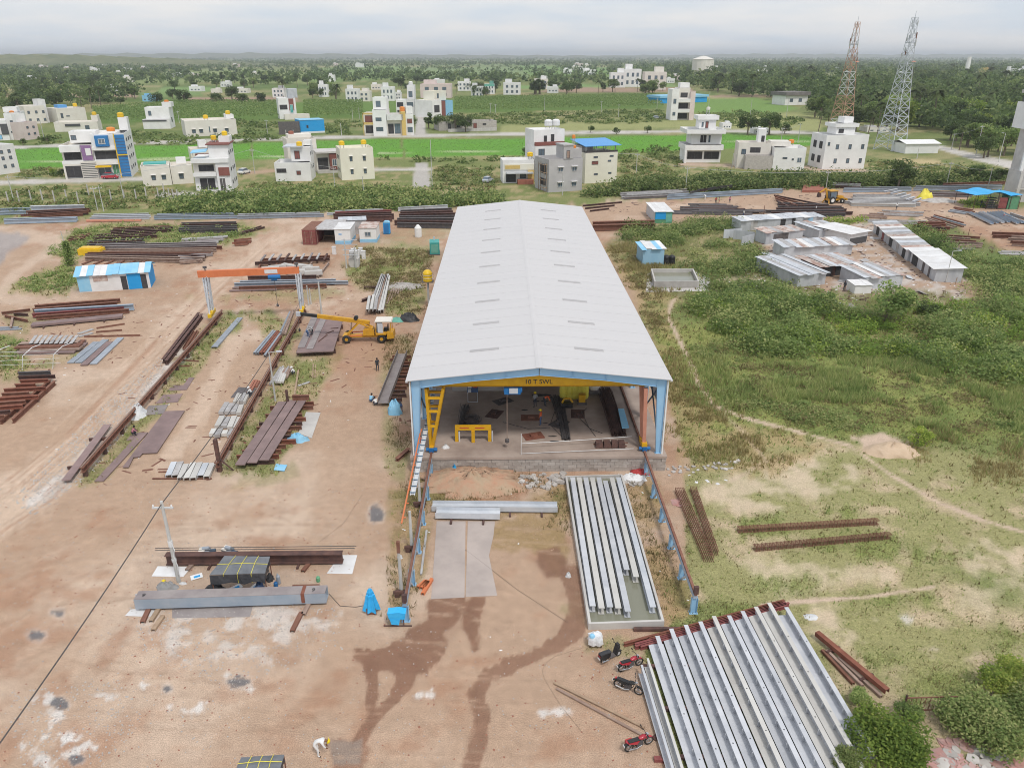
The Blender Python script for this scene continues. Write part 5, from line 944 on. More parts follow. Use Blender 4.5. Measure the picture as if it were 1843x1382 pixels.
for i in range(34):
 y=random.choice([random.uniform(119,132),random.uniform(132,152)]); x=random.uniform(-20,1230)if i<26 else random.uniform(1250,1840); w_=random.uniform(8,16); h=random.uniform(.28,.5)*(y-100)*.55+2; m=random.choice([WW,WW,CR,'pinkish','zinc_white'])
 house('far_house','tiny pale house scattered in the far tree belt',(x,y),(x+w_,y),9,[(0,1,0,1,0,h*.8,m),(.1,.5,.2,.8,h*.8,h,WW)],(),(),'house','tiny pale houses in the far tree belt')
mb=MB(); k_=MPP(138)[1]; p=G(1263,138); r_=19*MPP(138)[0]
wt=empty('water_tower',p,'cream overhead water tank above the trees on the right skyline','water tower')
part('tank',MB().lathe([(r_,10*k_),(r_,28*k_),(r_*1.05,28.2*k_),(r_*.3,33*k_),(.4,34*k_)],n=16),'cream',wt); part('shaft',MB().lathe([(r_*.8,0),(r_*.8,10*k_)],n=16),'cream',wt)
for a,y,h in((1739,132,27),(1810,148,26)):
 k_=MPP(y)[1]; thing('chimney',MB().lathe([(4.2*k_,0),(3*k_,h*k_)],n=12),'white','white tapering chimney '+('left of the ochre house on the right skyline' if a<1800 else 'near the right picture edge on the skyline'),'chimney',G(a,y))
house('warehouse','long dark roofed warehouse between the two lattice masts',(1528,171),(1602,169),22,[(0,1,0,1,0,8,CR,0),(-.02,1.02,-.1,1.1,8.1,14,'roof_dark',0)],cat='warehouse')
house('house','white house with dark tiled roof among trees on the right',(1412,190),(1452,189),16,[(0,1,0,1,0,16,WW,0),(-.05,1.05,-.1,1.1,16.1,22,'roof_dark',0)],grid('F',(.2,.6),(5,),.15,6,0))
# ---- overhead tank with stair shaft at the right edge
wt=empty('water_tower',G(1833,364),'pale overhead water tower with white tank at the right edge','water tower',-.1); m_,k_=MPP(364)
part('base_shaft',MB().box(-10*m_,60*m_,0,6,0,52*k_),'conc_pale',wt)
for a,b_,z0,z1 in((-10,-5,0,50),(14,19,0,50),(-11,60,50.1,53),(-11,60,22,24)):part('pilaster',MB().box(a*m_,b_*m_,-.5-z1*.002,-.01,z0*k_,z1*k_),'conc_pale',wt)
part('recess',MB().box(-3*m_,12*m_,-.12,-.005,26*k_,46*k_),'grey_wall',wt); part('shaft',MB().box(-8*m_,50*m_,1,6,52.01*k_,121*k_),'conc_pale',wt); [part('column',MB().box(a*m_,(a+5)*m_,.4,.99,53.1*k_,121*k_),'white',wt)for a in(-10,8)]
part('tank',MB().box(-14*m_,80*m_,-2,9,121.1*k_,164*k_),'white',wt); part('belt',MB().box(-10*m_,80*m_,-1,8,164.01*k_,178*k_),'trim_dark',wt); part('cap',MB().box(-13*m_,80*m_,-1.5,8.5,178.1*k_,184*k_),'conc_pale',wt)
# --- huts, cabins and the tin camp
def hut(name,label,Lp,Rp,depth,hf,hb,wall,roof,cat='hut',n=6,doors=(),roofs=None,over=.4,gable=0.,group=None,frame_=None):
 """single room hut: front wall ground line Lp-Rp, heights (m) front and back; roof laid as n sheets"""
 A=G(*Lp); B=G(*Rp); u=B-A; W=u.length; o=empty(name,A,label,cat,math.atan2(u.y,u.x),group); t_=.06
 if name=='tin_shack':hf*=.84; hb*=.86; depth*=.86
 fr=MB(); fr.box(0,W,0,t_,0,hf); part('front_wall',fr,wall,o); bw=MB(); bw.box(0,W,depth-t_,depth,0,hb); part('back_wall',bw,wall,o)
 for x in(0,W-t_):
  pts=[(x,t_,0),(x,depth-t_,0),(x,depth-t_,hb)]+([(x,depth/2,max(hf,hb)+gable)]if gable else[])+[(x,t_,hf)]
  part('end_wall',MB().prism(pts,(0,0,0),(t_,0,0)),wall if not frame_ else frame_,o)
 for i in range(n):
  x0=-over+(W+2*over)*i/n; x1=-over+(W+2*over)*(i+1)/n-.01; m=roofs[i%len(roofs)]if roofs else roof; z=random.uniform(0,.12 if roofs else.04); ex=random.uniform(-.4,.4)if roofs and cat=='hut' and wall!='zinc_white' else 0
  sl=(hb-hf)/depth
  if gable:
   top=max(hf,hb)+gable; s1=(top-hf)/(depth/2)
   part('roof_sheet',MB().sheet([(x0,-over,hf-over*s1+.1+z),(x1,-over,hf-over*s1+.1+z),(x1,depth/2,top+.1+z),(x0,depth/2,top+.1+z)],.05),m,o)
   part('roof_sheet',MB().sheet([(x0,depth/2+.01,top+.1+z),(x1,depth/2+.01,top+.1+z),(x1,depth+over,hb-over*s1+.1+z),(x0,depth+over,hb-over*s1+.1+z)],.05),m,o)
  else:part('roof_sheet',MB().sheet([(x0,-over+ex,hf-over*sl+.1+z),(x1,-over+ex,hf-over*sl+.1+z),(x1,depth+over+ex,hb+over*sl+.1+z),(x0,depth+over+ex,hb+over*sl+.1+z)],.05),m,o)
 for d in doors:
  part('door' if d[2]<.2 else 'window',MB().box(d[0]*W,d[1]*W,-.05,-.004,d[2],d[3]),d[4],o)
 return o
bh=hut('blue_hut','long blue and white sheet hut at the left of the yard',(144,527),(272,518),5.2,2.8,2.8,'zinc_white','blue_light',n=12,roofs=['blue_light','zinc_white','blue_light','zinc_white','zinc_white','blue_light','blue_light','blue_light','blue_light','blue_light','zinc_white','blue_light'],gable=.9,doors=[(.0,.17,.15,2.75,'blue_light'),(.6,.68,.0,2.3,'dark_open'),(.69,.88,.01,2.6,'blue_bright'),(.88,.96,.0,2.4,'dark_open'),(.22,.42,1.7,2.6,'rust_sheet')],frame_='blue_bright')
hut('tin_hut','small pale blue tin hut beside the shed roof',(1156,477),(1194,476),4.5,2.9,3.2,'blue_shed','zinc_white',n=5,roofs=['blue_light','zinc_white','zinc_white'],doors=[])
for i in(0,1):thing('water_tank',MB().lathe([(.62,0),(.66,.2),(.66,.7),(.62,.75),(.66,.8),(.66,1.3),(.45,1.55),(.2,1.65)],n=14),'black','black plastic water tank %s the pale blue tin hut'%('touching' if i==0 else 'one step right of'),'water tank',G(1199.5+i*10,476)+Vector((0,.6,0)))
hut('site_cabin','white roofed cabin with blue and green sides near the boundary',(1178,402),(1209,402),12,2.6,2.6,'green_paint','zinc_white',n=5,doors=[(.02,.62,.9,2.5,'blue_bright'),(.63,.98,.3,2.4,'green_wall')],over=.3,frame_='zinc')
TIN=['zinc','sheet_grey','rust_sheet','zinc_white','sheet_grey']
hut('tin_shack','long back row of tin shacks nearest the girders',(1332,417),(1478,408),4.5,2.7,2.9,'zinc','zinc_white',n=12,roofs=['zinc','zinc_white','zinc','zinc'],doors=[(.12,.2,.05,2.2,'sheet_grey'),(.48,.54,.05,2.3,'dark_open'),(.62,.66,.5,2.5,'dark_open'),(.82,.88,.05,2.2,'blue_shed')],over=.3)
hut('tin_shack','rusty roofed tin shack in front of the back row',(1377,440),(1443,434),4.2,2.7,2.9,'zinc','rust_sheet',n=7,roofs=['rust_sheet','rust_sheet','sheet_grey'],doors=[(.2,.6,.8,2.0,'steel_dark')])
hut('tin_shack','grey patched tin shack left of the white roofed one',(1472,433),(1517,429),8.5,2.5,2.7,'zinc','sheet_grey',n=6,roofs=TIN,doors=[(.3,.5,.05,2,'dark_open')])
hut('tin_shack','white roofed shack with dark lower wall in the camp',(1527,442),(1559,436),9.5,2.8,2.9,'zinc_white','zinc_white',n=4,doors=[(.02,.98,.1,1.4,'trim_dark')],over=.6)
hut('tin_shack','wide tin shack in the middle of the camp',(1410,464),(1532,458),5,2.3,2.7,'zinc','zinc',n=12,roofs=['zinc','sheet_grey','zinc','rust_sheet','zinc_white'])
hut('tin_shack','narrow tin shack running toward the scrub, left of camp',(1434,517),(1484,512),14,2.4,2.6,'zinc','zinc',n=7,roofs=['zinc','sheet_grey','zinc','zinc'])
hut('tin_shack','collapsed looking shack with rust red roof sheets',(1476,499),(1540,492),6.5,2.2,2.5,'rust_dark','rust_sheet',n=9,roofs=['rust_sheet','rust_sheet','sheet_grey','zinc'],doors=[(.1,.3,.02,1.9,'dark_open'),(.4,.7,.02,1.8,'dark_open')],over=.8)
hut('tin_shack','grey patched shack behind the big scrub tree',(1556,521),(1622,516),8,2.3,2.6,'zinc','sheet_grey',n=8,roofs=TIN)
hut('tin_shack','tiny white roofed tin box before the scrub tree',(1537,529),(1567,528),3,1.6,1.8,'zinc_white','zinc_white',n=3,over=.15)
def row(label,F,Bk,width,h,wall,roofs,n,doors):
 A=G(*F); B=G(*Bk); d=A-B; Ln=d.length; o=empty('tin_shack',B,label,'hut',math.atan2(d.y,d.x)); t_=.06
 part('front_wall',MB().box(0,Ln,0,t_,0,h),wall,o); part('back_wall',MB().box(0,Ln,width-t_,width,0,h+.3),wall,o)
 for x in(0,Ln-t_):part('end_wall',MB().prism([(x,t_,0),(x,width-t_,0),(x,width-t_,h+.3),(x,t_,h)],(0,0,0),(t_,0,0)),wall,o)
 for i in range(n):
  x0=-.4+(Ln+.8)*i/n; x1=-.4+(Ln+.8)*(i+1)/n-.012; z=random.uniform(0,.1); ex=random.uniform(-.35,.2)if len(roofs)>1 else 0
  part('roof_sheet',MB().sheet([(x0,-.7+ex,h+.02+z),(x1,-.7+ex,h+.02+z),(x1,width+.4,h+.42+z),(x0,width+.4,h+.42+z)],.05),roofs[i%len(roofs)],o)
 for a,b_,m in doors:part('door',MB().box(a*Ln,b_*Ln,-.05,-.004,.02,h*.82),m,o)
 return o
row('old patched tin row along the right of the camp',(1632,470),(1571,417),4.1,2.15,'zinc',TIN,14,[(.1,.18,'dark_open'),(.28,.34,'maroon'),(.5,.58,'dark_open'),(.7,.76,'sheet_grey'),(.86,.93,'dark_open')])
row('newer white roofed tin row at the camp right end',(1681,507),(1637,471),4.3,2.25,'zinc',['zinc_white'],7,[(.08,.3,'dark_open'),(.5,.58,'steel_dark'),(.74,.8,'steel_dark')])
for i,(x,y,a)in enumerate(((1318,428,.3),(1338,432,-.4),(1345,440,.7))):thing('tin_screen',MB().box(-2.2,2.2,-.04,.04,0,1.9).box(-2.2,-2.1,.041,.1,0,2.0),'zinc','leaning tin screen %s at the left end of the camp'%['first','second','third'][i],'screen',G(x,y),a)
# ---- water cistern
cq=[G(*p)for p in((1178,519),(1256,518),(1246,496),(1172,496))]; co=sum(cq,Vector())/4; ci=empty('cistern',co,'open concrete water cistern in the grass by the shed','cistern'); q=[p-co for p in cq]
for i in range(4):
 a,b_=q[i],q[(i+1)%4]; u=(b_-a).normalized(); e=u*(.12 if i%2 else-.122); a2,b2=a-e,b_+e
 part('cistern_wall',MB().bar((a2.x,a2.y,.6),(b2.x,b2.y,.6),.24+i*.002,1.2+.004*i),'conc' if i==0 else 'conc_pale',ci)
part('water',MB().sheet([(p.x*.97,p.y*.97,.55)for p in q],.02),'green_water',ci)
plate('pale concrete apron around the cistern',[(1162,526),(1280,524),(1276,500),(1250,488),(1166,490)],.02,'conc_pale',.015,'concrete_pad','pad')
# ---- cabins behind the yard
ct=empty('shipping_container',G(545.5,441),'rust red shipping container at the left of the cabins','container',0); cm=MPP(441)[0]
part('body',MB().box(0,24*cm,.05,9,0,3.05),'maroon',ct); part('roof_panel',MB().box(-.03,24*cm+.03,.02,9.03,3.051,3.12),'rust',ct)
for i in range(2):
 dr=part('door',MB().box(.1+i*12*cm,11.6*cm+i*12*cm,-.02,.045,.15,2.9),'maroon',ct)
 for j in range(2):part('lock_rod',MB().box((.9+j*1.1)+i*12*cm-.3,(.96+j*1.1)+i*12*cm-.3,-.06,-.021,.2,2.8),'rust_pale',dr)
 for j in range(5):part('door_rib',MB().box(.15+i*12*cm,11.5*cm+i*12*cm,-.05,-.022,.4+j*.5,.55+j*.5),'rust',dr)
lt=empty('lean_to',G(569,439),'open lean-to with grey green roof between container and cabin','shelter',0)
part('roof',MB().prism([(-.3,-.2,2.95),(4.6,-.2,2.95),(5.3,7.6,3.5),(.6,7.6,3.5)],(0,0,0),(0,0,.08)),'green_wall' if 0 else 'sheet_grey',lt)
for x in(.1,4.2):part('post',MB().box(x,x+.12,.2,.32,0,2.94),'rust',lt)
part('back_wall',MB().box(.3,4.9,6.2,6.3,0,3.3),'steel_dark',lt); part('workbench',MB().box(.6,3.4,3.5,4.5,.75,.85).box(.7,.8,3.6,4.4,0,.75).box(3.2,3.3,3.6,4.4,0,.75),'wood',lt)
def cabin(label,Lp,Rp,dp,h,roofm,win):
 A=G(*Lp); W=(G(*Rp)-A).length; o=empty('site_cabin',A,label,'cabin',.02)
 part('wall',MB().box(0,W,0,dp,.35,h),'white',o); part('skirt',MB().box(-.02,W+.02,-.02,dp+.02,.0,.345),'frame_blue',o); part('blue_band',MB().box(-.012,W+.012,-.012,dp,.36,.75),'blue_light',o)
 part('roof',MB().prism([(-.15,-.15,h+.02),(W+.15,-.15,h+.02),(W+.15,dp+.15,h+.25),(-.15,dp+.15,h+.25)],(0,0,0),(0,0,.08)),roofm,o)
 if win:window(o,Vector((W*.32,0,1.3)),Vector((1,0,0)),Vector((0,-1,0)),1.3,1.0,'glass','pole_grey')
 else:part('nameplate',MB().box(W*.25,W*.45,-.03,-.002,2.0,2.2),'blue_bright',o)
 return o
cabin('white site cabin with small blue plate beside the lean-to',(604,440),(632,439),6,3.1,'zinc_white',0); cabin('white site cabin with rusty roof and window',(648,437),(678,435),5,3.0,'rust_sheet',1)
hut('site_cabin','long grey container cabin behind the two white cabins',(612,423),(660,421),4,3.0,3.0,'sheet_grey','zinc',n=6,over=.2,cat='cabin')
tl=empty('portable_toilet',G(690.5,422),'bright blue portable toilet right of the cabins','toilet'); w_=1.35
part('booth',MB().box(0,w_,0,1.35,.1,2.5),'blue_bright',tl); part('roof',MB().prism([(-.05,-.05,2.51),(w_+.05,-.05,2.51),(w_*.8,-.05,2.8),(w_*.2,-.05,2.8)],(0,0,0),(0,1.45,0)),'blue_light',tl); part('door',MB().box(.15,w_-.15,-.04,-.003,.2,2.3),'blue_wall',tl); part('base',MB().box(-.05,w_+.05,-.05,1.4,0,.098),'trim_dark',tl)
thing('water_tank',MB().lathe([(.7,0),(.75,.2),(.75,1.6),(.7,1.65),(.75,1.7),(.75,2.0),(.4,2.5),(.2,2.7)],n=16),'white','tall white water tank near the rear left of the shed','water tank',G(753,427))
gs=empty('generator',G(774,460),'teal green generator box beside the shed roof edge','generator',.1)
part('housing',MB().box(0,1.9,0,3.2,.25,2.5),'teal',gs); part('skid',MB().box(-.1,2.0,-.1,3.3,0,.245),'steel_dark',gs); part('exhaust',MB().tube([(.9,2.4,2.5),(.9,2.4,3.2)],.14,8),'steel_pale',gs); part('door',MB().box(.25,1.65,-.04,-.003,.5,2.2),'green_wall',gs)
# ---- blue tarpaulin canopy, far right
cn=empty('canopy_stall',G(1760,376),'workshop stall under a bright blue tarpaulin at far right','shelter',0); m_=MPP(376)[0]
tp_=MB(); n=8
for i in range(n+1):
 for j in range(4):tp_.v.append(((-14+84*i/n)*m_,-1+j*3.2,3.6+.5*math.sin(i*.9)*.4+(.9 if 2<i<6 else 0)*(1-abs(i-4)/3)-.12*j))
for i in range(n):
 for j in range(3):a=i*4+j; tp_.f.append([a,a+4,a+5,a+1]); tp_.mi.append(0)
cv=part('tarpaulin',tp_,'tarp_blue',cn); sm=cv.modifiers.new('thick','SOLIDIFY'); sm.thickness=.05
for x in(-12,10,30,52,68):
 for y in(-.8,8):part('post',MB().box(x*m_,x*m_+.1,y,y+.1,0,3.5),'rust_dark',cn)
part('maroon_panel',MB().box(33*m_,47*m_,-.6,-.5,.2,2.9).box(34*m_,46*m_,-.64,-.61,1.9,2.2),'maroon',cn); part('green_cabinet',MB().box(49*m_,68*m_,-.6,2.5,0,3.2),'green_paint',cn)
b_=MB()
for j in range(5):b_.box(15*m_,32*m_,-.3,2,.2+j*.6,.25+j*.6); b_.bar((15*m_+j*1.2,-.3,0),(15*m_+j*1.2,-.3,2.8),.06)
part('rack',b_,'steel_dark',cn)
# --- vegetation
def leaf_mat(name,c0,c1,c2,c3):
 m=bpy.data.materials.new(name); m.use_nodes=True; t=m.node_tree; b=t.nodes['Principled BSDF']; b.inputs['Roughness'].default_value=.7; b.inputs['Specular IOR Level'].default_value=.25
 a=t.nodes.new('ShaderNodeAttribute'); a.attribute_name='tint'; oi=t.nodes.new('ShaderNodeObjectInfo'); r=t.nodes.new('ShaderNodeValToRGB'); e=r.color_ramp.elements
 e[0].position=0; e[0].color=(*c0,1); e[1].position=1; e[1].color=(*c3,1)
 for p,c in((.4,c1),(.72,c2)):n=e.new(p); n.color=(*c,1)
 k=t.links.new; k(a.outputs['Fac'],r.inputs[0]); hs=t.nodes.new('ShaderNodeHueSaturation'); mr=t.nodes.new('ShaderNodeMapRange'); mr.inputs[3].default_value=.75; mr.inputs[4].default_value=1.3
 k(oi.outputs['Random'],mr.inputs[0]); k(mr.outputs[0],hs.inputs['Value']); k(r.outputs[0],hs.inputs['Color']); k(hs.outputs[0],b.inputs['Base Color'])
 tr=t.nodes.new('ShaderNodeBsdfTranslucent'); k(hs.outputs[0],tr.inputs[0]); ms=t.nodes.new('ShaderNodeMixShader'); ms.inputs[0].default_value=.42
 k(b.outputs[0],ms.inputs[1]); k(tr.outputs[0],ms.inputs[2]); k(ms.outputs[0],t.nodes['Material Output'].inputs[0]); MATS[name]=m
leaf_mat('leaf_scrub',(.09,.145,.042),(.185,.26,.08),(.28,.345,.115),(.42,.43,.18))
leaf_mat('leaf_tree',(.055,.085,.03),(.09,.135,.044),(.13,.18,.062),(.21,.245,.10))
leaf_mat('leaf_dry',(.16,.13,.055),(.26,.21,.095),(.36,.30,.15),(.20,.22,.07))
leaf_mat('leaf_cane',(.10,.15,.045),(.155,.225,.07),(.20,.265,.09),(.28,.31,.13))
leaf_mat('leaf_lime',(.13,.21,.04),(.23,.32,.06),(.33,.40,.08),(.46,.46,.12))
leaf_mat('leaf_palm',(.05,.075,.025),(.08,.11,.035),(.12,.15,.05),(.18,.19,.08))
def quads(c,size,up=.5,aspect=.75,blade=False):
 """leaf-sized quads at c; returns vertices, faces"""
 n=len(c); nrm=rng.normal(size=(n,3)); nrm[:,2]=np.abs(nrm[:,2])*(1+up)+up*.3
 if blade:nrm[:,2]*=.25
 nrm/=np.linalg.norm(nrm,axis=1)[:,None]; a=rng.normal(size=(n,3))
 if blade:a=np.stack([a[:,0]*.25,a[:,1]*.25,np.ones(n)],1)
 u=a-(a*nrm).sum(1)[:,None]*nrm; u/=np.linalg.norm(u,axis=1)[:,None]+1e-9; v=np.cross(nrm,u); s=np.asarray(size).reshape(-1,1)*np.ones((n,1))
 u=u*s*.5; v=v*s*.5*aspect
 V=np.stack([c-u,c+v*.9-u*.1,c+u,c-v*.9+u*.1],1).reshape(-1,3); return V,np.arange(4*n).reshape(n,4)
def leaf_obj(name,c,size,tint,m,up=.5,aspect=.75,parent=None,kind=None,blade=False):
 V,F=quads(c,size,up,aspect,blade); me=npmesh(name,V,F,m,{'tint':('FLOAT',np.clip(np.repeat(tint,4),0,1))}); o=link(name,me,parent)
 if kind:o['kind']=kind
 return o
def dome(n,flat=.8):
 d=rng.normal(size=(n,3)); d[:,2]=np.abs(d[:,2])-.12; d/=np.linalg.norm(d,axis=1)[:,None]; r=1-rng.random(n)**2.2*.45; d=d*r[:,None]; d[:,2]*=flat; return d
PATH=[(1236,518),(1208,545),(1204,575),(1222,612),(1240,645),(1258,690),(1285,728),(1340,752),(1430,775),(1530,802),(1600,852)]
def in_poly(polys,n,excl=()):
 """n points spread evenly over the ground of photo polygons"""
 out=[]
 for pl in polys:
  w_=np.array([G(*p)[:2]for p in pl]); x0,y0=w_.min(0); x1,y1=w_.max(0); a=0
  for i in range(len(w_)):a+=w_[i-1][0]*w_[i][1]-w_[i][0]*w_[i-1][1]
  out.append((w_,abs(a)/2,(x0,x1,y0,y1)))
 tot=sum(o[1]for o in out); res=[]
 for w_,a,(x0,x1,y0,y1)in out:
  need=int(n*a/tot); got=[]
  for _ in range(30):
   p=np.stack([rng.uniform(x0,x1,need*2+8),rng.uniform(y0,y1,need*2+8)],1); p=p[poly_sd(p,[tuple(q)for q in w_])>0]; got.append(p)
   if sum(len(g)for g in got)>=need:break
  res.append(np.concatenate(got)[:need])
 P=np.concatenate(res)if res else np.zeros((0,2))
 PT=np.array([G(*q)[:2]for q in PATH]); dm=np.min([seg_d(P,a,b)[0]for a,b in zip(PT,PT[1:])],0)if len(P)else np.zeros(0); P=P[dm>1.3]
 for e in excl:P=P[poly_sd(P,[tuple(G(*q)[:2])for q in e])<.6]
 return P
def thin(P,s,q):return P[fnoise(P[:,0],P[:,1],s,55)>q]
def bush_mass(name,P,rmin,rmax,hmin,hmax,nleaf,leaf,m,tvar=.25,tbase=.42):
 C_,T_,S_=[],[],[]
 for p in P:
  r=rng.uniform(rmin,rmax); h=rng.uniform(hmin,hmax)*(r/rmax)**.5; n=int(nleaf*(r/rmax)**1.5)+8; d=dome(n,1.); lump=1+.25*np.sin(d[:,0]*5+p[0])*np.cos(d[:,1]*4+p[1])
  C_.append(np.stack([p[0]+d[:,0]*r*lump,p[1]+d[:,1]*r*lump,np.maximum(d[:,2]*h*lump,.05)],1)); b_=tbase+rng.normal()*tvar*.8; T_.append(b_+rng.normal(size=n)*tvar*.55); S_.append(np.full(n,leaf)*rng.uniform(.6,1.35,n))
 return leaf_obj(name,np.concatenate(C_),np.concatenate(S_),np.concatenate(T_),m,1.1,.7,None,'stuff')
CAMP=[(1240,505),(1300,500),(1395,470),(1340,420),(1480,405),(1570,405),(1740,495),(1770,545),(1640,548),(1570,535),(1480,540),(1300,532)]
SC1=[[(1240,545),(1265,535),(1350,530),(1470,545),(1560,575),(1650,550),(1760,545),(1843,545),(1900,700),(1760,690),(1640,650),(1480,640),(1380,640),(1290,600)]]
P=thin(in_poly(SC1,560),7,.42); bush_mass('undergrowth',P,.9,3.1,1.0,3.4,380,.34,'leaf_scrub',.32,.5); P=thin(in_poly(SC1,420),5,.46); bush_mass('undergrowth',P,.7,2.0,.8,2.2,200,.3,'leaf_lime',.3,.2)
SC2=[[(1235,478),(1290,430),(1330,445),(1395,475),(1430,520),(1400,540),(1300,528),(1250,505)],[(1190,400),(1225,395),(1330,398),(1330,412),(1240,425),(1200,450),(1150,440),(1110,425),(1120,415)],[(1645,410),(1700,430),(1760,470),(1843,475),(1843,545),(1760,535),(1735,500),(1690,465)]]
P=thin(in_poly(SC2,460),6,.40); bush_mass('undergrowth',P,.9,2.8,.9,2.8,260,.36,'leaf_scrub',.34,.5)
SC3=[[(1600,660),(1700,640),(1843,660),(1843,800),(1720,790),(1600,740)],[(1210,640),(1290,610),(1420,650),(1560,680),(1640,760),(1500,780),(1350,740),(1260,740)]]
P=thin(in_poly(SC3,620),6,.5); bush_mass('weeds',P,.4,1.5,.25,.9,90,.24,'leaf_scrub',.3,.68); P=in_poly(SC3,190); bush_mass('dry_weeds',P,.5,1.3,.3,.8,80,.22,'leaf_dry',.3,.5)
P=in_poly([[(1640,590),(1740,590),(1760,640),(1660,640)],[(1090,450),(1150,440),(1200,500),(1160,540)],[(1130,500),(1180,520),(1200,600),(1190,640)],[(640,445),(780,460),(760,560),(700,560),(640,510)]],240); bush_mass('dry_weeds',P,.5,1.3,.3,.9,80,.24,'leaf_dry',.3,.4)
HD=[[(290,384),(330,362),(430,352),(520,350),(640,345),(760,350),(840,356),(905,352),(900,372),(830,374),(700,378),(600,380),(480,388),(380,390)]]
P=in_poly(HD,640); bush_mass('hedge',P,1.6,3.6,1.6,3.8,95,.75,'leaf_scrub',.36,.5)
HD2=[[(1050,350),(1120,335),(1250,325),(1400,318),(1600,322),(1800,318),(1800,334),(1500,338),(1300,345),(1120,352),(1060,356)]]
P=in_poly(HD2,720); bush_mass('hedge',P,1.6,3.6,1.6,4.0,95,.75,'leaf_scrub',.36,.42)
BA=[[(-60,345),(250,335),(340,345),(340,375),(-60,385)],[(440,330),(740,335),(740,345),(450,350)],[(780,300),(900,300),(905,345),(780,345)],[(1115,285),(1225,280),(1225,330),(1120,330)],[(1560,290),(1780,300),(1780,330),(1600,325)],[(40,305),(115,302),(115,318),(40,322)]]
P=in_poly(BA,620); bush_mass('rough_growth',P,.8,2.4,.5,1.8,45,.7,'leaf_scrub',.3,.6); P=in_poly(BA,200); bush_mass('dry_growth',P,.8,2.0,.4,1.2,45,.55,'leaf_dry',.3,.5)
BB=[[(430,215),(500,222),(500,252),(430,258),(320,262),(260,262),(180,240),(260,236),(340,250)],[(590,220),(650,218),(650,240),(590,246)],[(830,206),(1190,200),(1200,222),(900,226)],[(1255,205),(1360,200),(1460,220),(1380,232),(1300,226)],[(100,240),(115,262),(60,262),(60,256)],[(680,286),(960,283),(950,292),(690,297)],[(1110,270),(1230,262),(1230,280),(1110,285)]]
P=in_poly(BB,760); bush_mass('rough_growth',P,1.2,3.4,.8,2.6,30,1.3,'leaf_scrub',.25,.45)
YD=[[(80,455),(130,418),(200,405),(430,408),(470,412),(400,436),(200,446),(120,465)],[(15,520),(80,488),(130,475),(145,515),(110,530)],[(-40,595),(35,612),(50,660),(-40,685)]]
P=in_poly(YD,330); bush_mass('yard_weeds',P,.5,1.6,.4,1.2,60,.38,'leaf_scrub',.25,.6)
P=in_poly([[(1730,362),(1785,352),(1790,372),(1750,378)],[(1490,395),(1560,395),(1560,402),(1490,402)]],60); bush_mass('yard_weeds',P,.8,1.8,.6,1.3,60,.45,'leaf_lime',.2,.4)
CANE=[[(165,198),(320,186),(620,186),(830,179),(1180,174),(1195,195),(830,204),(640,213),(400,217),(180,224)]]
P=in_poly(CANE,52000,[[(652,182),(748,182),(748,214),(652,216)],[(500,182),(548,182),(548,220),(500,222)],[(745,176),(770,176),(772,210),(744,210)],[(777,176),(820,176),(820,214),(777,214)]])
z=1.6+1.5*rng.random(len(P))**.6; leaf_obj('sugarcane',np.column_stack([P,z]),1.3*rng.uniform(.7,1.3,len(P)),.5+.2*rng.normal(size=len(P))+.35*(fnoise(P[:,0],P[:,1],30,4)-.5),'leaf_cane',.2,.5,None,'stuff')
P=in_poly([PADDY_POLY],20000); leaf_obj('paddy',np.column_stack([P,.12+.12*rng.random(len(P))]),.4*rng.uniform(.7,1.3,len(P)),.45+.2*rng.normal(size=len(P)),'leaf_cane',1.5,.4,None,'stuff')
def tall_grass(name,polys,n,h0,h1,m,tb):
 P=in_poly(polys,n); P=P+rng.normal(size=P.shape)*(1.6 if h1>.6 else.3); P=thin(P,5,.5); n=len(P); q=4; B=np.repeat(np.column_stack([P,np.zeros(n)]),q,0); B[:,:2]+=rng.normal(size=(n*q,2))*.14; hh=rng.uniform(h0,h1,n*q); ln=rng.normal(size=(n*q,2))*.3*hh[:,None]; wd=rng.normal(size=(n*q,2)); wd*=(hh*.09/(np.linalg.norm(wd,axis=1)+1e-6))[:,None]; z0=np.zeros(n*q)
 V=np.stack([B+np.column_stack([wd,z0]),B-np.column_stack([wd,z0]),B+np.column_stack([ln,hh])],1).reshape(-1,3); t=np.repeat(tb+.2*rng.normal(size=n)+.8*(fnoise(P[:,0],P[:,1],5,61)-.5),q*3)
 o=link(name,npmesh(name,V,np.arange(len(V)).reshape(-1,3),m,{'tint':('FLOAT',np.clip(t,0,1))})); o['kind']='stuff'
tall_grass('tall_grass',SC3+[[(1480,640),(1650,650),(1843,690),(1843,800),(1560,790),(1400,700)]],15000,.3,.9,'leaf_scrub',.75); tall_grass('tall_grass',[[(1190,600),(1260,700),(1340,770),(1500,800),(1330,840),(1230,830),(1200,700)],[(1100,440),(1180,440),(1200,600),(1160,560)],[(1600,760),(1843,790),(1843,860),(1700,850)]],9000,.25,.7,'leaf_dry',.6); tall_grass('tall_grass',[[(700,880),(770,860),(762,1040),(735,1110),(700,1120)],[(780,850),(930,850),(1020,870),(1030,960),(960,940),(900,905),(790,900)],[(1120,870),(1165,860),(1240,1080),(1200,1110)],[(640,445),(780,450),(760,570),(700,560),(640,510)],[(690,610),(745,600),(735,820),(700,800)]],8000,.12,.45,'leaf_dry',.55)
N=120000; px=rng.uniform(-40,1880,N); py=385+(1395-385)*rng.random(N)**.8; iy=np.clip(np.searchsorted(-ys,-py),0,ny-1); ix=np.clip(np.searchsorted(xs,px),0,nx-1); vg=VEGGRID[iy,ix]
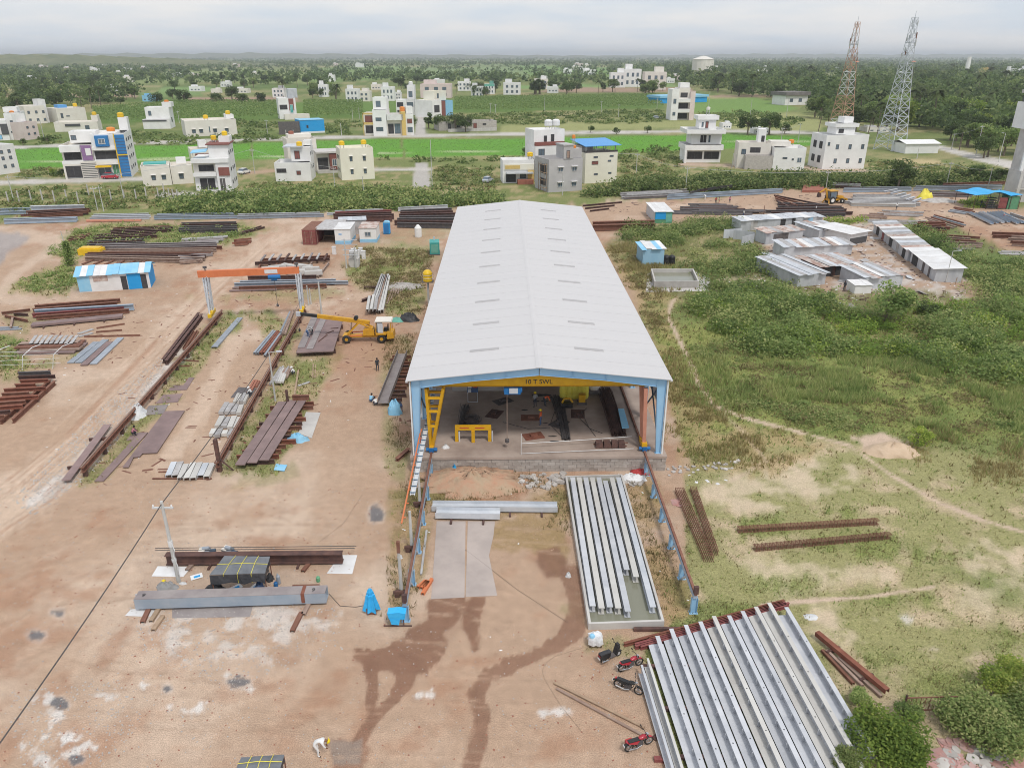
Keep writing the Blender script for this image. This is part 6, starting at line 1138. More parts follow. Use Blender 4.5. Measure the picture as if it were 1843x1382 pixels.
keep=rng.random(N)<sstep(vg,.35,.95)*.9; px,py=px[keep],py[keep]; Wp=Gn(np.stack([px,py],1)); inshed=(Wp[:,0]>-9.6)&(Wp[:,0]<14.6)&(Wp[:,1]>61.3)&(Wp[:,1]<147); Wp=Wp[~inshed]
n=len(Wp); hgt=rng.uniform(.08,.24,n)*np.clip(Wp[:,1]/50,.7,2.6); nb=3; base=np.repeat(Wp,nb,0); hh=np.repeat(hgt,nb)*rng.uniform(.6,1.2,n*nb); base[:,:2]+=rng.normal(size=(n*nb,2))*.12
lean=rng.normal(size=(n*nb,2))*.35*hh[:,None]; wd=rng.normal(size=(n*nb,2)); wd=wd/np.linalg.norm(wd,axis=1)[:,None]*(hh*.22)[:,None]
V=np.stack([base+np.column_stack([wd,np.zeros(n*nb)]),base-np.column_stack([wd,np.zeros(n*nb)]),base+np.column_stack([lean,hh])],1).reshape(-1,3); F=np.arange(len(V)).reshape(-1,3)
tn=np.repeat(.5+.3*rng.normal(size=n),nb*3); half=int(len(F)*.55)
o=link('grass',npmesh('grass',V[:half*3],F[:half],'leaf_scrub',{'tint':('FLOAT',np.clip(tn[:half*3]+.3,.3,1))})); o['kind']='stuff'
perm=V[half*3:]; o=link('dry_grass',npmesh('dry_grass',perm,np.arange(len(perm)).reshape(-1,3),'leaf_dry',{'tint':('FLOAT',np.clip(tn[half*3:],0,1))})); o['kind']='stuff'
# ---- trees: templates one metre high, copied as trunk + crown
def tree_template(seed,kind):
 r=random.Random(seed); tb=MB(); C_,T_,S_=[],[],[]
 if kind=='palm':
  pts=[(0,0,0),(.02,.01,.3),(.045,.02,.6),(.05,.02,.82)]; tb.tube(pts,[.022,.017,.014,.013],6); V,F,T=[],[],[]
  for i in range(17):
   a=i*2.4+r.uniform(-.2,.2); el=r.uniform(-.2,1.0); L_=r.uniform(.26,.36); seg=6; prev=None
   for j in range(seg+1):
    f=j/seg; ang=el-f*f*1.6; q=(.05+math.cos(a)*L_*f*max(math.cos(el*.7),.3),.02+math.sin(a)*L_*f*max(math.cos(el*.7),.3),.82+L_*(math.sin(el)*f-.75*f*f))
    w_=.055*math.sin(math.pi*min(f+.12,1))+.004; sx,sy=-math.sin(a)*w_,math.cos(a)*w_; V+=[(q[0]+sx,q[1]+sy,q[2]-w_*.5),(q[0],q[1],q[2]),(q[0]-sx,q[1]-sy,q[2]-w_*.5)]; T+=[.3+.4*r.random()]*3
    if j:b_=len(V)-6; F+=[(b_,b_+1,b_+4,b_+3),(b_+1,b_+2,b_+5,b_+4)]
  return tb.mesh('trunk','trunk'),npmesh('crown',np.array(V),np.array(F),'leaf_palm',{'tint':('FLOAT',np.array(T))})
 tall={'round':(.36,.50,.33),'wide':(.46,.52,.28),'slim':(.24,.52,.40),'bush':(.45,.42,.42)}[kind]; R_,zc,hz=tall
 tb.tube([(0,0,0),(.01,.0,.2),(.0,.01,.42),(.02,.02,.62)],[.035,.026,.018,.008],7)
 ncl=15
 for i in range(ncl):
  a=r.uniform(0,6.28); e=r.uniform(-.6,1); rr=R_*math.sqrt(max(0,1-e*e*.75))*r.uniform(.45,.85); c=(math.cos(a)*rr,math.sin(a)*rr,zc+e*hz*.75); cr=r.uniform(.11,.19)*(R_/.36)**.5
  tb.tube([(0,.0,.25+.2*r.random()),(c[0]*.6,c[1]*.6,c[2]*.75+.08),c],[.012,.008,.004],5,cap=False)
  n=120; d=rng.normal(size=(n,3)); d/=np.linalg.norm(d,axis=1)[:,None]; d*=(1-rng.random(n)[:,None]**2*.5)*cr; d[:,2]*=.8
  C_.append(d+np.array(c)); S_.append(np.full(n,.06)*rng.uniform(.6,1.3,n)); T_.append(np.clip(.42+r.gauss(0,.17)+rng.normal(size=n)*.16,0,1))
 cc=np.concatenate(C_); cc[:,2]=np.maximum(cc[:,2],.1); V,F=quads(cc,np.concatenate(S_),.4)
 return tb.mesh('trunk','trunk'),npmesh('crown',V,F,'leaf_tree',{'tint':('FLOAT',np.repeat(np.concatenate(T_),4))})
TPL={'round':[tree_template(1,'round'),tree_template(2,'round'),tree_template(3,'round')],'wide':[tree_template(4,'wide'),tree_template(5,'wide')],'slim':[tree_template(6,'slim'),tree_template(7,'slim')],'palm':[tree_template(8,'palm'),tree_template(9,'palm')],'bush':[tree_template(10,'bush'),tree_template(11,'bush')]}
LEAFV={}
def tree(kind,P,h,label,group=None,leaf=None,wide=1.,name=None,cat=None):
 tr,cr=random.choice(TPL[kind]); o=empty(name or('palm_tree' if kind=='palm' else 'shrub' if kind=='bush' else 'tree'),P,label,cat or('palm' if kind=='palm' else 'shrub' if kind=='bush' else 'tree'),random.uniform(0,6.28),group); o.scale=(h*wide,h*wide,h)
 link('trunk',tr,o)
 if leaf:
  key=(cr.name,leaf)
  if key not in LEAFV:LEAFV[key]=cr.copy(); LEAFV[key].materials[0]=M(leaf)
  cr=LEAFV[key]
 link('crown',cr,o); return o
def belt(poly,n,hmin,hmax,label,palms=.15,group=None,slim=.2,leafs=(None,None,None,'leaf_scrub'),excl=()):
 P=in_poly([poly],n,excl); P=P[np.argsort(-P[:,1])]
 for p in P:
  q=random.random(); kd='palm' if q<palms else 'slim' if q<palms+slim else random.choice(['round','round','wide'])
  tree(kd,(p[0],p[1],0),random.uniform(hmin,hmax)*(1.25 if kd=='palm' else 1),('coconut palm' if kd=='palm' else{'slim':'slender tree','wide':'spreading tree'}.get(kd,'rounded tree'))+' '+label,group or 'trees '+label,random.choice(leafs)if kd!='palm' else None,random.uniform(.95,1.25)if kd!='palm' else random.uniform(.85,1))
random.seed(5)
HX=[[(1405,170),(1456,170),(1456,200),(1405,200)],[(1205,150),(1255,150),(1255,225),(1205,225)]]
belt([(1225,150),(1500,148),(1843,150),(1880,180),(1700,190),(1560,196),(1470,196),(1380,186),(1240,172)],80,14,22,'in the wooded belt on the right',.18,excl=HX)
belt([(1215,128),(1880,126),(1880,150),(1215,150)],80,13,20,'on the far side of the right hand woods',.25)
belt([(1460,205),(1600,200),(1700,200),(1843,190),(1890,230),(1843,262),(1780,262),(1690,250),(1600,245),(1470,228)],72,11,19,'near the lattice masts',.16,leafs=(None,None,'leaf_scrub','leaf_scrub','leaf_lime'))
belt([(1700,250),(1843,258),(1860,290),(1780,288),(1720,272)],18,8,13,'beyond the road bend at right',.1)
belt([(930,176),(1010,174),(1080,172),(1190,172),(1195,164),(1000,164),(930,168)],26,11,17,'in the dark row behind the cane field',.1)
belt([(-40,160),(200,150),(260,168),(240,185),(160,200),(-40,205)],52,9,15,'in the grove at upper left',.3)
belt([(-40,138),(500,140),(640,152),(600,165),(300,168),(200,152),(-40,156)],46,10,15,'among the far houses at left',.12)
belt([(560,165),(620,160),(640,178),(600,188),(560,182)],12,9,14,'left of the pink roofed far houses',.25)
belt([(710,150),(760,148),(760,170),(720,172)],6,9,14,'behind the crossroads houses',.1); belt([(810,165),(830,160),(900,165),(910,178),(820,180)],8,9,14,'among the white houses at centre',.1)
for x,y,h,kd,lb in((283,190,26,'wide','rounded pale tree at the left end of the cane field'),(333,188,30,'round','dark tree on the cane field edge, second from left'),(391,189,24,'wide','brownish tree on the cane field edge, middle'),(437,189,22,'wide','small tree on the cane field edge near the white house'),(470,189,25,'round','tree at the right of the cane edge row'),(418,181,30,'round','tall dark tree behind the cane edge row'),(312,182,24,'round','tree behind the left cane edge trees'),(218,190,18,'wide','low tree at the upper left cane corner'),(1345,243,42,'round','dark tree left of a pair beyond the paddy'),(1384,243,46,'round','dark tree right of a pair beyond the paddy'),(1412,241,20,'bush','small tree beside the dark pair beyond the paddy'),(1616,338,58,'round','dark glossy tree in the hedge before the white shed'),(795,235,32,'wide','dark tree in front of the brick ruin, left'),(820,236,36,'wide','dark tree in front of the brick ruin, middle'),(838,238,34,'round','dark tree in front of the brick ruin, right'),(772,232,30,'slim','slim tree at the crossroads corner'),(742,226,18,'bush','shrub by the crossroads houses'),(1488,245,52,'palm','coconut palm left of the white house under the mast'),(1472,240,44,'palm','coconut palm beyond the cream block house'),(1562,244,48,'palm','coconut palm between the two masts'),(1578,250,40,'palm','second coconut palm between the two masts'),(975,268,16,'bush','small tree by the paddy road behind the tall white house'),(947,285,22,'bush','bush by the cluster of houses behind the shed'),(1110,242,14,'bush','small roadside tree right of the white tanks'),(1063,239,14,'wide','small roadside tree above the blue roofed house'),(1165,240,15,'wide','small roadside tree left of the terraced villa'),(85,258,16,'bush','round shrub beside the road at left'),(42,262,14,'bush','round shrub left of the roadside shrub'),(165,196,40,'palm','coconut palm leaning at the cane corner'),(182,194,42,'palm','coconut palm in the cane corner clump'),(148,200,38,'palm','coconut palm at the left of the cane corner clump'),(38,205,36,'palm','coconut palm near the left edge grove'),(510,176,34,'palm','coconut palm behind the brown panel house'),(605,184,30,'palm','coconut palm left of the far white row'),(95,315,14,'bush','yellow green shrub left of the blue panel house'),(113,318,16,'bush','dark shrub touching the blue panel house')):
 m_,k_=MPP(y); tree(kd,G(x,y),h*k_,lb,None,'leaf_lime' if 'yellow' in lb else None,1.0 if kd=='palm' else 1.15)
m_,k_=MPP(572)
tree('wide',G(1592,578),74*k_,'feathery tree standing in front of the tin camp',None,'leaf_scrub',1.35); tree('bush',G(1480,548),34*MPP(548)[1],'leafy shrub at the scrub edge of the camp',None,'leaf_scrub',1.3); tree('bush',G(1668,566),30*MPP(566)[1],'leafy shrub right of the feathery tree',None,None,1.3)
tree('bush',G(1540,505),22*MPP(505)[1],'green shrub beside the collapsed shack',None,'leaf_scrub',1.1); tree('bush',G(1452,414),16*MPP(414)[1],'shrub between the back row of shacks',None,'leaf_scrub',1.1); tree('bush',G(1650,800),40*MPP(800)[1],'yellow green shrub in the right meadow',None,'leaf_lime',1.1)
tree('bush',G(1716,324),26*MPP(324)[1],'wide dark shrub in the hedge, left of three at right',None,None,1.6); tree('bush',G(1760,328),34*MPP(328)[1],'wide dark shrub in the hedge, middle of three at right',None,None,1.6); tree('bush',G(1795,330),30*MPP(330)[1],'wide dark shrub in the hedge near the water tower',None,None,1.5)
def near_bush(label,c,rx,h,n,leaf,m,tb=.45,parts=9):
 P=G(*c); o=empty('bush',P,label,'bush'); st=MB(); C_=[]; T_=[]
 for i in range(parts):
  a=random.uniform(0,6.28); q=math.sqrt(random.random())*.72; cc=Vector((math.cos(a)*q*rx,math.sin(a)*q*rx,h*random.uniform(.3,.62)*(1.15-q*.5))); st.tube([(cc.x*.15,cc.y*.15,0),(cc.x*.7,cc.y*.7,cc.z*.6),tuple(cc)],[.05,.035,.015],6)
  d=dome(n//parts,.9); d[:,2]=np.where(rng.random(len(d))<.4,-d[:,2]*.8,d[:,2]); cr=rx*random.uniform(.32,.55); pts=d*np.array([cr,cr,min(cr*.85,h*.5)])+np.array(cc)+rng.normal(size=d.shape)*rx*.06; pts[:,2]=np.maximum(pts[:,2],.06); C_.append(pts); T_.append(tb+random.gauss(0,.17)+rng.normal(size=len(d))*.2)
 part('stem',st,'trunk',o); cc=np.concatenate(C_); leaf_obj('foliage',cc,leaf*rng.uniform(.6,1.3,len(cc)),np.concatenate(T_),m,1.3,.6,o); return o
near_bush('large round green bush at the foot of the girder row',(1592,1352),2.2,2.1,10000,.2,'leaf_lime',.22,16); near_bush('dense dark green bush at the lower right corner',(1768,1312),2.4,1.9,9500,.2,'leaf_scrub',.66,15)
near_bush('yellow green bush at the right edge',(1815,1240),1.9,2.6,9000,.15,'leaf_lime',.55,9); near_bush('small green bush at the tip of the last girder',(1535,1378),1.1,1.3,5000,.13,'leaf_scrub',.75,6); near_bush('olive bush behind the rusty gate',(1840,1290),2.2,2.0,7000,.16,'leaf_scrub',.7,8); near_bush('small pale shrub at the end of the rusty channel',(1550,1262),.9,.9,2600,.12,'leaf_scrub',.65,5); near_bush('small bush left of the rusty gate',(1625,1285),1.0,1.2,3500,.13,'leaf_scrub',.5,6)
vb=empty('climbing_plant',G(127,478),'column of creeper covering a pole left of the blue hut','creeper'); part('pole',MB().tube([(0,0,0),(-.3,0,6.4)],[.09,.07],6),'pole_grey',vb)
cc=rng.normal(size=(2200,3))*np.array([.42,.42,0])+np.array([0,0,0]); cc[:,2]=rng.uniform(.2,4.6,2200); cc[:,:2]*=(1.25-cc[:,2:3]/6.5); leaf_obj('foliage',cc,.3*rng.uniform(.6,1.3,2200),.42+.2*rng.normal(size=2200),'leaf_scrub',.4,.7,vb)
# ---- far woods that read as one mass
def woods(name,bands,m):
 C_,S_,T_=[],[],[]
 for poly,n,r_,h_,*kk in bands:
  P=np.array([(rng.uniform(min(p[0]for p in poly),max(p[0]for p in poly)),rng.uniform(min(p[1]for p in poly),max(p[1]for p in poly)))for _ in range(n*2)]); P=P[poly_sd(P,poly)>0][:n]; W3=Gn(P); nf=fnoise(W3[:,0],W3[:,1],260,31)
  W3=W3[nf>(.3 if kk else.38)]
  for w_ in W3:
   k=kk[0]if kk else 18; r=r_*rng.uniform(.7,1.3); h=h_*rng.uniform(.55,1.5); d=dome(k,1.); C_.append(w_+np.stack([d[:,0]*r,d[:,1]*r,h*.25+np.maximum(d[:,2],0)*h*.75],1)); S_.append(np.full(k,r*(.95 if k<30 else.5))*rng.uniform(.6,1.2,k)); T_.append(.45+rng.normal()*.27+rng.normal(size=k)*.14)
 leaf_obj(name,np.concatenate(C_),np.concatenate(S_),np.concatenate(T_),m,.4,.8,None,'stuff')
woods('woodland',[([(-60,103.6),(1900,103.6),(1900,109),(-60,109)],3000,10,14),([(-60,108),(1900,108),(1900,116),(1200,120),(800,117),(-60,118)],4200,6.5,11),([(-60,116),(330,112),(420,120),(300,132),(-60,138)],1500,5.5,9),([(380,112),(720,108),(1030,110),(1030,119),(720,120),(400,124)],900,5,10),([(1150,118),(1900,112),(1900,130),(1150,134)],1800,6,12),([(1215,132),(1880,128),(1880,186),(1700,192),(1560,196),(1470,190),(1380,180),(1240,160)],800,6.5,15,60),([(1460,196),(1600,194),(1720,196),(1880,186),(1890,240),(1800,255),(1700,240),(1620,232),(1500,224)],170,5,11,70),([(-40,148),(200,144),(262,166),(230,182),(160,194),(-40,198)],170,5,11,60),([(-60,130),(600,128),(640,140),(-60,150)],420,5,8),([(-60,114),(1230,114),(1230,152),(-60,154)],1500,5.5,10),([(600,132),(900,140),(1200,132),(1200,146),(900,146),(620,146)],170,5,8),([(1000,118),(1250,122),(1230,134),(1060,130)],160,5,9)],'leaf_tree')
# --- masts, poles, wires
def ztop(base,top_y):
 """height of an upright standing at ground point base whose top shows at photo row top_y"""
 Y=G(*base).y; v=(top_y-CY)/FPX; t=Y/(CP-v*SP); return CAMH-t*(SP+v*CP)
def mast(label,base,top_y,wb,wt,mats,split,seed):
 h=ztop(base,top_y); o=empty('lattice_mast',G(*base),label,'mast',.5); r=random.Random(seed); n=15; hw=lambda f:(wb*(1-f)**1.25+wt)/2
 for sx in(-1,1):
  for sy in(-1,1):part('leg',MB().tube([(sx*hw(f),sy*hw(f),h*f)for f in[i/10 for i in range(11)]],[.17-.009*i for i in range(11)],5),mats[1],o)
 for i in range(n):
  f0,f1=i/n,(i+1)/n; a,b_=hw(f0),hw(f1); z0,z1=h*f0,h*f1; mb=MB(); th=.15-.07*f0
  for(p,q)in(((-1,-1),(1,-1)),((1,-1),(1,1)),((1,1),(-1,1)),((-1,1),(-1,-1))):
   mb.bar((p[0]*a,p[1]*a,z0),(q[0]*b_,q[1]*b_,z1),th); mb.bar((q[0]*a,q[1]*a,z0),(p[0]*b_,p[1]*b_,z1),th); mb.bar((p[0]*b_,p[1]*b_,z1),(q[0]*b_,q[1]*b_,z1),th)
  part('brace_panel',mb,mats[(i//split)%2]if i<n-1 else mats[1],o)
 part('spike',MB().tube([(0,0,h*.96),(0,0,h+2.2)],.07,5),'steel_grey',o); part('platform',MB().box(-wt*.8,wt*.8,-wt*.8,wt*.8,h*.82,h*.825),'steel_grey',o)
 for i in range(12):
  f=.70+.27*r.random(); a=r.uniform(0,6.28); d=hw(f)+.7; part('antenna',MB().cbox((math.cos(a)*d,math.sin(a)*d,h*f),(.35,.3,2.0)).bar((math.cos(a)*d,math.sin(a)*d,h*f),(math.cos(a)*hw(f)*.7,math.sin(a)*hw(f)*.7,h*f),.1),r.choice(['pole_grey','steel_pale','rust']),o)
 for i in range(2):a=5.2+i*2.2; f=.68-.08*i; part('dish',MB().lathe([(.9,0),(.8,.12),(.1,.35)],(math.cos(a)*(hw(f)+.9),math.sin(a)*(hw(f)+.9),h*f),14),'orange_pale' if i==0 else 'white',o)
mat('mast_red',(.50,.30,.21),(.44,.26,.18),.7); mat('mast_white',(.66,.66,.66),None,.6)
mast('red and white banded lattice communication mast',(1508,256),40,6.8,1.5,['mast_white','mast_red'],3,1); mast('grey lattice communication mast at the right',(1601,270),32,7.2,1.7,['steel_pale','steel_pale'],3,2)
TOPS={}
def pole(label,base,top_y,r=.13,arm=1,m='pole_grey',lamp=0,key=None):
 h=ztop(base,top_y); P=G(*base); o=empty('utility_pole' if not lamp else 'lamp_pole',P,label,'pole',0); part('shaft',MB().tube([(0,0,0),(0,0,h)],[r,r*.7],8),m,o)
 if arm:part('crossarm',MB().box(-.75,.75,-.06,.06,h-.6,h-.48),'wire_pale',o); [part('insulator',MB().lathe([(.05,0),(.07,.1),(.04,.2)],(x,0,h-.479),6),'white',o)for x in(-.65,0,.65)]
 if lamp:part('lamp_arm',MB().tube([(0,0,h-.05),(.9*lamp,0,h+.1)],.045,6),m,o); part('lamp_head',MB().cbox((1.15*lamp,0,h+.1),(.6,.22,.12)),'steel_pale',o)
 TOPS[key or base]=P+Vector((0,0,h-.2)); return o
po=pole('tall concrete pole with taped cable beside the black canopy',(322,1047),902,.15,1,key='A')
[part('tape_wrap',MB().tube([(0,0,z),(0,0,z+q)],.175,8),'cable_white',po)for z,q in((3.2,.5),(1.9,.2))]; part('taped_cable',MB().tube([(.12,-.12,3.6),(.3,-.2,3.0),(.1,-.16,2.5),(.28,-.2,1.6),(.16,-.16,.8)],.035,6),'cable_white',po)
pole('slim lamp pole among the pipe heaps',(496,722),634,.11,0,lamp=1,key='B'); pole('grey pole behind the mobile crane boom',(579,566),508,.16,0,key='C'); pole('twin pole left of the boom, first',(556,550),514,.14,0,key='D'); pole('twin pole left of the boom, second',(560,548),520,.12,0)
for i,(b_,t_,ar,lb)in enumerate((((176,379),336,1,'leaning twin pole by the boundary, left one'),((187,381),335,1,'leaning twin pole by the boundary, right one'),((25,362),316,1,'pole in the weeds at far left'),((224,363),312,1,'pole in front of the blue panel house'),((459,313),268,1,'pole on the dirt lane beside the paddy'),((603,340),300,1,'pole in front of the maroon frame house'),((778,338),252,0,'tall ribbed pole beside the concrete lane'),((655,355),318,0,'slim pole in the hedge left of the shed'),((946,300),262,1,'pole behind the small yellow house'),((1145,312),276,1,'pole right of the blue roofed house'),((1234,342),300,1,'pole in the hedge before the terraced villa'),((1486,342),308,1,'pole in the hedge before the white two storey house'),((1317,304),276,0,'gate pole left of the unfinished front room'),((1323,304),278,0,'second gate pole left of the unfinished front room'),((1703,335),292,1,'pole in the hedge right of the glossy tree'),((1776,345),303,0,'pole behind the blue tarpaulin stall'),((1650,286),262,0,'short pole before the white gabled shed'),((1712,270),240,1,'braced pole on the road bend'),((1756,280),226,1,'tall pole right of the road bend'),((1404,268),230,1,'pole between paddy and trees, right'),((1436,258),222,1,'second pole between paddy and trees, right'),((1275,195),165,0,'pole at the edge of the green field'),((1350,210),180,0,'pole in the green field, middle'),((1415,212),178,0,'pole near the white house with dark roof'),((1725,200),178,0,'leaning pole in the right woods'),((323,222),200,1,'pole before the cane field, left'),((482,244),216,1,'pole left of the black sheet fence'),((615,246),222,0,'pole left of the crossroads houses'),((635,216),196,0,'pole at the cane edge, centre'),((647,214),194,0,'second pole at the cane edge, centre'),((883,205),186,1,'pole at the cane edge right of the brown wall house'),((892,206),188,1,'second pole at the cane edge right of the brown wall house'),((980,200),176,0,'pole at the right part of the cane field'),((1082,205),182,1,'pole in the rough ground above the road'),((1113,212),188,1,'second pole in the rough ground above the road'),((1182,200),176,0,'pole near the white balcony house'),((80,252),216,1,'pole beside the pink house'),((218,235),205,0,'pole before the cane corner'),((1012,352),312,0,'slim pole in front of the grey house'))):
 pole(lb,b_,t_,.16 if b_[1]<300 else.12,ar,key=i)
for x,y,t_ in((1797,292,240),):pole('street lamp on the road bend at right',(x,y),t_,.13,0,'pole_grey',-1,key='L')
pole('camp floodlight pole in front of the newer tin row',(1702,508),452,.08,0,'pole_grey',1,key='F'); pole('thin rusty post in the dirt before the boundary girders',(1374,389),370,.09,0,'rust',key='R1'); pole('thin rusty post by the right hand road',(1741,430),412,.07,0,'rust',key='R2')
def wire(label,pts,sag=.3,r=.02,m='wire',name='cable'):
 mb=MB(); Q=[]
 for a,b_ in zip(pts,pts[1:]):
  for i in range(9):f=i/8; p=a.lerp(b_,f); p=p-Vector((0,0,4*sag*f*(1-f))); Q.append(p)
 o_=Q[0].copy(); mb.tube([q-o_ for q in Q],r,5); return thing(name,mb,m,label,'cable',o_)
wire('dark overhead cable crossing the lower left of the yard',[G(-60,1420,6.6),TOPS['A'],TOPS['B']],.25,.04)
wire('thin service cable between lamp pole and crane poles',[TOPS['B'],TOPS['D'],TOPS['C']],.4,.025,'wire')
for i,(a,b_)in enumerate(((2,3),(3,4),(4,5),(8,9),(9,10),(10,11),(11,14),(14,15),(19,20),(17,18))):wire('pale overhead line, span %s along the house row'%['at far left','left of the blue panel house','over the white three storey house','above the grey house','right of the blue roof','before the villa','before the white house','left of the water tower','over the paddy edge','along the road bend'][i],[TOPS[a],TOPS[b_]],.8,.035,'wire_pale')
mbp=[G(798,962,.02),G(850,998,.02),G(930,1060,.02),G(1022,1120,.02)]; wire('thin cable lying across the front yard',mbp,0,.01)
wire('curled cable lying near the motorcycles',[G(1050,1165,.02),G(1000,1180,.02),G(984,1191,.02),G(976,1205,.02),G(979,1220,.02),G(990,1238,.02),G(1010,1270,.02),G(1050,1320,.02)],0,.007,'trunk'); wire('cable lying behind the dark girder',[G(652,890,.02),G(620,940,.02),G(575,975,.02)],0,.008,'trunk'); wire('cable running from the box girder to the blue tarpaulin',[G(592,1068,.02),G(612,1090,.02),G(640,1092,.02),G(662,1088,.02)],0,.02)
for i,(x,y)in enumerate([(16,366),(35,364),(57,363),(77,361),(99,364),(121,362),(142,366),(160,352),(201,362),(225,362),(246,361),(264,357),(286,358),(306,360),(313,361),(321,362),(296,350)]):
 thing('fence_post',MB().prism([(-.14,-.14,0),(.14,-.14,0),(.11,-.11,3.0),(-.11,-.11,3.0)],(0,0,0),(0,.26,0)),'conc_pale','pale concrete fence post in the weeds, %s from the left'%['first','second','third','fourth','fifth','sixth','seventh','eighth','ninth','tenth','eleventh','twelfth','fourteenth','fifteenth','sixteenth','last','thirteenth'][i],'fence post',G(x,y),random.uniform(-.1,.1),'fence posts in the weeds at left')
for i in range(14):
 x=1690+i*9; y=508+i*4.5 if i<9 else 548+(i-9)*3
 thing('fence_post',MB().bar((0,0,0),(.06,0,1.3),.09),'wood','wooden stake beside the camp, %s from the left'%['first','second','third','fourth','fifth','sixth','seventh','eighth','ninth','tenth','eleventh','twelfth','thirteenth','last'][i],'stake',G(x+20,y),0,'stakes beside the camp')
dt=empty('drum_tank',G(772,552),'yellow drum water tank on a tall post beside the shed','water tank'); zt=ztop((772,552),507)
part('post',MB().tube([(0,0,0),(0,0,zt)],.16,8),'pole_grey',dt); part('platform',MB().box(-.9,.9,-.7,.7,zt+.001,zt+.1),'steel_dark',dt); part('drum',MB().lathe([(.68,.1),(.72,.2),(.72,.8),(.68,.85),(.72,.9),(.72,1.4),(.5,1.75),(.25,1.85)],(0,0,zt),16),'tank_yellow',dt); part('cage_bar',MB().ring((0,0,zt+.6),.76,.03,'z',16,5).ring((0,0,zt+1.1),.76,.03,'z',16,5),'steel_pale',dt)
tf=empty('transformer',G(624,483),'pole mounted transformer and switchgear near the cabins','transformer'); zt=ztop((620,483),430)
for x in(0,1.7):part('pole',MB().tube([(x,0,0),(x,0,zt*(1 if x==0 else.72))],[.14,.1],8),'pole_grey',tf)
for z in(.45,.62,.8,.95):part('crossarm',MB().box(-.5,2.3,-.06,.06,zt*z,zt*z+.1),'steel_pale',tf)
part('tank',MB().box(.5,1.9,.8,2.2,1.6,3.0),'zinc_white',tf); [part('cooling_fin',MB().box(.55+i*.22,.62+i*.22,.5,.79,1.7,2.8),'zinc_white',tf)for i in range(6)]; [part('bushing',MB().lathe([(.1,0),(.07,.2),(.1,.3),(.05,.55)],(.8+i*.4,1.5,3.0),8),'white',tf)for i in range(3)]; part('plinth',MB().box(.3,2.1,.6,2.4,0,1.59),'conc_pale',tf)
for i,(x,y)in enumerate(((637,462),(644,464),(650,460),(602,458),(655,466))):thing('switch_box',MB().box(-.35,.35,-.25,.25,0,1.5).box(-.4,.4,-.3,.3,1.5,1.58),'zinc_white','white switch box near the transformer, %s'%['beside its tank','second right of it','third right of it','left of it in the dirt','farthest right of it'][i],'switch box',G(x,y))
# --- front yard pieces
for nm,pts,z,m in(('concrete_slab',[(786,938),(838,938),(836,1075),(776,1078)],.03,'conc_slab'),('concrete_slab',[(842,938),(891,938),(888,965),(880,1000),(895,1072),(838,1074)],.026,'conc_slab')):
 if 'conc_slab' not in MATS:mat('conc_slab',(.45,.385,.35),(.36,.31,.285),.9,scale=.35,rnd=.05,bump=.15)
 P_=[G(*p)for p in pts]; mb=MB(); mb.sheet([(p.x,p.y,z)for p in P_][::-1],z-.002); struct(nm,mb,m)
def heap(name,label,c,rx,ry,h,m,n=26,cat='heap',rz=0.,rough=.25,pw=1.6):
 vs=[]; fs=[]; rr=7
 for i in range(rr+1):
  f=i/rr
  for k in range(n):a=2*math.pi*k/n; q=1+random.uniform(-rough,rough)*f*.6; vs.append((rx*f*q*math.cos(a),ry*f*q*math.sin(a),max(-.02,h*(1-f**pw)*(1+random.uniform(-rough,rough))-.01*f)))
 for i in range(rr):
  for k in range(n):fs.append((i*n+k,(i+1)*n+k,(i+1)*n+(k+1)%n,i*n+(k+1)%n))
 mb=MB(); mb.v=vs; mb.f=[list(f)for f in fs]; mb.mi=[0]*len(fs); return thing(name,mb,m,label,cat,G(*c),rz,smooth=True)
mat('soil_heap',(.46,.27,.18),(.42,.32,.22),.95,scale=.9,rnd=.05,bump=.6,bscale=4); mat('sand_heap',(.56,.43,.31),(.48,.36,.25),.95,scale=1,rnd=.05,bump=.4,bscale=5)
heap('earth_mound','reddish earth mound banked against the shed plinth',(850,868),5.2,2.7,1.15,'soil_heap',44,rough=.32); heap('sand_heap','pale sand heap in the right meadow',(1605,812),2.6,1.6,.9,'sand_heap'); heap('gravel_heap','grey white gravel heap beside the sloping channel pile',(722,516),3.6,2.6,.5,'rubble'); heap('soil_heap','brown soil heap at the right of the yellow tarpaulin',(1690,362),5,3,.8,'rubble')
def stones(label,area,n,s0,s1,m,name='rubble_stone',cat='stone',grp=None,flat=.6,z=0):
 P=in_poly([area],n)
 for p in P:
  s=random.uniform(s0,s1); mb=MB(); q=[(random.uniform(.7,1.2)*s*math.cos(a),random.uniform(.7,1.2)*s*math.sin(a),0)for a in(.3,1.3,2.5,3.6,4.6,5.6)]; mb.prism(q,(0,0,0),(random.uniform(-.1,.1)*s,random.uniform(-.1,.1)*s,s*flat)); thing(name,mb,m,label,cat,(p[0],p[1],z),random.uniform(0,6),grp or label,rot=(random.uniform(-.2,.2),random.uniform(-.2,.2),random.uniform(0,6)))
stones('white rubble lump piled below the shed plinth',[(930,858),(1015,852),(1020,868),(985,882),(930,876)],60,.1,.36,'rubble'); stones('small rubble piece strewn by the red cloth heap',[(1120,862),(1165,855),(1160,875),(1125,878)],22,.1,.3,'rubble'); stones('pale rubble scattered right of the runway post',[(1195,842),(1330,828),(1330,842),(1200,858)],36,.08,.25,'rubble')
stones('broken pink floor tile in the lower right dump',[(1680,1340),(1740,1328),(1800,1362),(1850,1375),(1850,1400),(1670,1400)],60,.25,.5,'tile_pink','floor_tile','tile',flat=.12); stones('grey broken slab in the lower right dump',[(1690,1345),(1780,1350),(1840,1380),(1700,1395)],24,.2,.4,'rubble','broken_slab','slab',flat=.14,z=.05)
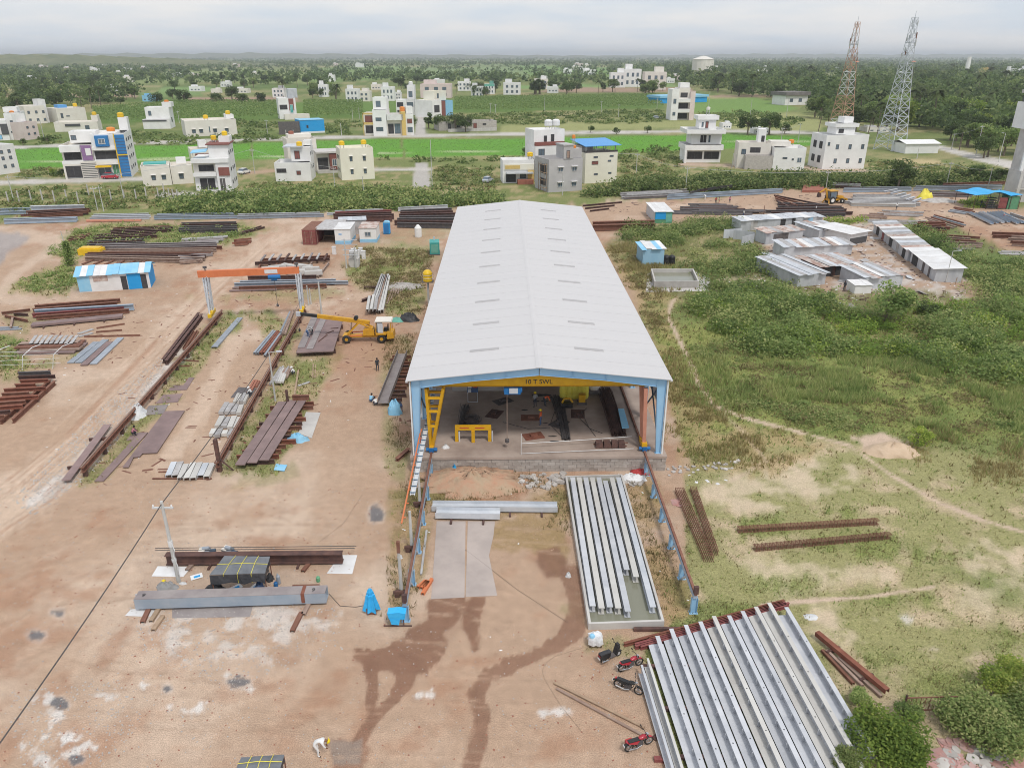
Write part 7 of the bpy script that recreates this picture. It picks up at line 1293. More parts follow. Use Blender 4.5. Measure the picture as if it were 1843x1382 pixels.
stones('pink tile leaning beside the rebar cages',[(1208,898),(1222,898),(1226,912),(1210,912)],4,.3,.5,'tile_pink','floor_tile','tile',flat=.1)
def cloth(label,c,rx,ry,h,m,cat='cloth',name='cloth_heap',rz=0.):return heap(name,label,c,rx,ry,h,m,18,cat,rz,.45,3.2)
cloth('red and white cloth heap below the right runway',(1152,852),1.1,.6,.35,'cl_red'); cloth('white sacking heap beside the red cloth',(1138,862),1.3,.8,.4,'tarp_white'); cloth('black sack pile near the mobile crane',(737,577),1.4,.8,1.0,'tarp_black'); cloth('pale green net heap left of the black sacks',(715,578),1.2,.6,.5,'green_wall'); cloth('yellow tarpaulin bundle at the far right stacks',(1664,357),1.9,1.5,1.9,'yellow_cloth'); cloth('white plastic sheet dropped in the right field',(1459,1110),.5,.35,.06,'tarp_white'); cloth('white bucket like sack near the basin',(1023,1037),.22,.22,.3,'tarp_white'); cloth('small blue plastic scrap on the earth mound',(818,855),.3,.2,.9,'tarp_blue'); cloth('white rag near the concrete poles',(720,1003),.22,.2,.2,'tarp_white'); cloth('blue tarpaulin thrown over boxes by the plate rack',(535,793),1.1,.5,.7,'blue_light'); cloth('white cloth hung on the left runway rail',(250,748),.7,1.2,1.0,'tarp_white'); cloth('white sack by the shed column',(766,772),.6,.9,2.2,'tarp_white')
plate('pale blue sheet on the dirt below the plate rack',[(493,847),(512,849),(517,838),(497,836)],.1,'blue_light',.04,'blue_sheet','sheet')
def bits(name,polys,n,s0,s1,m,flat=.5,long=1.):
 P=in_poly(polys,n); n=len(P); s=rng.uniform(s0,s1,n); a=rng.uniform(0,6.28,n); q=np.array([(-1,-1,0),(1,-1,0),(1,1,0),(-1,1,0),(-.7,-.6,1),(.6,-.7,1),(.7,.6,1),(-.6,.7,1)],float); l_=1+(long-1)*rng.random(n)
 V=q[None]*np.stack([s*l_,s*rng.uniform(.5,1,n),s*flat*2*rng.uniform(.5,1,n)],1)[:,None,:]*.5; c_,s_=np.cos(a)[:,None],np.sin(a)[:,None]; V=np.stack([V[...,0]*c_-V[...,1]*s_+P[:,:1],V[...,0]*s_+V[...,1]*c_+P[:,1:2],V[...,2]+.004],-1)
 F=np.array([(4,5,6,7),(0,1,5,4),(1,2,6,5),(2,3,7,6),(3,0,4,7)]); F=(F[None]+8*np.arange(n)[:,None,None]).reshape(-1,4); o=link(name,npmesh(name,V.reshape(-1,3),F,m)); o['kind']='stuff'
YARD=[(0,860),(150,860),(420,870),(690,880),(700,1130),(1050,1140),(1150,1180),(1200,1382),(0,1382)]
bits('gravel',[YARD],1500,.03,.10,'rubble'); bits('gravel',[[(20,900),(140,770),(230,690),(290,640),(300,660),(240,760),(160,860),(60,930)]],1800,.05,.17,'rubble'); bits('gravel',[[(230,1085),(600,1085),(620,1170),(420,1240),(260,1180)],[(20,1240),(220,1220),(260,1300),(180,1382),(20,1382)]],1300,.03,.12,'rubble')
bits('soil_clods',[YARD],900,.03,.12,'brick_red',.4); bits('soil_clods',[[(690,880),(770,860),(760,1040),(700,1130)],[(780,850),(1020,860),(1000,1000),(900,930)],[(1120,880),(1220,860),(1260,1080)]],500,.04,.13,'soil_heap',.4)
bits('scrap_litter',[[(0,540),(250,540),(260,660),(0,700)],[(120,420),(440,400),(400,480),(140,480)],[(290,560),(640,470),(640,700),(420,870),(130,880)],[(640,500),(740,500),(740,760),(660,740)]],700,.1,.3,'rust',.15,5); bits('scrap_litter',[[(1050,370),(1480,345),(1843,350),(1843,450),(1700,450),(1480,400),(1200,400)]],420,.15,.4,'rust_dark',.2,6)
bits('paper_litter',[[(1240,505),(1390,470),(1480,405),(1570,405),(1750,500),(1740,540),(1480,540)],[(1190,840),(1340,825),(1330,870),(1200,880)]],420,.1,.35,'zinc_white',.1,2); bits('paper_litter',[[(0,540),(640,470),(640,860),(60,880)],[(700,860),(1200,850),(1240,1080),(1060,1180),(700,1160)]],160,.06,.2,'zinc_white',.1,2); bits('camp_litter',[[(1300,420),(1480,405),(1570,405),(1740,500),(1740,540),(1480,545)]],420,.15,.5,'rust_dark',.3,3)
for i,(x,y)in enumerate(((1366,452),(1380,458),(1396,448),(1462,448),(1460,470),(1548,452),(1575,430),(1556,470),(1600,480),(1612,500),(1636,500),(1520,508),(1506,545),(1530,552),(1660,528))):
 thing('loose_sheet',MB().prism([(-1.1,-.5,0),(1.1,-.5,.0),(1.1,-.5,.03),(-1.1,-.5,.03)],(0,0,0),(.1,1.0,.25)),random.choice(['zinc','rust_sheet','sheet_grey','plate_grey']),'loose tin sheet lying on the camp ground','sheet',G(x,y)+Vector((0,0,.02)),random.uniform(0,6),'loose tin sheets in the camp')
o=empty('covered_machine',G(669,1100),'machine wrapped in a tall blue tarpaulin, left of two','machine'); mb=MB().lathe([(.58,.3),(.5,.6),(.34,1.2),(.30,1.5),(.2,1.55),(.22,1.75),(.08,1.98)],n=14); mb.v=[(x*(.72 if i%2 else 1.12),y*(.72 if i%2 else 1.12),z-(.12 if i%3==0 and z<.4 else 0))for i,(x,y,z)in enumerate(mb.v)]; part('tarpaulin',mb,'tarp_blue',o); part('stand',MB().box(-.3,.4,-.35,-.3,0,.5).box(-.3,.4,.3,.35,0,.5).box(-.3,-.25,-.3,.3,.3,.35),'rust',o)
o=empty('covered_machine',G(717,1125),'blue tarpaulin covered box on a rusty stand','machine'); mb=MB().prism([(-.55,-.3,.75),(.5,-.3,.75),(.6,-.3,1.25),(.1,-.3,1.35),(-.65,-.3,1.25)],(0,0,0),(0,.55,.05)); mb.prism([(-.4,-.32,.35),(.1,-.32,.3),(.2,-.32,.76),(-.5,-.32,.76)],(0,0,0),(0,.1,0)); part('tarpaulin',mb,'tarp_blue',o)
for x in(-.42,.35):part('leg',MB().box(x,x+.07,-.05,.02,0,.74),'rust_dark',o)
part('foot',MB().box(-1.0,.95,-.12,-.06,.0,.08),'rust_dark',o)
lay('rusty offcut stacked at the end of the left runway',(752,1060),(768,1046),(764,1066),(774,1050),4,'C',.25,.22,['rust','crane_orange','rust_pale'],z=.02,jit=.2); lay('pale timber leaning beside the left runway posts',(758,1035),(768,956),(758,1035),(768,956),1,'P',.16,.12,'sheet_grey',z=.02,cat='timber',name='timber',jit=0)
def canopy(label,q,z,skirt,cut=False):
 P_=[G(*p,z)for p in q]; o_=sum(P_,Vector())/4; o=empty('canopy',(o_.x,o_.y,0),label,'canopy'); L_=[p-Vector((o_.x,o_.y,0))for p in P_]; n=6; mb=MB()
 for i in range(n+1):
  for j in range(n+1):p=L_[0].lerp(L_[1],i/n).lerp(L_[3].lerp(L_[2],i/n),j/n); mb.v.append((p.x,p.y,p.z+.12*math.sin(math.pi*i/n)*math.sin(math.pi*j/n)+random.uniform(-.02,.02)))
 for i in range(n):
  for j in range(n):a=i*(n+1)+j; mb.f.append([a,a+n+1,a+n+2,a+1]); mb.mi.append(0)
 t_=part('tarpaulin',mb,'tarp_grey',o); t_.modifiers.new('t','SOLIDIFY').thickness=.03
 for a,b_,s in((0,1,skirt),(1,2,skirt*.7)):
  m2=MB()
  for i in range(9):
   p=L_[a].lerp(L_[b_],i/8); w_=.06*math.sin(i*2.1); m2.v+=[(p.x,p.y-.035,p.z-.03),(p.x+w_,p.y-.1+w_,p.z-s*(1+.15*math.sin(i*1.7)))]
  m2.f=[[2*i,2*i+1,2*i+3,2*i+2]for i in range(8)]; m2.mi=[0]*8; part('skirt',m2,'tarp_black',o).modifiers.new('t','SOLIDIFY').thickness=.02
 for i in range(4):p=L_[i]*.96; part('post',MB().tube([(p.x,p.y,0),(p.x,p.y,p.z-.02)],.04,6),'rust',o)
 for i in range(1,4):a=L_[0].lerp(L_[1],i/4); b_=L_[3].lerp(L_[2],i/4); zz=Vector((0,0,.15)); part('rope',MB().tube([a+Vector((0,-.06,-skirt)),a+Vector((0,-.05,.02)),a.lerp(b_,.5)+zz,b_+Vector((0,0,.05))],.018,5),'yellow_cloth',o)
 a,b_=L_[0].lerp(L_[3],.5),L_[1].lerp(L_[2],.5); part('rope',MB().tube([a+Vector((0,0,.05)),a.lerp(b_,.5)+Vector((0,0,.16)),b_+Vector((0,0,.05))],.018,5),'yellow_cloth',o); return o
canopy('grey black tarpaulin canopy between the two girders',[(377,1034),(477,1031),(486,1001),(404,1000)],1.9,.75); canopy('dark tarpaulin canopy cut by the bottom picture edge',[(422,1388),(503,1386),(512,1357),(434,1362)],1.9,.5)
def welder(label,c,rz):o=empty('welding_machine',G(*c),label,'machine',rz); part('case',MB().box(-.4,.35,-.3,.3,.2,.75).tube([(-.2,0,.85),(.3,0,.85)],.16,8),'steel_grey',o); part('motor',MB().tube([(.35,0,.5),(.75,0,.5)],.22,10),'frame_blue_dark',o); [part('wheel',MB().tube([(x,y-.04,.14),(x,y+.04,.14)],.14,10),'rubber',o)for x in(-.25,.3)for y in(-.32,.32)]; part('hood',MB().box(-.45,.0,-.32,.32,.76,.82),'cream',o)
welder('grey blue welding machine behind the dark girder, left',(372,1003),.2); welder('grey blue welding machine behind the dark girder, right',(413,1002),-.3)
cloth('black sack under the front of the canopy, left',(388,1064),.8,.45,.6,'tarp_black'); cloth('blue striped bag under the canopy, right',(468,1062),.35,.35,.7,'cl_blue'); cloth('black helmet bag right of the canopy',(486,1043),.35,.3,.45,'tarp_black'); cloth('pile of rope and cloth at the lamp pole foot',(300,1058),.8,.5,.4,'cl_grey'); cloth('white plastic scrap left of the rope pile',(258,1070),.6,.3,.15,'tarp_white'); cloth('small white rag beside the lamp pole',(329,1050),.3,.15,.12,'tarp_white')
for i,(x,y,h_,m)in enumerate(((502,1050,.9,'steel_grey'),(497,1056,.5,'blue_motor'),(573,1046,.5,'green_paint'))):thing('gas_cylinder' if i==0 else 'canister',MB().lathe([(.13,0),(.15,.05),(.15,h_*.75),(.06,h_*.9),(.05,h_)],n=10),m,['grey gas cylinder right of the canopy','blue canister beside the gas cylinder','green canister near the white plate'][i],'cylinder',G(x,y))
for i,(x,y)in enumerate(((354,1038),(425,1058),(458,1058))):
 o=thing('poster_sheet',MB().box(-.42,.42,-.3,.3,.0,.015),'white',['white sheet with blue print left of the canopy','white sheet with blue print before the canopy','white pennant with blue print under the canopy edge'][i],'sheet',G(x,y)+Vector((0,0,.04)),.5+i*.3); part('print',MB().box(-.2,.25,-.15,.1,.016,.019),'blue_bright',o)
thing('safety_helmet',MB().lathe([(.17,0),(.15,.02),(.13,.1),(.04,.16)],n=12),'helmet_yellow','yellow helmet resting on the rope pile','helmet',G(296,1052)+Vector((0,0,.3)))
gt=empty('gate',G(1626,1282),'rusty barred gate half hidden by bushes at lower right','gate',math.atan2((G(1762,1278)-G(1626,1282)).y,(G(1762,1278)-G(1626,1282)).x)); gl=(G(1762,1278)-G(1626,1282)).length
for z in(.15,1.15):part('rail',MB().box(0,gl,-.03,.03,z,z+.06),'rust',gt)
for i in range(17):part('bar',MB().box(gl*i/16-.015,gl*i/16+.015,-.014,.014,.211 if 1 else 0,1.149),'rust',gt)
for i in(0,.55,1):part('post',MB().box(gl*i-.05,gl*i+.05,.031,.12,0,1.35),'rust_dark',gt)
wf=empty('hoop_frame',G(0,668),'white hoop frame in the weeds at the left edge','frame',.12)
for i in range(3):part('hoop',MB().tube([(i*3.6-1,0,0),(i*3.6-.6,.2,1.8),(i*3.6+.2,1.2,2.5),(i*3.6+.6,2.6,2.4)],.05,6),'cable_white',wf)
for z in(.7,1.3,1.9,2.4):part('wire',MB().tube([(-3,.2,z),(7.2,.2,z)],.025,5),'cable_white',wf)
# --- inside the shed mouth
def sh(px,py):p=G(px,py,ZP); return p
yb=empty('lifting_frame',sh(852,794),'yellow lifting frame with red lettering standing in the shed','lifting frame',SRZ); fb=part('crossbeam',MB().box(-1.75,1.75,-.12,.12,1.25,1.75),'crane_yellow',yb)
for x,y in((-1.6,0),(0,-.2),(1.6,0)):part('leg',MB().box(x-.16,x+.16,y-.1,y+.1,0,1.249),'crane_yellow',yb)
for x,y in((-1.35,0),(1.85,0)):part('stiffener',MB().box(x-.06,x+.06,-.08,.08,0,1.1),'steel_pale',yb)
for i in range(2):part('lettering',MB().box(-1.3+i*1.5,-.4+i*1.5,-.125,-.121,1.46,1.54),'red_paint',fb)
def rebar(label,a,b_,w_,h_,n,m='steel_dark',spread=.4):
 A=sh(*a); B=sh(*b_); d=B-A; mb=MB(); Ln=d.length
 for i in range(n):y0=random.uniform(-w_,w_)/2; y1=y0+random.uniform(-spread,spread); z=random.uniform(0,h_); mb.tube([(random.uniform(0,.5),y0,z+.03),(Ln*.5,(y0+y1)/2,z+.03),(Ln-random.uniform(0,.8),y1,z*.7+.03)],.028,4,cap=False)
 return thing('rebar_bundle',mb,m,label,'rebar',A,math.atan2(d.y,d.x))
rebar('dark rebar bundle in the middle of the shed floor',(1020,794),(1000,712),.8,.25,60); rebar('wide rusty rebar stack along the right of the shed floor',(1114,788),(1086,700),1.5,.6,90,'rust_dark',.2); rebar('curved black rebar sheaf behind the lifting frame',(828,770),(840,730),.6,.5,36)
mb=MB()
for i in range(26):a=random.uniform(0,6.28); mb.ring((random.uniform(-.2,.2),random.uniform(-.2,.2),.1+i*.018),random.uniform(.55,.95),.02,'z',14,4)
thing('rebar_coil',mb,'steel_dark','dark coil of bent rebar behind the lifting frame','rebar',sh(848,760))
for i in range(5):thing('yellow_sack',MB().lathe([(.38,0),(.46,.3),(.42,.62),(.46,.7),(.45,1.3),(.36,1.75),(.15,1.9)],n=10),'yellow_cloth','tall yellow wrapped sack in the shed, %s from the left'%['first','second','third','fourth','fifth'][i],'sack',sh(1014+i*9.5,716),0,'tall yellow sacks in the shed')
o=empty('mixer_machine',sh(1068,710),'cream drum mixer beside the yellow sacks','machine'); part('drum',MB().lathe([(.5,0),(.75,.4),(.75,.8),(.4,1.2)],(0,0,.7),14),'cream',o); part('frame',MB().box(-.6,.6,-.5,.5,.3,.7).box(-.7,-.6,-.6,-.5,0,.5).box(.6,.7,-.6,-.5,0,.5).box(-.7,-.6,.5,.6,0,.5).box(.6,.7,.5,.6,0,.5),'steel_dark',o)
o=empty('bar_cutter',sh(1020,732),'small yellow and black cutting machine on the shed floor','machine'); part('body',MB().box(-.6,.6,-.4,.4,.05,.5),'black',o); part('arm',MB().tube([(-.5,0,.5),(-.3,0,.95),(.3,0,1.0),(.6,0,.55)],.12,8),'crane_yellow',o)
o=empty('bar_cutter',sh(1047,726),'yellow box machine right of the cutter','machine'); part('body',MB().box(-.35,.35,-.3,.3,.25,1.1),'crane_yellow',o); part('base',MB().box(-.5,.5,-.4,.4,0,.249),'steel_dark',o)
o=empty('control_panel',sh(851,724),'steel stand with blue and red control panels','control panel',SRZ); part('frame',MB().box(-.55,-.5,0,.05,0,2.4).box(.5,.55,0,.05,0,2.4).box(-.5,.5,0,.05,.02,.08),'steel_pale',o); part('board',MB().box(-.6,.6,-.05,-.002,1.2,2.5),'cl_blue',o); part('box',MB().box(-.5,-.1,-.2,-.051,1.8,2.3),'white',o); part('switch',MB().box(.1,.5,-.2,-.051,1.8,2.2),'red_paint',o); part('meter',MB().box(-.5,-.15,-.2,-.051,1.25,1.65),'steel_pale',o)
plate('bright blue door panel leaning on the rebar stack',[(1112,746),(1122,746),(1131,779),(1119,780)],ZP+.75,'blue_light',.06,'door_panel','panel'); bpn=[q for q in C.objects if q.name=='door_panel'][0]; c_=sh(1121,763); bpn.location=(c_.x,c_.y,ZP+.7)
for i,x in enumerate((1078,1092,1106,1118)):thing('steel_bracket',MB().box(-.35,.35,-.45,.45,.05,.3).box(-.3,.3,-.4,.4,.3,.5),'rust_dark','rusty steel bracket in the row at the slab edge, %s from left'%['first','second','third','fourth'][i],'bracket',sh(x,803))
lay_z=ZP
for a,b_,lb in(((1068,800),(1130,797),'back'),((1072,806),(1128,803),'front')):A,B=sh(*a),sh(*b_); bar_at('steel_channel','rusty channel carrying the bracket row, %s one'%lb,'channel',None,A,B,'C',.12,.06,'rust')
wire('white rope strung along the slab edge',[sh(938,817)+Vector((0,0,.05)),sh(1140,812)+Vector((0,0,.3))],0,.03,'cable_white','rope'); wire('second white rope across the slab',[sh(938,808)+Vector((0,0,.6)),sh(1136,795)+Vector((0,0,.6))],.05,.03,'cable_white','rope'); thing('steel_stake',MB().tube([(0,0,0),(0,0,2.2)],.025,6),'cable_white','thin white stake at the slab edge','stake',sh(938,818))
cloth('white sack with red print on the slab',(804,806),.01,.01,.01,'tarp_white'); cs=[q for q in C.objects if q.get('label')=='white sack with red print on the slab'][0]; cs.location=sh(802,806); cs.scale=(55,35,35)
for i,q in enumerate((((1056,735),(1040,750),(1062,772),(1084,780)),((1000,736),(990,765),(1010,785)),((1046,740),(1060,770),(1072,786)),((905,760),(950,772),(990,770)))):wire('dark hose lying on the shed floor, %s'%['right of the cutter','beside the rebar','straight one by the box machine','near the walking worker'][i],[sh(*p)+Vector((0,0,.03))for p in q],0,.03)
for i,(x,y,m)in enumerate(((955,752,'rust'),(960,785,'rust_red'),(905,722,'steel_dark'),(1006,762,'steel_dark'),(890,745,'rust_dark'),(1040,745,'rust_dark'))):thing('floor_plate',MB().box(-1.0,1.0,-.7,.7,0,.03).box(-.3,.4,-.2,.25,.031,.2),m,['rusty work plate under the walking worker','red rusty plate near the slab front','dark plate below the hoist','dark plate beside the rebar bundle','dark plate left of the walking worker','dark plate below the box machine'][i],'plate',sh(x,y)+Vector((0,0,.004)),i*.3)
# --- vehicles
def wheel(parent,c,R_,w_,rimm='steel_pale',axis='y'):
 o=part('wheel',MB().ring(c,R_-w_*.5,w_*.5,axis,20,8),'rubber',parent); h=MB()
 if axis=='y':h.tube([(c[0],c[1]-w_*.28,c[2]),(c[0],c[1]+w_*.28,c[2])],R_*.28 if rimm=='chrome' else R_*.58,14)
 if rimm=='chrome':
  for k in range(6):a=k*math.pi/3; h.bar((c[0]+math.cos(a)*R_*.2,c[1],c[2]+math.sin(a)*R_*.2),(c[0]+math.cos(a)*(R_-w_),c[1],c[2]+math.sin(a)*(R_-w_)),.025)
  h.ring(c,R_-w_*.95,.02,'y',20,5)
 part('rim',h,rimm,o)
def motorcycle(label,P,rz,paint,bag=None):
 o=empty('motorcycle',P,label,'motorcycle',rz)
 wheel(o,(-.64,0,.31),.31,.11,'chrome'); wheel(o,(.66,0,.31),.31,.10,'chrome')
 part('engine',MB().box(-.2,.2,-.13,.13,.25,.52).tube([(.05,0,.45),(.18,0,.65)],.09,8),'steel_dark',o)
 part('frame',MB().tube([(.42,0,.86),(.3,0,.45),(.1,0,.24),(-.3,0,.26),(-.64,0,.31)],.025,6).tube([(-.64,.08,.33),(-.45,.08,.66)],.02,6).tube([(-.64,-.08,.33),(-.45,-.08,.66)],.02,6),'black',o)
 t_=MB(); pr=[(-.02,.06,.68),(.1,.15,.70),(.3,.16,.72),(.44,.08,.76)]
 for s in range(3):pass
 secs=[(-.05,.07,.66,.80),(.08,.14,.64,.86),(.26,.15,.66,.89),(.42,.08,.72,.86),(.46,.03,.76,.82)]; n=10; o_=0
 for x,hw_,z0,z1 in secs:t_.v+=[(x,hw_*math.cos(a),(z0+z1)/2+(z1-z0)/2*math.sin(a))for a in[2*math.pi*k/n for k in range(n)]]
 for i in range(len(secs)-1):
  for k in range(n):t_.f.append([i*n+k,i*n+(k+1)%n,(i+1)*n+(k+1)%n,(i+1)*n+k]); t_.mi.append(0)
 t_.f+=[list(range(n)),list(range((len(secs)-1)*n,len(secs)*n))]; t_.mi+=[0,0]; part('fuel_tank',t_,paint,o,smooth=True)
 part('seat',MB().prism([(-.72,-.12,.80),(-.7,-.12,.74),(-.05,-.12,.70),(-.02,-.12,.76),(-.3,-.12,.78)],(0,0,0),(0,.24,0)),'black',o); part('side_panel',MB().prism([(-.75,-.14,.7),(-.2,-.14,.48),(-.05,-.14,.66),(-.7,-.14,.76)],(0,0,0),(0,.28,0)),paint,o)
 part('fork',MB().tube([(.42,.08,.88),(.66,.08,.31)],.025,6).tube([(.42,-.08,.88),(.66,-.08,.31)],.025,6),'chrome',o); part('handlebar',MB().tube([(.28,-.36,1.0),(.40,-.2,1.02),(.42,0,.96),(.40,.2,1.02),(.28,.36,1.0)],.018,6),'black',o)
 part('headlight',MB().lathe([(.03,-.05),(.09,0),(.08,.04)],(.5,0,.88),10),'chrome',o); part('front_mudguard',MB().prism([(.42,-.06,.58),(.55,-.06,.68),(.78,-.06,.62),(.92,-.06,.46),(.78,-.06,.59),(.56,-.06,.64)],(0,0,0),(0,.12,0)),paint,o); part('rear_mudguard',MB().prism([(-.4,-.07,.62),(-.7,-.07,.72),(-.98,-.07,.56),(-.96,-.07,.53),(-.7,-.07,.68)],(0,0,0),(0,.14,0)),'black',o)
 part('exhaust',MB().tube([(.12,-.14,.3),(-.2,-.17,.22),(-.75,-.19,.33)],[.03,.04,.055],8),'chrome',o); [part('mirror',MB().tube([(.36,s*.26,1.02),(.30,s*.36,1.18)],.01,5).cbox((.29,s*.38,1.2),(.03,.13,.09)),'black',o)for s in(-1,1)]
 part('number_plate',MB().box(-1.0,-.985,-.1,.1,.5,.62),'white',o); part('tail_light',MB().box(-.84,-.76,-.07,.07,.74,.79),'red_paint',o)
 if bag:part('side_bag',MB().box(-.75,-.35,.15,.3,.35,.65),bag,o)
 part('side_stand',MB().bar((0,.1,.26),(-.05,.3,.0),.025),'black',o); return o
def d2(p,q):a,b_=G(*p),G(*q); return math.atan2((b_-a).y,(b_-a).x),(a+b_)/2
a,c=d2((1116,1209),(1152,1196)); motorcycle('red motorcycle parked between scooter and girder row',c,a,'red_paint'); a,c=d2((1110,1236),(1150,1250)); motorcycle('black motorcycle with chrome front pointing at the camera',c,a,'black'); a,c=d2((1130,1352),(1168,1338)); motorcycle('red and black motorcycle with side bag at the bottom',c,a,'red_paint','cl_red')
def scooter(label,P,rz,m='black'):
 o=empty('scooter',P,label,'scooter',rz); wheel(o,(-.6,0,.23),.23,.11); wheel(o,(.62,0,.23),.23,.10)
 part('rear_body',MB().prism([(-.95,-.16,.55),(-.7,-.16,.34),(-.3,-.16,.34),(-.15,-.16,.45),(-.12,-.16,.72),(-.9,-.16,.78)],(0,0,0),(0,.32,0)),m,o); part('seat',MB().prism([(-.92,-.15,.785),(-.1,-.15,.725),(-.08,-.15,.78),(-.5,-.15,.83),(-.9,-.15,.86)],(0,0,0),(0,.3,0)),'tarp_black',o)
 part('footboard',MB().box(-.15,.3,-.18,.18,.26,.32),'steel_dark',o); part('front_apron',MB().prism([(.28,-.2,.3),(.36,-.2,.3),(.58,-.2,.95),(.46,-.2,.98)],(0,0,0),(0,.4,0)),m,o); part('handlebar',MB().tube([(.36,-.32,1.06),(.5,0,1.02),(.36,.32,1.06)],.022,6).cbox((.5,0,1.02),(.16,.24,.16)),m,o)
 part('mudguard',MB().prism([(.42,-.07,.44),(.62,-.07,.52),(.86,-.07,.38),(.62,-.07,.48)],(0,0,0),(0,.14,0)),m,o); part('fork',MB().tube([(.52,.06,.6),(.62,.06,.23)],.02,6),'chrome',o); [part('mirror',MB().tube([(.4,s*.24,1.08),(.36,s*.32,1.25)],.01,5).cbox((.35,s*.34,1.27),(.03,.12,.09)),'black',o)for s in(-1,1)]
 part('exhaust',MB().tube([(-.3,-.2,.25),(-.85,-.22,.32)],[.04,.06],8),'chrome',o); part('number_plate',MB().box(-.99,-.975,-.12,.12,.45,.58),'white',o); part('tail_light',MB().box(-.965,-.95,-.12,.12,.66,.72),'red_paint',o); return o
a,c=d2((1086,1192),(1112,1180)); scooter('black scooter nearest the water basin',c,a); a,c=d2((362,350),(374,349)); scooter('dark scooter parked before the white three storey house',c,a,'cl_dark')
o=empty('cloth_bundle',G(1071,1160),'white and pale blue cloth bundle on a low stand by the scooter','bundle'); part('stand',MB().box(-.4,-.34,-.3,-.24,0,.4).box(.34,.4,-.3,-.24,0,.4).box(-.4,.4,-.3,.3,.4,.44),'rust_dark',o); q_=MB().lathe([(.5,.3),(.5,.55),(.46,.75),(.36,.92),(.14,1.0)],n=12); q_.v=[(x*(1.15 if i%2 else.85)+random.uniform(-.04,.04),y*(1.1 if i%3 else.8),z+random.uniform(-.07,.05))for i,(x,y,z)in enumerate(q_.v)]; part('cloth',q_,'tarp_white',o); part('blue_cap',MB().lathe([(.2,0),(.15,.14),(.03,.2)],(-.25,-.2,.9),9),'blue_light',o)
def car(label,P,rz,m):
 o=empty('car',P,label,'car',rz); b_=MB(); b_.prism([(-2.0,-.82,.35),(2.0,-.82,.35),(2.05,-.82,.7),(1.1,-.82,.95),(-1.9,-.82,.98),(-2.05,-.82,.75)],(0,0,0),(0,1.64,0)); part('body',b_,m,o)
 part('cabin',MB().prism([(-1.7,-.7,.96),(1.05,-.7,.94),(.35,-.7,1.48),(-1.2,-.7,1.5)],(0,0,0),(0,1.4,0)),'glass',o); part('roof',MB().box(-1.2,.35,-.68,.68,1.49,1.54),m,o); [wheel(o,(x,y,.32),.32,.2)for x in(-1.25,1.25)for y in(-.76,.76)]; [part('headlight',MB().box(1.95,2.06,y-.15,y+.15,.62,.74),'white',o)for y in(-.55,.55)]; return o
o=car('red car parked before the blue panel house',G(200,322),.1,'red_paint'); o.scale=(1.25,)*3; o=car('white car parked beside the three storey house',G(440,313),1.3,'white'); o.scale=(1.2,)*3; o=car('silver car on the grass left of the yellow house',G(878,328),1.2,'steel_pale'); o.scale=(1.15,)*3; o=car('white car at the crossroads lane',G(763,208),1.5,'white'); o.scale=(1.3,)*3; o=car('grey car under the trees near the balcony house',G(1182,214),.2,'steel_pale'); o.scale=(1.2,)*3
# ---- pick and carry crane
A=G(689,613); hy=empty('mobile_crane',A,'yellow pick and carry crane with its boom over the plate platform','crane',math.pi+.03); k='machine_yellow'
for x,r_ in((0,.62),(4.75,.60)):
 for y in(-1.0,1.0):wheel(hy,(x,y,r_),r_,.42,'machine_yellow')
part('chassis',MB().box(-.4,5.1,-.35,.35,.65,.95).box(4.3,5.3,-.8,.8,.7,1.0),k,hy); part('counterweight',MB().prism([(-1.7,-.95,.65),(-.75,-.95,.55),(-.75,-.95,1.5),(-1.6,-.95,1.5)],(0,0,0),(0,1.9,0)),k,hy); part('rear_fender',MB().box(-.7,.7,-1.2,-.75,1.26,1.36).box(-.7,.7,.75,1.2,1.26,1.36),k,hy)
cb=MB()
for x in(-1.3,.75):
 for y in(-.85,.85):cb.bar((x,y,1.35),(x+(.0 if x<0 else-.15),y,2.95),.1)
cb.box(-1.4,.8,-.9,.9,1.3,1.42); part('cab_frame',cb,k,hy); part('cab_glass',MB().box(-.2,.6,.80,.84,1.45,2.9).box(.66,.70,-.8,.8,1.5,2.9),'glass',hy); part('cab_door',MB().box(-.25,.45,.87,.91,1.45,2.85),'steel_pale',hy); part('cab_roof',MB().prism([(-1.5,-1.0,2.96),(.85,-1.0,2.96),(.75,-1.0,3.12),(-1.4,-1.0,3.12)],(0,0,0),(0,2.0,0)),'cream',hy); part('seat',MB().box(-.8,-.3,-.3,.3,1.43,1.9).box(-.9,-.8,-.3,.3,1.43,2.4),'black',hy); part('steering_wheel',MB().ring((.25,0,2.1),.2,.025,'x',12,5),'black',hy)
part('engine_cover',MB().box(1.0,2.5,-.7,.7,1.0,1.75).box(1.2,2.3,-.6,.6,1.75,1.95),k,hy)
for y in(-.4,.4):part('lift_arm',MB().bar((4.7,y,1.05),(3.0,y,2.75),.2).bar((1.3,y,1.9),(3.0,y,2.75),.18),k,hy)
part('ram',MB().tube([(4.3,0,1.1),(4.0,0,3.1)],.1,8),'chrome',hy)
bm_=part('boom',MB().bar((1.6,0,2.65),(8.6,0,3.65),.45,.5),k,hy); part('inner_boom',MB().bar((8.55,0,3.64),(10.9,0,3.98),.34,.38),'black',hy); part('boom_head',MB().cbox((11.1,0,3.95),(.6,.4,.55)),'steel_pale',hy); part('rope_winch',MB().tube([(3.4,-.3,3.35),(3.4,.3,3.35)],.28,12),'black',hy)
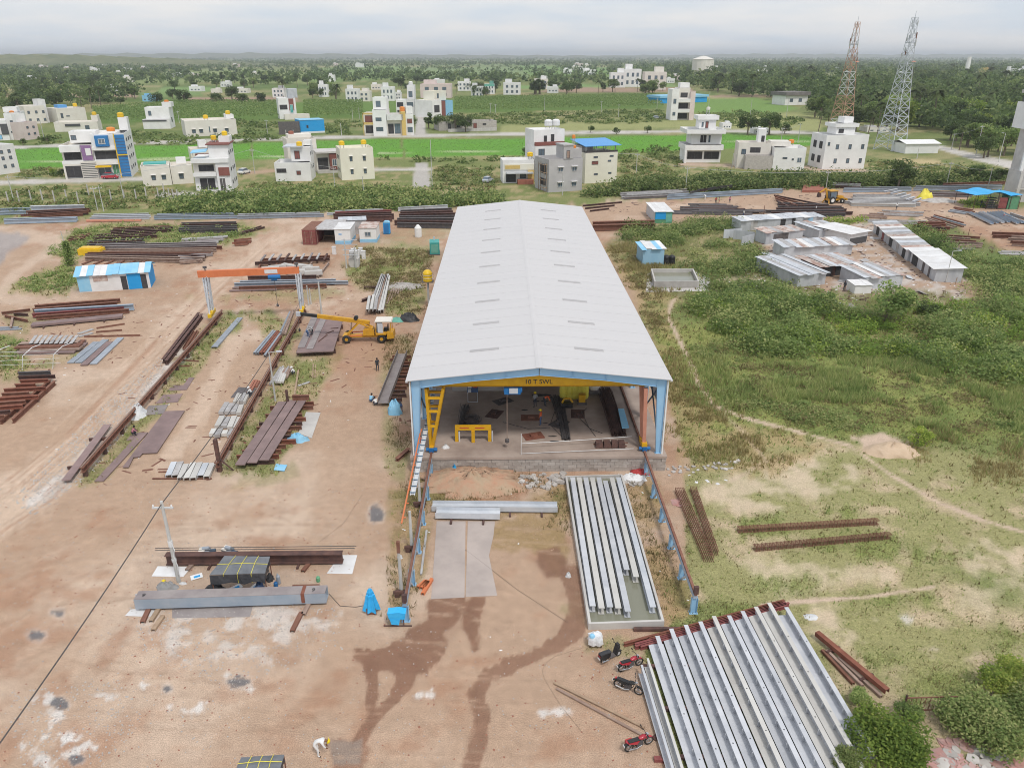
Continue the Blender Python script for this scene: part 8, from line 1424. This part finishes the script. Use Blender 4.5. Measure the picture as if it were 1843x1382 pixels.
part('hoist_rope',MB().tube([(11.2,.05,3.7),(11.2,.05,1.9)],.03,5),'wire',hy); part('hook',MB().lathe([(.04,0),(.15,.1),(.15,.35),(.05,.5)],(11.2,.05,1.45),8),'black',hy); part('side_rail',MB().bar((2.6,-.8,1.1),(4.5,-.8,1.0),.14).bar((2.6,.8,1.1),(4.5,.8,1.0),.14),'crane_orange',hy)
# ---- backhoe loader
bk=empty('backhoe_loader',G(1494,366),'yellow backhoe loader standing in the right rear yard','excavator',.25)
for x,r_ in((-.2,.85),(2.5,.6)):
 for y in(-1,1):wheel(bk,(x,y,r_),r_,.45,'white')
part('chassis',MB().box(-1.0,3.0,-.6,.6,.7,1.2),k,bk); part('bonnet',MB().prism([(.9,-.55,1.2),(3.1,-.55,1.2),(3.1,-.55,1.7),(.9,-.55,2.0)],(0,0,0),(0,1.1,0)),k,bk); part('cab_glass',MB().box(-.85,.85,-.82,.82,1.25,2.9),'glass',bk); part('cab_roof',MB().box(-1.05,1.05,-.98,.98,2.91,3.1),k,bk)
[part('cab_post',MB().box(x,x+.12,y,y+.12,1.2,2.9),'black',bk)for x in(-.98,.88)for y in(-.95,.83)]; [part('loader_arm',MB().bar((.8,y,1.7),(3.6,y,1.0),.2),k,bk)for y in(-.8,.8)]; part('loader_bucket',MB().prism([(3.5,-1.2,.25),(4.5,-1.2,.2),(3.9,-1.2,.5),(3.7,-1.2,1.2),(3.5,-1.2,1.2)],(0,0,0),(0,2.4,0)),k,bk)
part('boom_arm',MB().bar((-1.0,0,1.2),(-1.8,0,3.6),.35),k,bk); part('dipper_arm',MB().bar((-1.8,0,3.55),(-3.4,0,2.6),.28),k,bk); part('digging_bucket',MB().prism([(-3.8,-.4,1.6),(-3.0,-.4,1.7),(-3.2,-.4,2.6),(-3.6,-.4,2.7)],(0,0,0),(0,.8,0)),'rust_dark',bk); [part('stabiliser',MB().bar((-1.0,y*.7,1.0),(-1.3,y*1.3,.05),.2),k,bk)for y in(-1,1)]; bk.scale=(1.1,)*3
# --- people
POSES={'stand':dict(pel=(0,0,.95),spine=(0,.01,1.2),chest=(0,0,1.42),neck=(0,.02,1.52),head=(0,.04,1.64),top=(0,.03,1.74),Ls=(-.19,0,1.43),Le=(-.25,-.02,1.15),Lw=(-.24,.1,.92),Lh=(-.23,.14,.83),Rs=(.19,0,1.43),Re=(.25,.0,1.15),Rw=(.2,.2,1.0),Rh=(.17,.27,.97),Lhip=(-.1,0,.9),Lk=(-.11,.03,.5),La=(-.12,-.02,.08),Lt=(-.13,.14,.03),Rhip=(.1,0,.9),Rk=(.12,.05,.5),Ra=(.13,.0,.08),Rt=(.15,.16,.03)),'bend':dict(pel=(0,-.15,.92),spine=(0,.08,1.08),chest=(0,.34,1.1),neck=(0,.46,1.08),head=(0,.57,1.05),top=(0,.65,1.02),Ls=(-.18,.34,1.08),Le=(-.2,.42,.82),Lw=(-.12,.5,.6),Lh=(-.08,.54,.52),Rs=(.18,.34,1.08),Re=(.2,.44,.82),Rw=(.12,.54,.62),Rh=(.08,.6,.55),Lhip=(-.1,-.13,.88),Lk=(-.12,-.02,.48),La=(-.13,-.08,.08),Lt=(-.14,.08,.03),Rhip=(.1,-.13,.88),Rk=(.13,.06,.48),Ra=(.15,.02,.08),Rt=(.17,.18,.03)),'squat':dict(pel=(0,-.12,.3),spine=(0,-.02,.52),chest=(0,.08,.72),neck=(0,.14,.82),head=(0,.2,.94),top=(0,.21,1.04),Ls=(-.19,.08,.72),Le=(-.26,.24,.52),Lw=(-.14,.42,.42),Lh=(-.1,.48,.38),Rs=(.19,.08,.72),Re=(.26,.24,.52),Rw=(.14,.44,.40),Rh=(.1,.52,.36),Lhip=(-.1,-.12,.28),Lk=(-.18,.26,.48),La=(-.15,.08,.08),Lt=(-.17,.24,.03),Rhip=(.1,-.12,.28),Rk=(.18,.26,.48),Ra=(.15,.1,.08),Rt=(.17,.26,.03))}
EDG=['pel-spine','spine-chest','chest-neck','neck-head','head-top','chest-Ls','Ls-Le','Le-Lw','Lw-Lh','chest-Rs','Rs-Re','Re-Rw','Rw-Rh','pel-Lhip','Lhip-Lk','Lk-La','La-Lt','pel-Rhip','Rhip-Rk','Rk-Ra','Ra-Rt']
RAD=dict(pel=.15,spine=.14,chest=.155,neck=.06,head=.095,top=.07,Ls=.075,Le=.052,Lw=.04,Lh=.035,Rs=.075,Re=.052,Rw=.04,Rh=.035,Lhip=.095,Lk=.068,La=.045,Lt=.04,Rhip=.095,Rk=.068,Ra=.045,Rt=.04)
SLOT={'head':0,'top':0,'neck':0,'Lh':0,'Rh':0,'Lw':0,'Rw':0,'La':2,'Ra':2,'Lt':3,'Rt':3,'Lk':2,'Rk':2,'Lhip':2,'Rhip':2,'pel':2}
BODY={}
for nm,J in POSES.items():
 ks=list(J); me=bpy.data.meshes.new('body_'+nm); me.from_pydata([J[k_]for k_ in ks],[tuple(ks.index(q)for q in e.split('-'))for e in EDG],[]); ob=bpy.data.objects.new('tmp',me); C.objects.link(ob)
 ob.modifiers.new('s','SKIN'); ob.modifiers.new('d','SUBSURF').levels=1
 for i,k_ in enumerate(ks):sv=me.skin_vertices[0].data[i]; sv.radius=(RAD[k_],RAD[k_]*(.75 if k_ in('chest','spine','pel')else 1)); sv.use_root=k_=='pel'
 dg=bpy.context.evaluated_depsgraph_get(); bm2=bpy.data.meshes.new_from_object(ob.evaluated_get(dg)); bpy.data.objects.remove(ob); JP=np.array([J[k_]for k_ in ks])
 for m in('skin','cl_white','cl_dark','black'):bm2.materials.append(M(m))
 for p in bm2.polygons:d=((JP-np.array(p.center))**2).sum(1); p.material_index=SLOT.get(ks[int(d.argmin())],1); p.use_smooth=True
 BODY[nm]=(bm2,J)
def person(label,P,rz,pose='stand',shirt='cl_white',legs='cl_dark',hat=None,vest=None):
 me,J=BODY[pose]; o=link('person',me,None,P,rz); tag(o,label,'person')
 for i,m in((1,shirt),(2,legs)):o.material_slots[i].link='OBJECT'; o.material_slots[i].material=M(m)
 h=J['head']; t_=J['top']; d=(Vector(t_)-Vector(h)).normalized(); q=d.to_track_quat('Z','Y').to_euler()
 if hat:part('helmet',MB().lathe([(.165,-.01),(.135,.01),(.13,.07),(.09,.12),(.03,.145)],n=12).box(-.08,.08,.1,.2,-.01,.01),hat,o,Vector(h)+d*.04,rot=q)
 else:part('hair',MB().lathe([(.108,-.03),(.112,.03),(.085,.10),(.03,.13)],n=10),'hair',o,Vector(h)+d*.015-Vector((0,.012,0)),rot=q)
 return o
person('worker in orange vest standing on the slab by the left column',sh(757,812),2.6,'stand','cl_orange','cl_dark'); person('worker in orange vest and yellow helmet walking in the shed',sh(973,765),1.2,'stand','cl_orange','cl_blue','helmet_yellow'); person('worker in orange vest bending over bars in the shed',sh(981,731),-1.4,'bend','cl_orange','cl_dark'); person('worker in grey standing deep in the shed',sh(963,733),.4,'stand','cl_grey','cl_dark','helmet_yellow')
person('person in white with yellow helmet bending to the ground',G(573,1358),-1.5,'bend','cl_white','cl_white','helmet_yellow'); person('person in pink shirt squatting on a plate by the runway',G(241,784)+Vector((0,0,.06)),-1.0,'squat','cl_pink','cl_dark'); person('worker in white squatting on the dark mat with white helmet',G(452,712)+Vector((0,0,.06)),1.6,'squat','cl_white','cl_dark','helmet_white'); person('worker in white squatting beside the pipe heap',G(529,674),1.8,'squat','cl_white','cl_dark','helmet_white')
person('worker squatting by the wide channel in a blue shirt',G(668,724),-.5,'squat','blue_light','cl_blue'); person('worker squatting by the wide channel in a white shirt',G(677,730),.8,'squat','cl_white','cl_dark'); person('worker with white helmet bending on the plate platform',G(556,616)+Vector((0,0,.76)),-.8,'bend','cl_grey','cl_blue','helmet_white'); person('second worker bending on the plate platform',G(563,612)+Vector((0,0,.76)),.9,'bend','cl_grey','cl_dark','helmet_white'); person('person in dark clothes standing on the red track',G(680,668),.4,'stand','cl_dark','cl_dark')
for i,(x,y,s_,l_)in enumerate(((1288,367,'cl_red','cl_dark'),(1294,367,'cl_grey','cl_red'),(1313,366,'cl_pink','cl_dark'))):person(['leftmost of three people on the boundary track','middle of three people on the boundary track','rightmost of three people on the boundary track'][i],G(x,y),i*1.3,'stand',s_,l_)
person('worker in white at the boundary girders',G(1269,359),.5,'bend','cl_white','cl_white'); person('worker in white beside the dark rebar pile',G(1338,391),2,'stand','cl_white','cl_blue'); person('worker in white by the galvanized stack',G(1613,378),.2,'stand','cl_white','cl_dark'); person('worker in pale shirt on the dark beam stack',G(1468,382),1,'stand','cl_white','cl_dark'); person('worker in red near the fanned channels',G(1807,392),1,'squat','cl_red','cl_dark','helmet_white'); person('person in dark clothes standing in the tin camp',G(1519,524),2,'stand','cl_dark','cl_dark'); person('person in dark clothes under the blue tarpaulin stall',G(1765,372),2,'stand','cl_dark','cl_blue'); person('person by the boundary weeds in yellow shirt',G(840,370),0,'stand','ochre','cl_dark')
person('worker in blue stooping under the tarpaulin by the shed wall',G(722,742),.5,'bend','cl_dark','cl_blue'); cloth('pale blue tarpaulin hung at the end of the wide channel',(711,745),.75,.5,1.3,'blue_light')
# --- haze
hm=bpy.data.materials.new('haze_air'); hm.use_nodes=True; t=hm.node_tree; t.nodes.clear()
pv=t.nodes.new('ShaderNodeVolumePrincipled'); pv.inputs['Color'].default_value=(.90,.95,1.0,1); pv.inputs['Density'].default_value=HAZE_DENSITY; pv.inputs['Anisotropy'].default_value=.2
t.links.new(pv.outputs[0],t.nodes.new('ShaderNodeOutputMaterial').inputs['Volume']); MATS['haze_air']=hm
hz=part('haze',MB().box(-36000,36000,-300,36000,-2,118),'haze_air',None); hz['kind']='stuff'
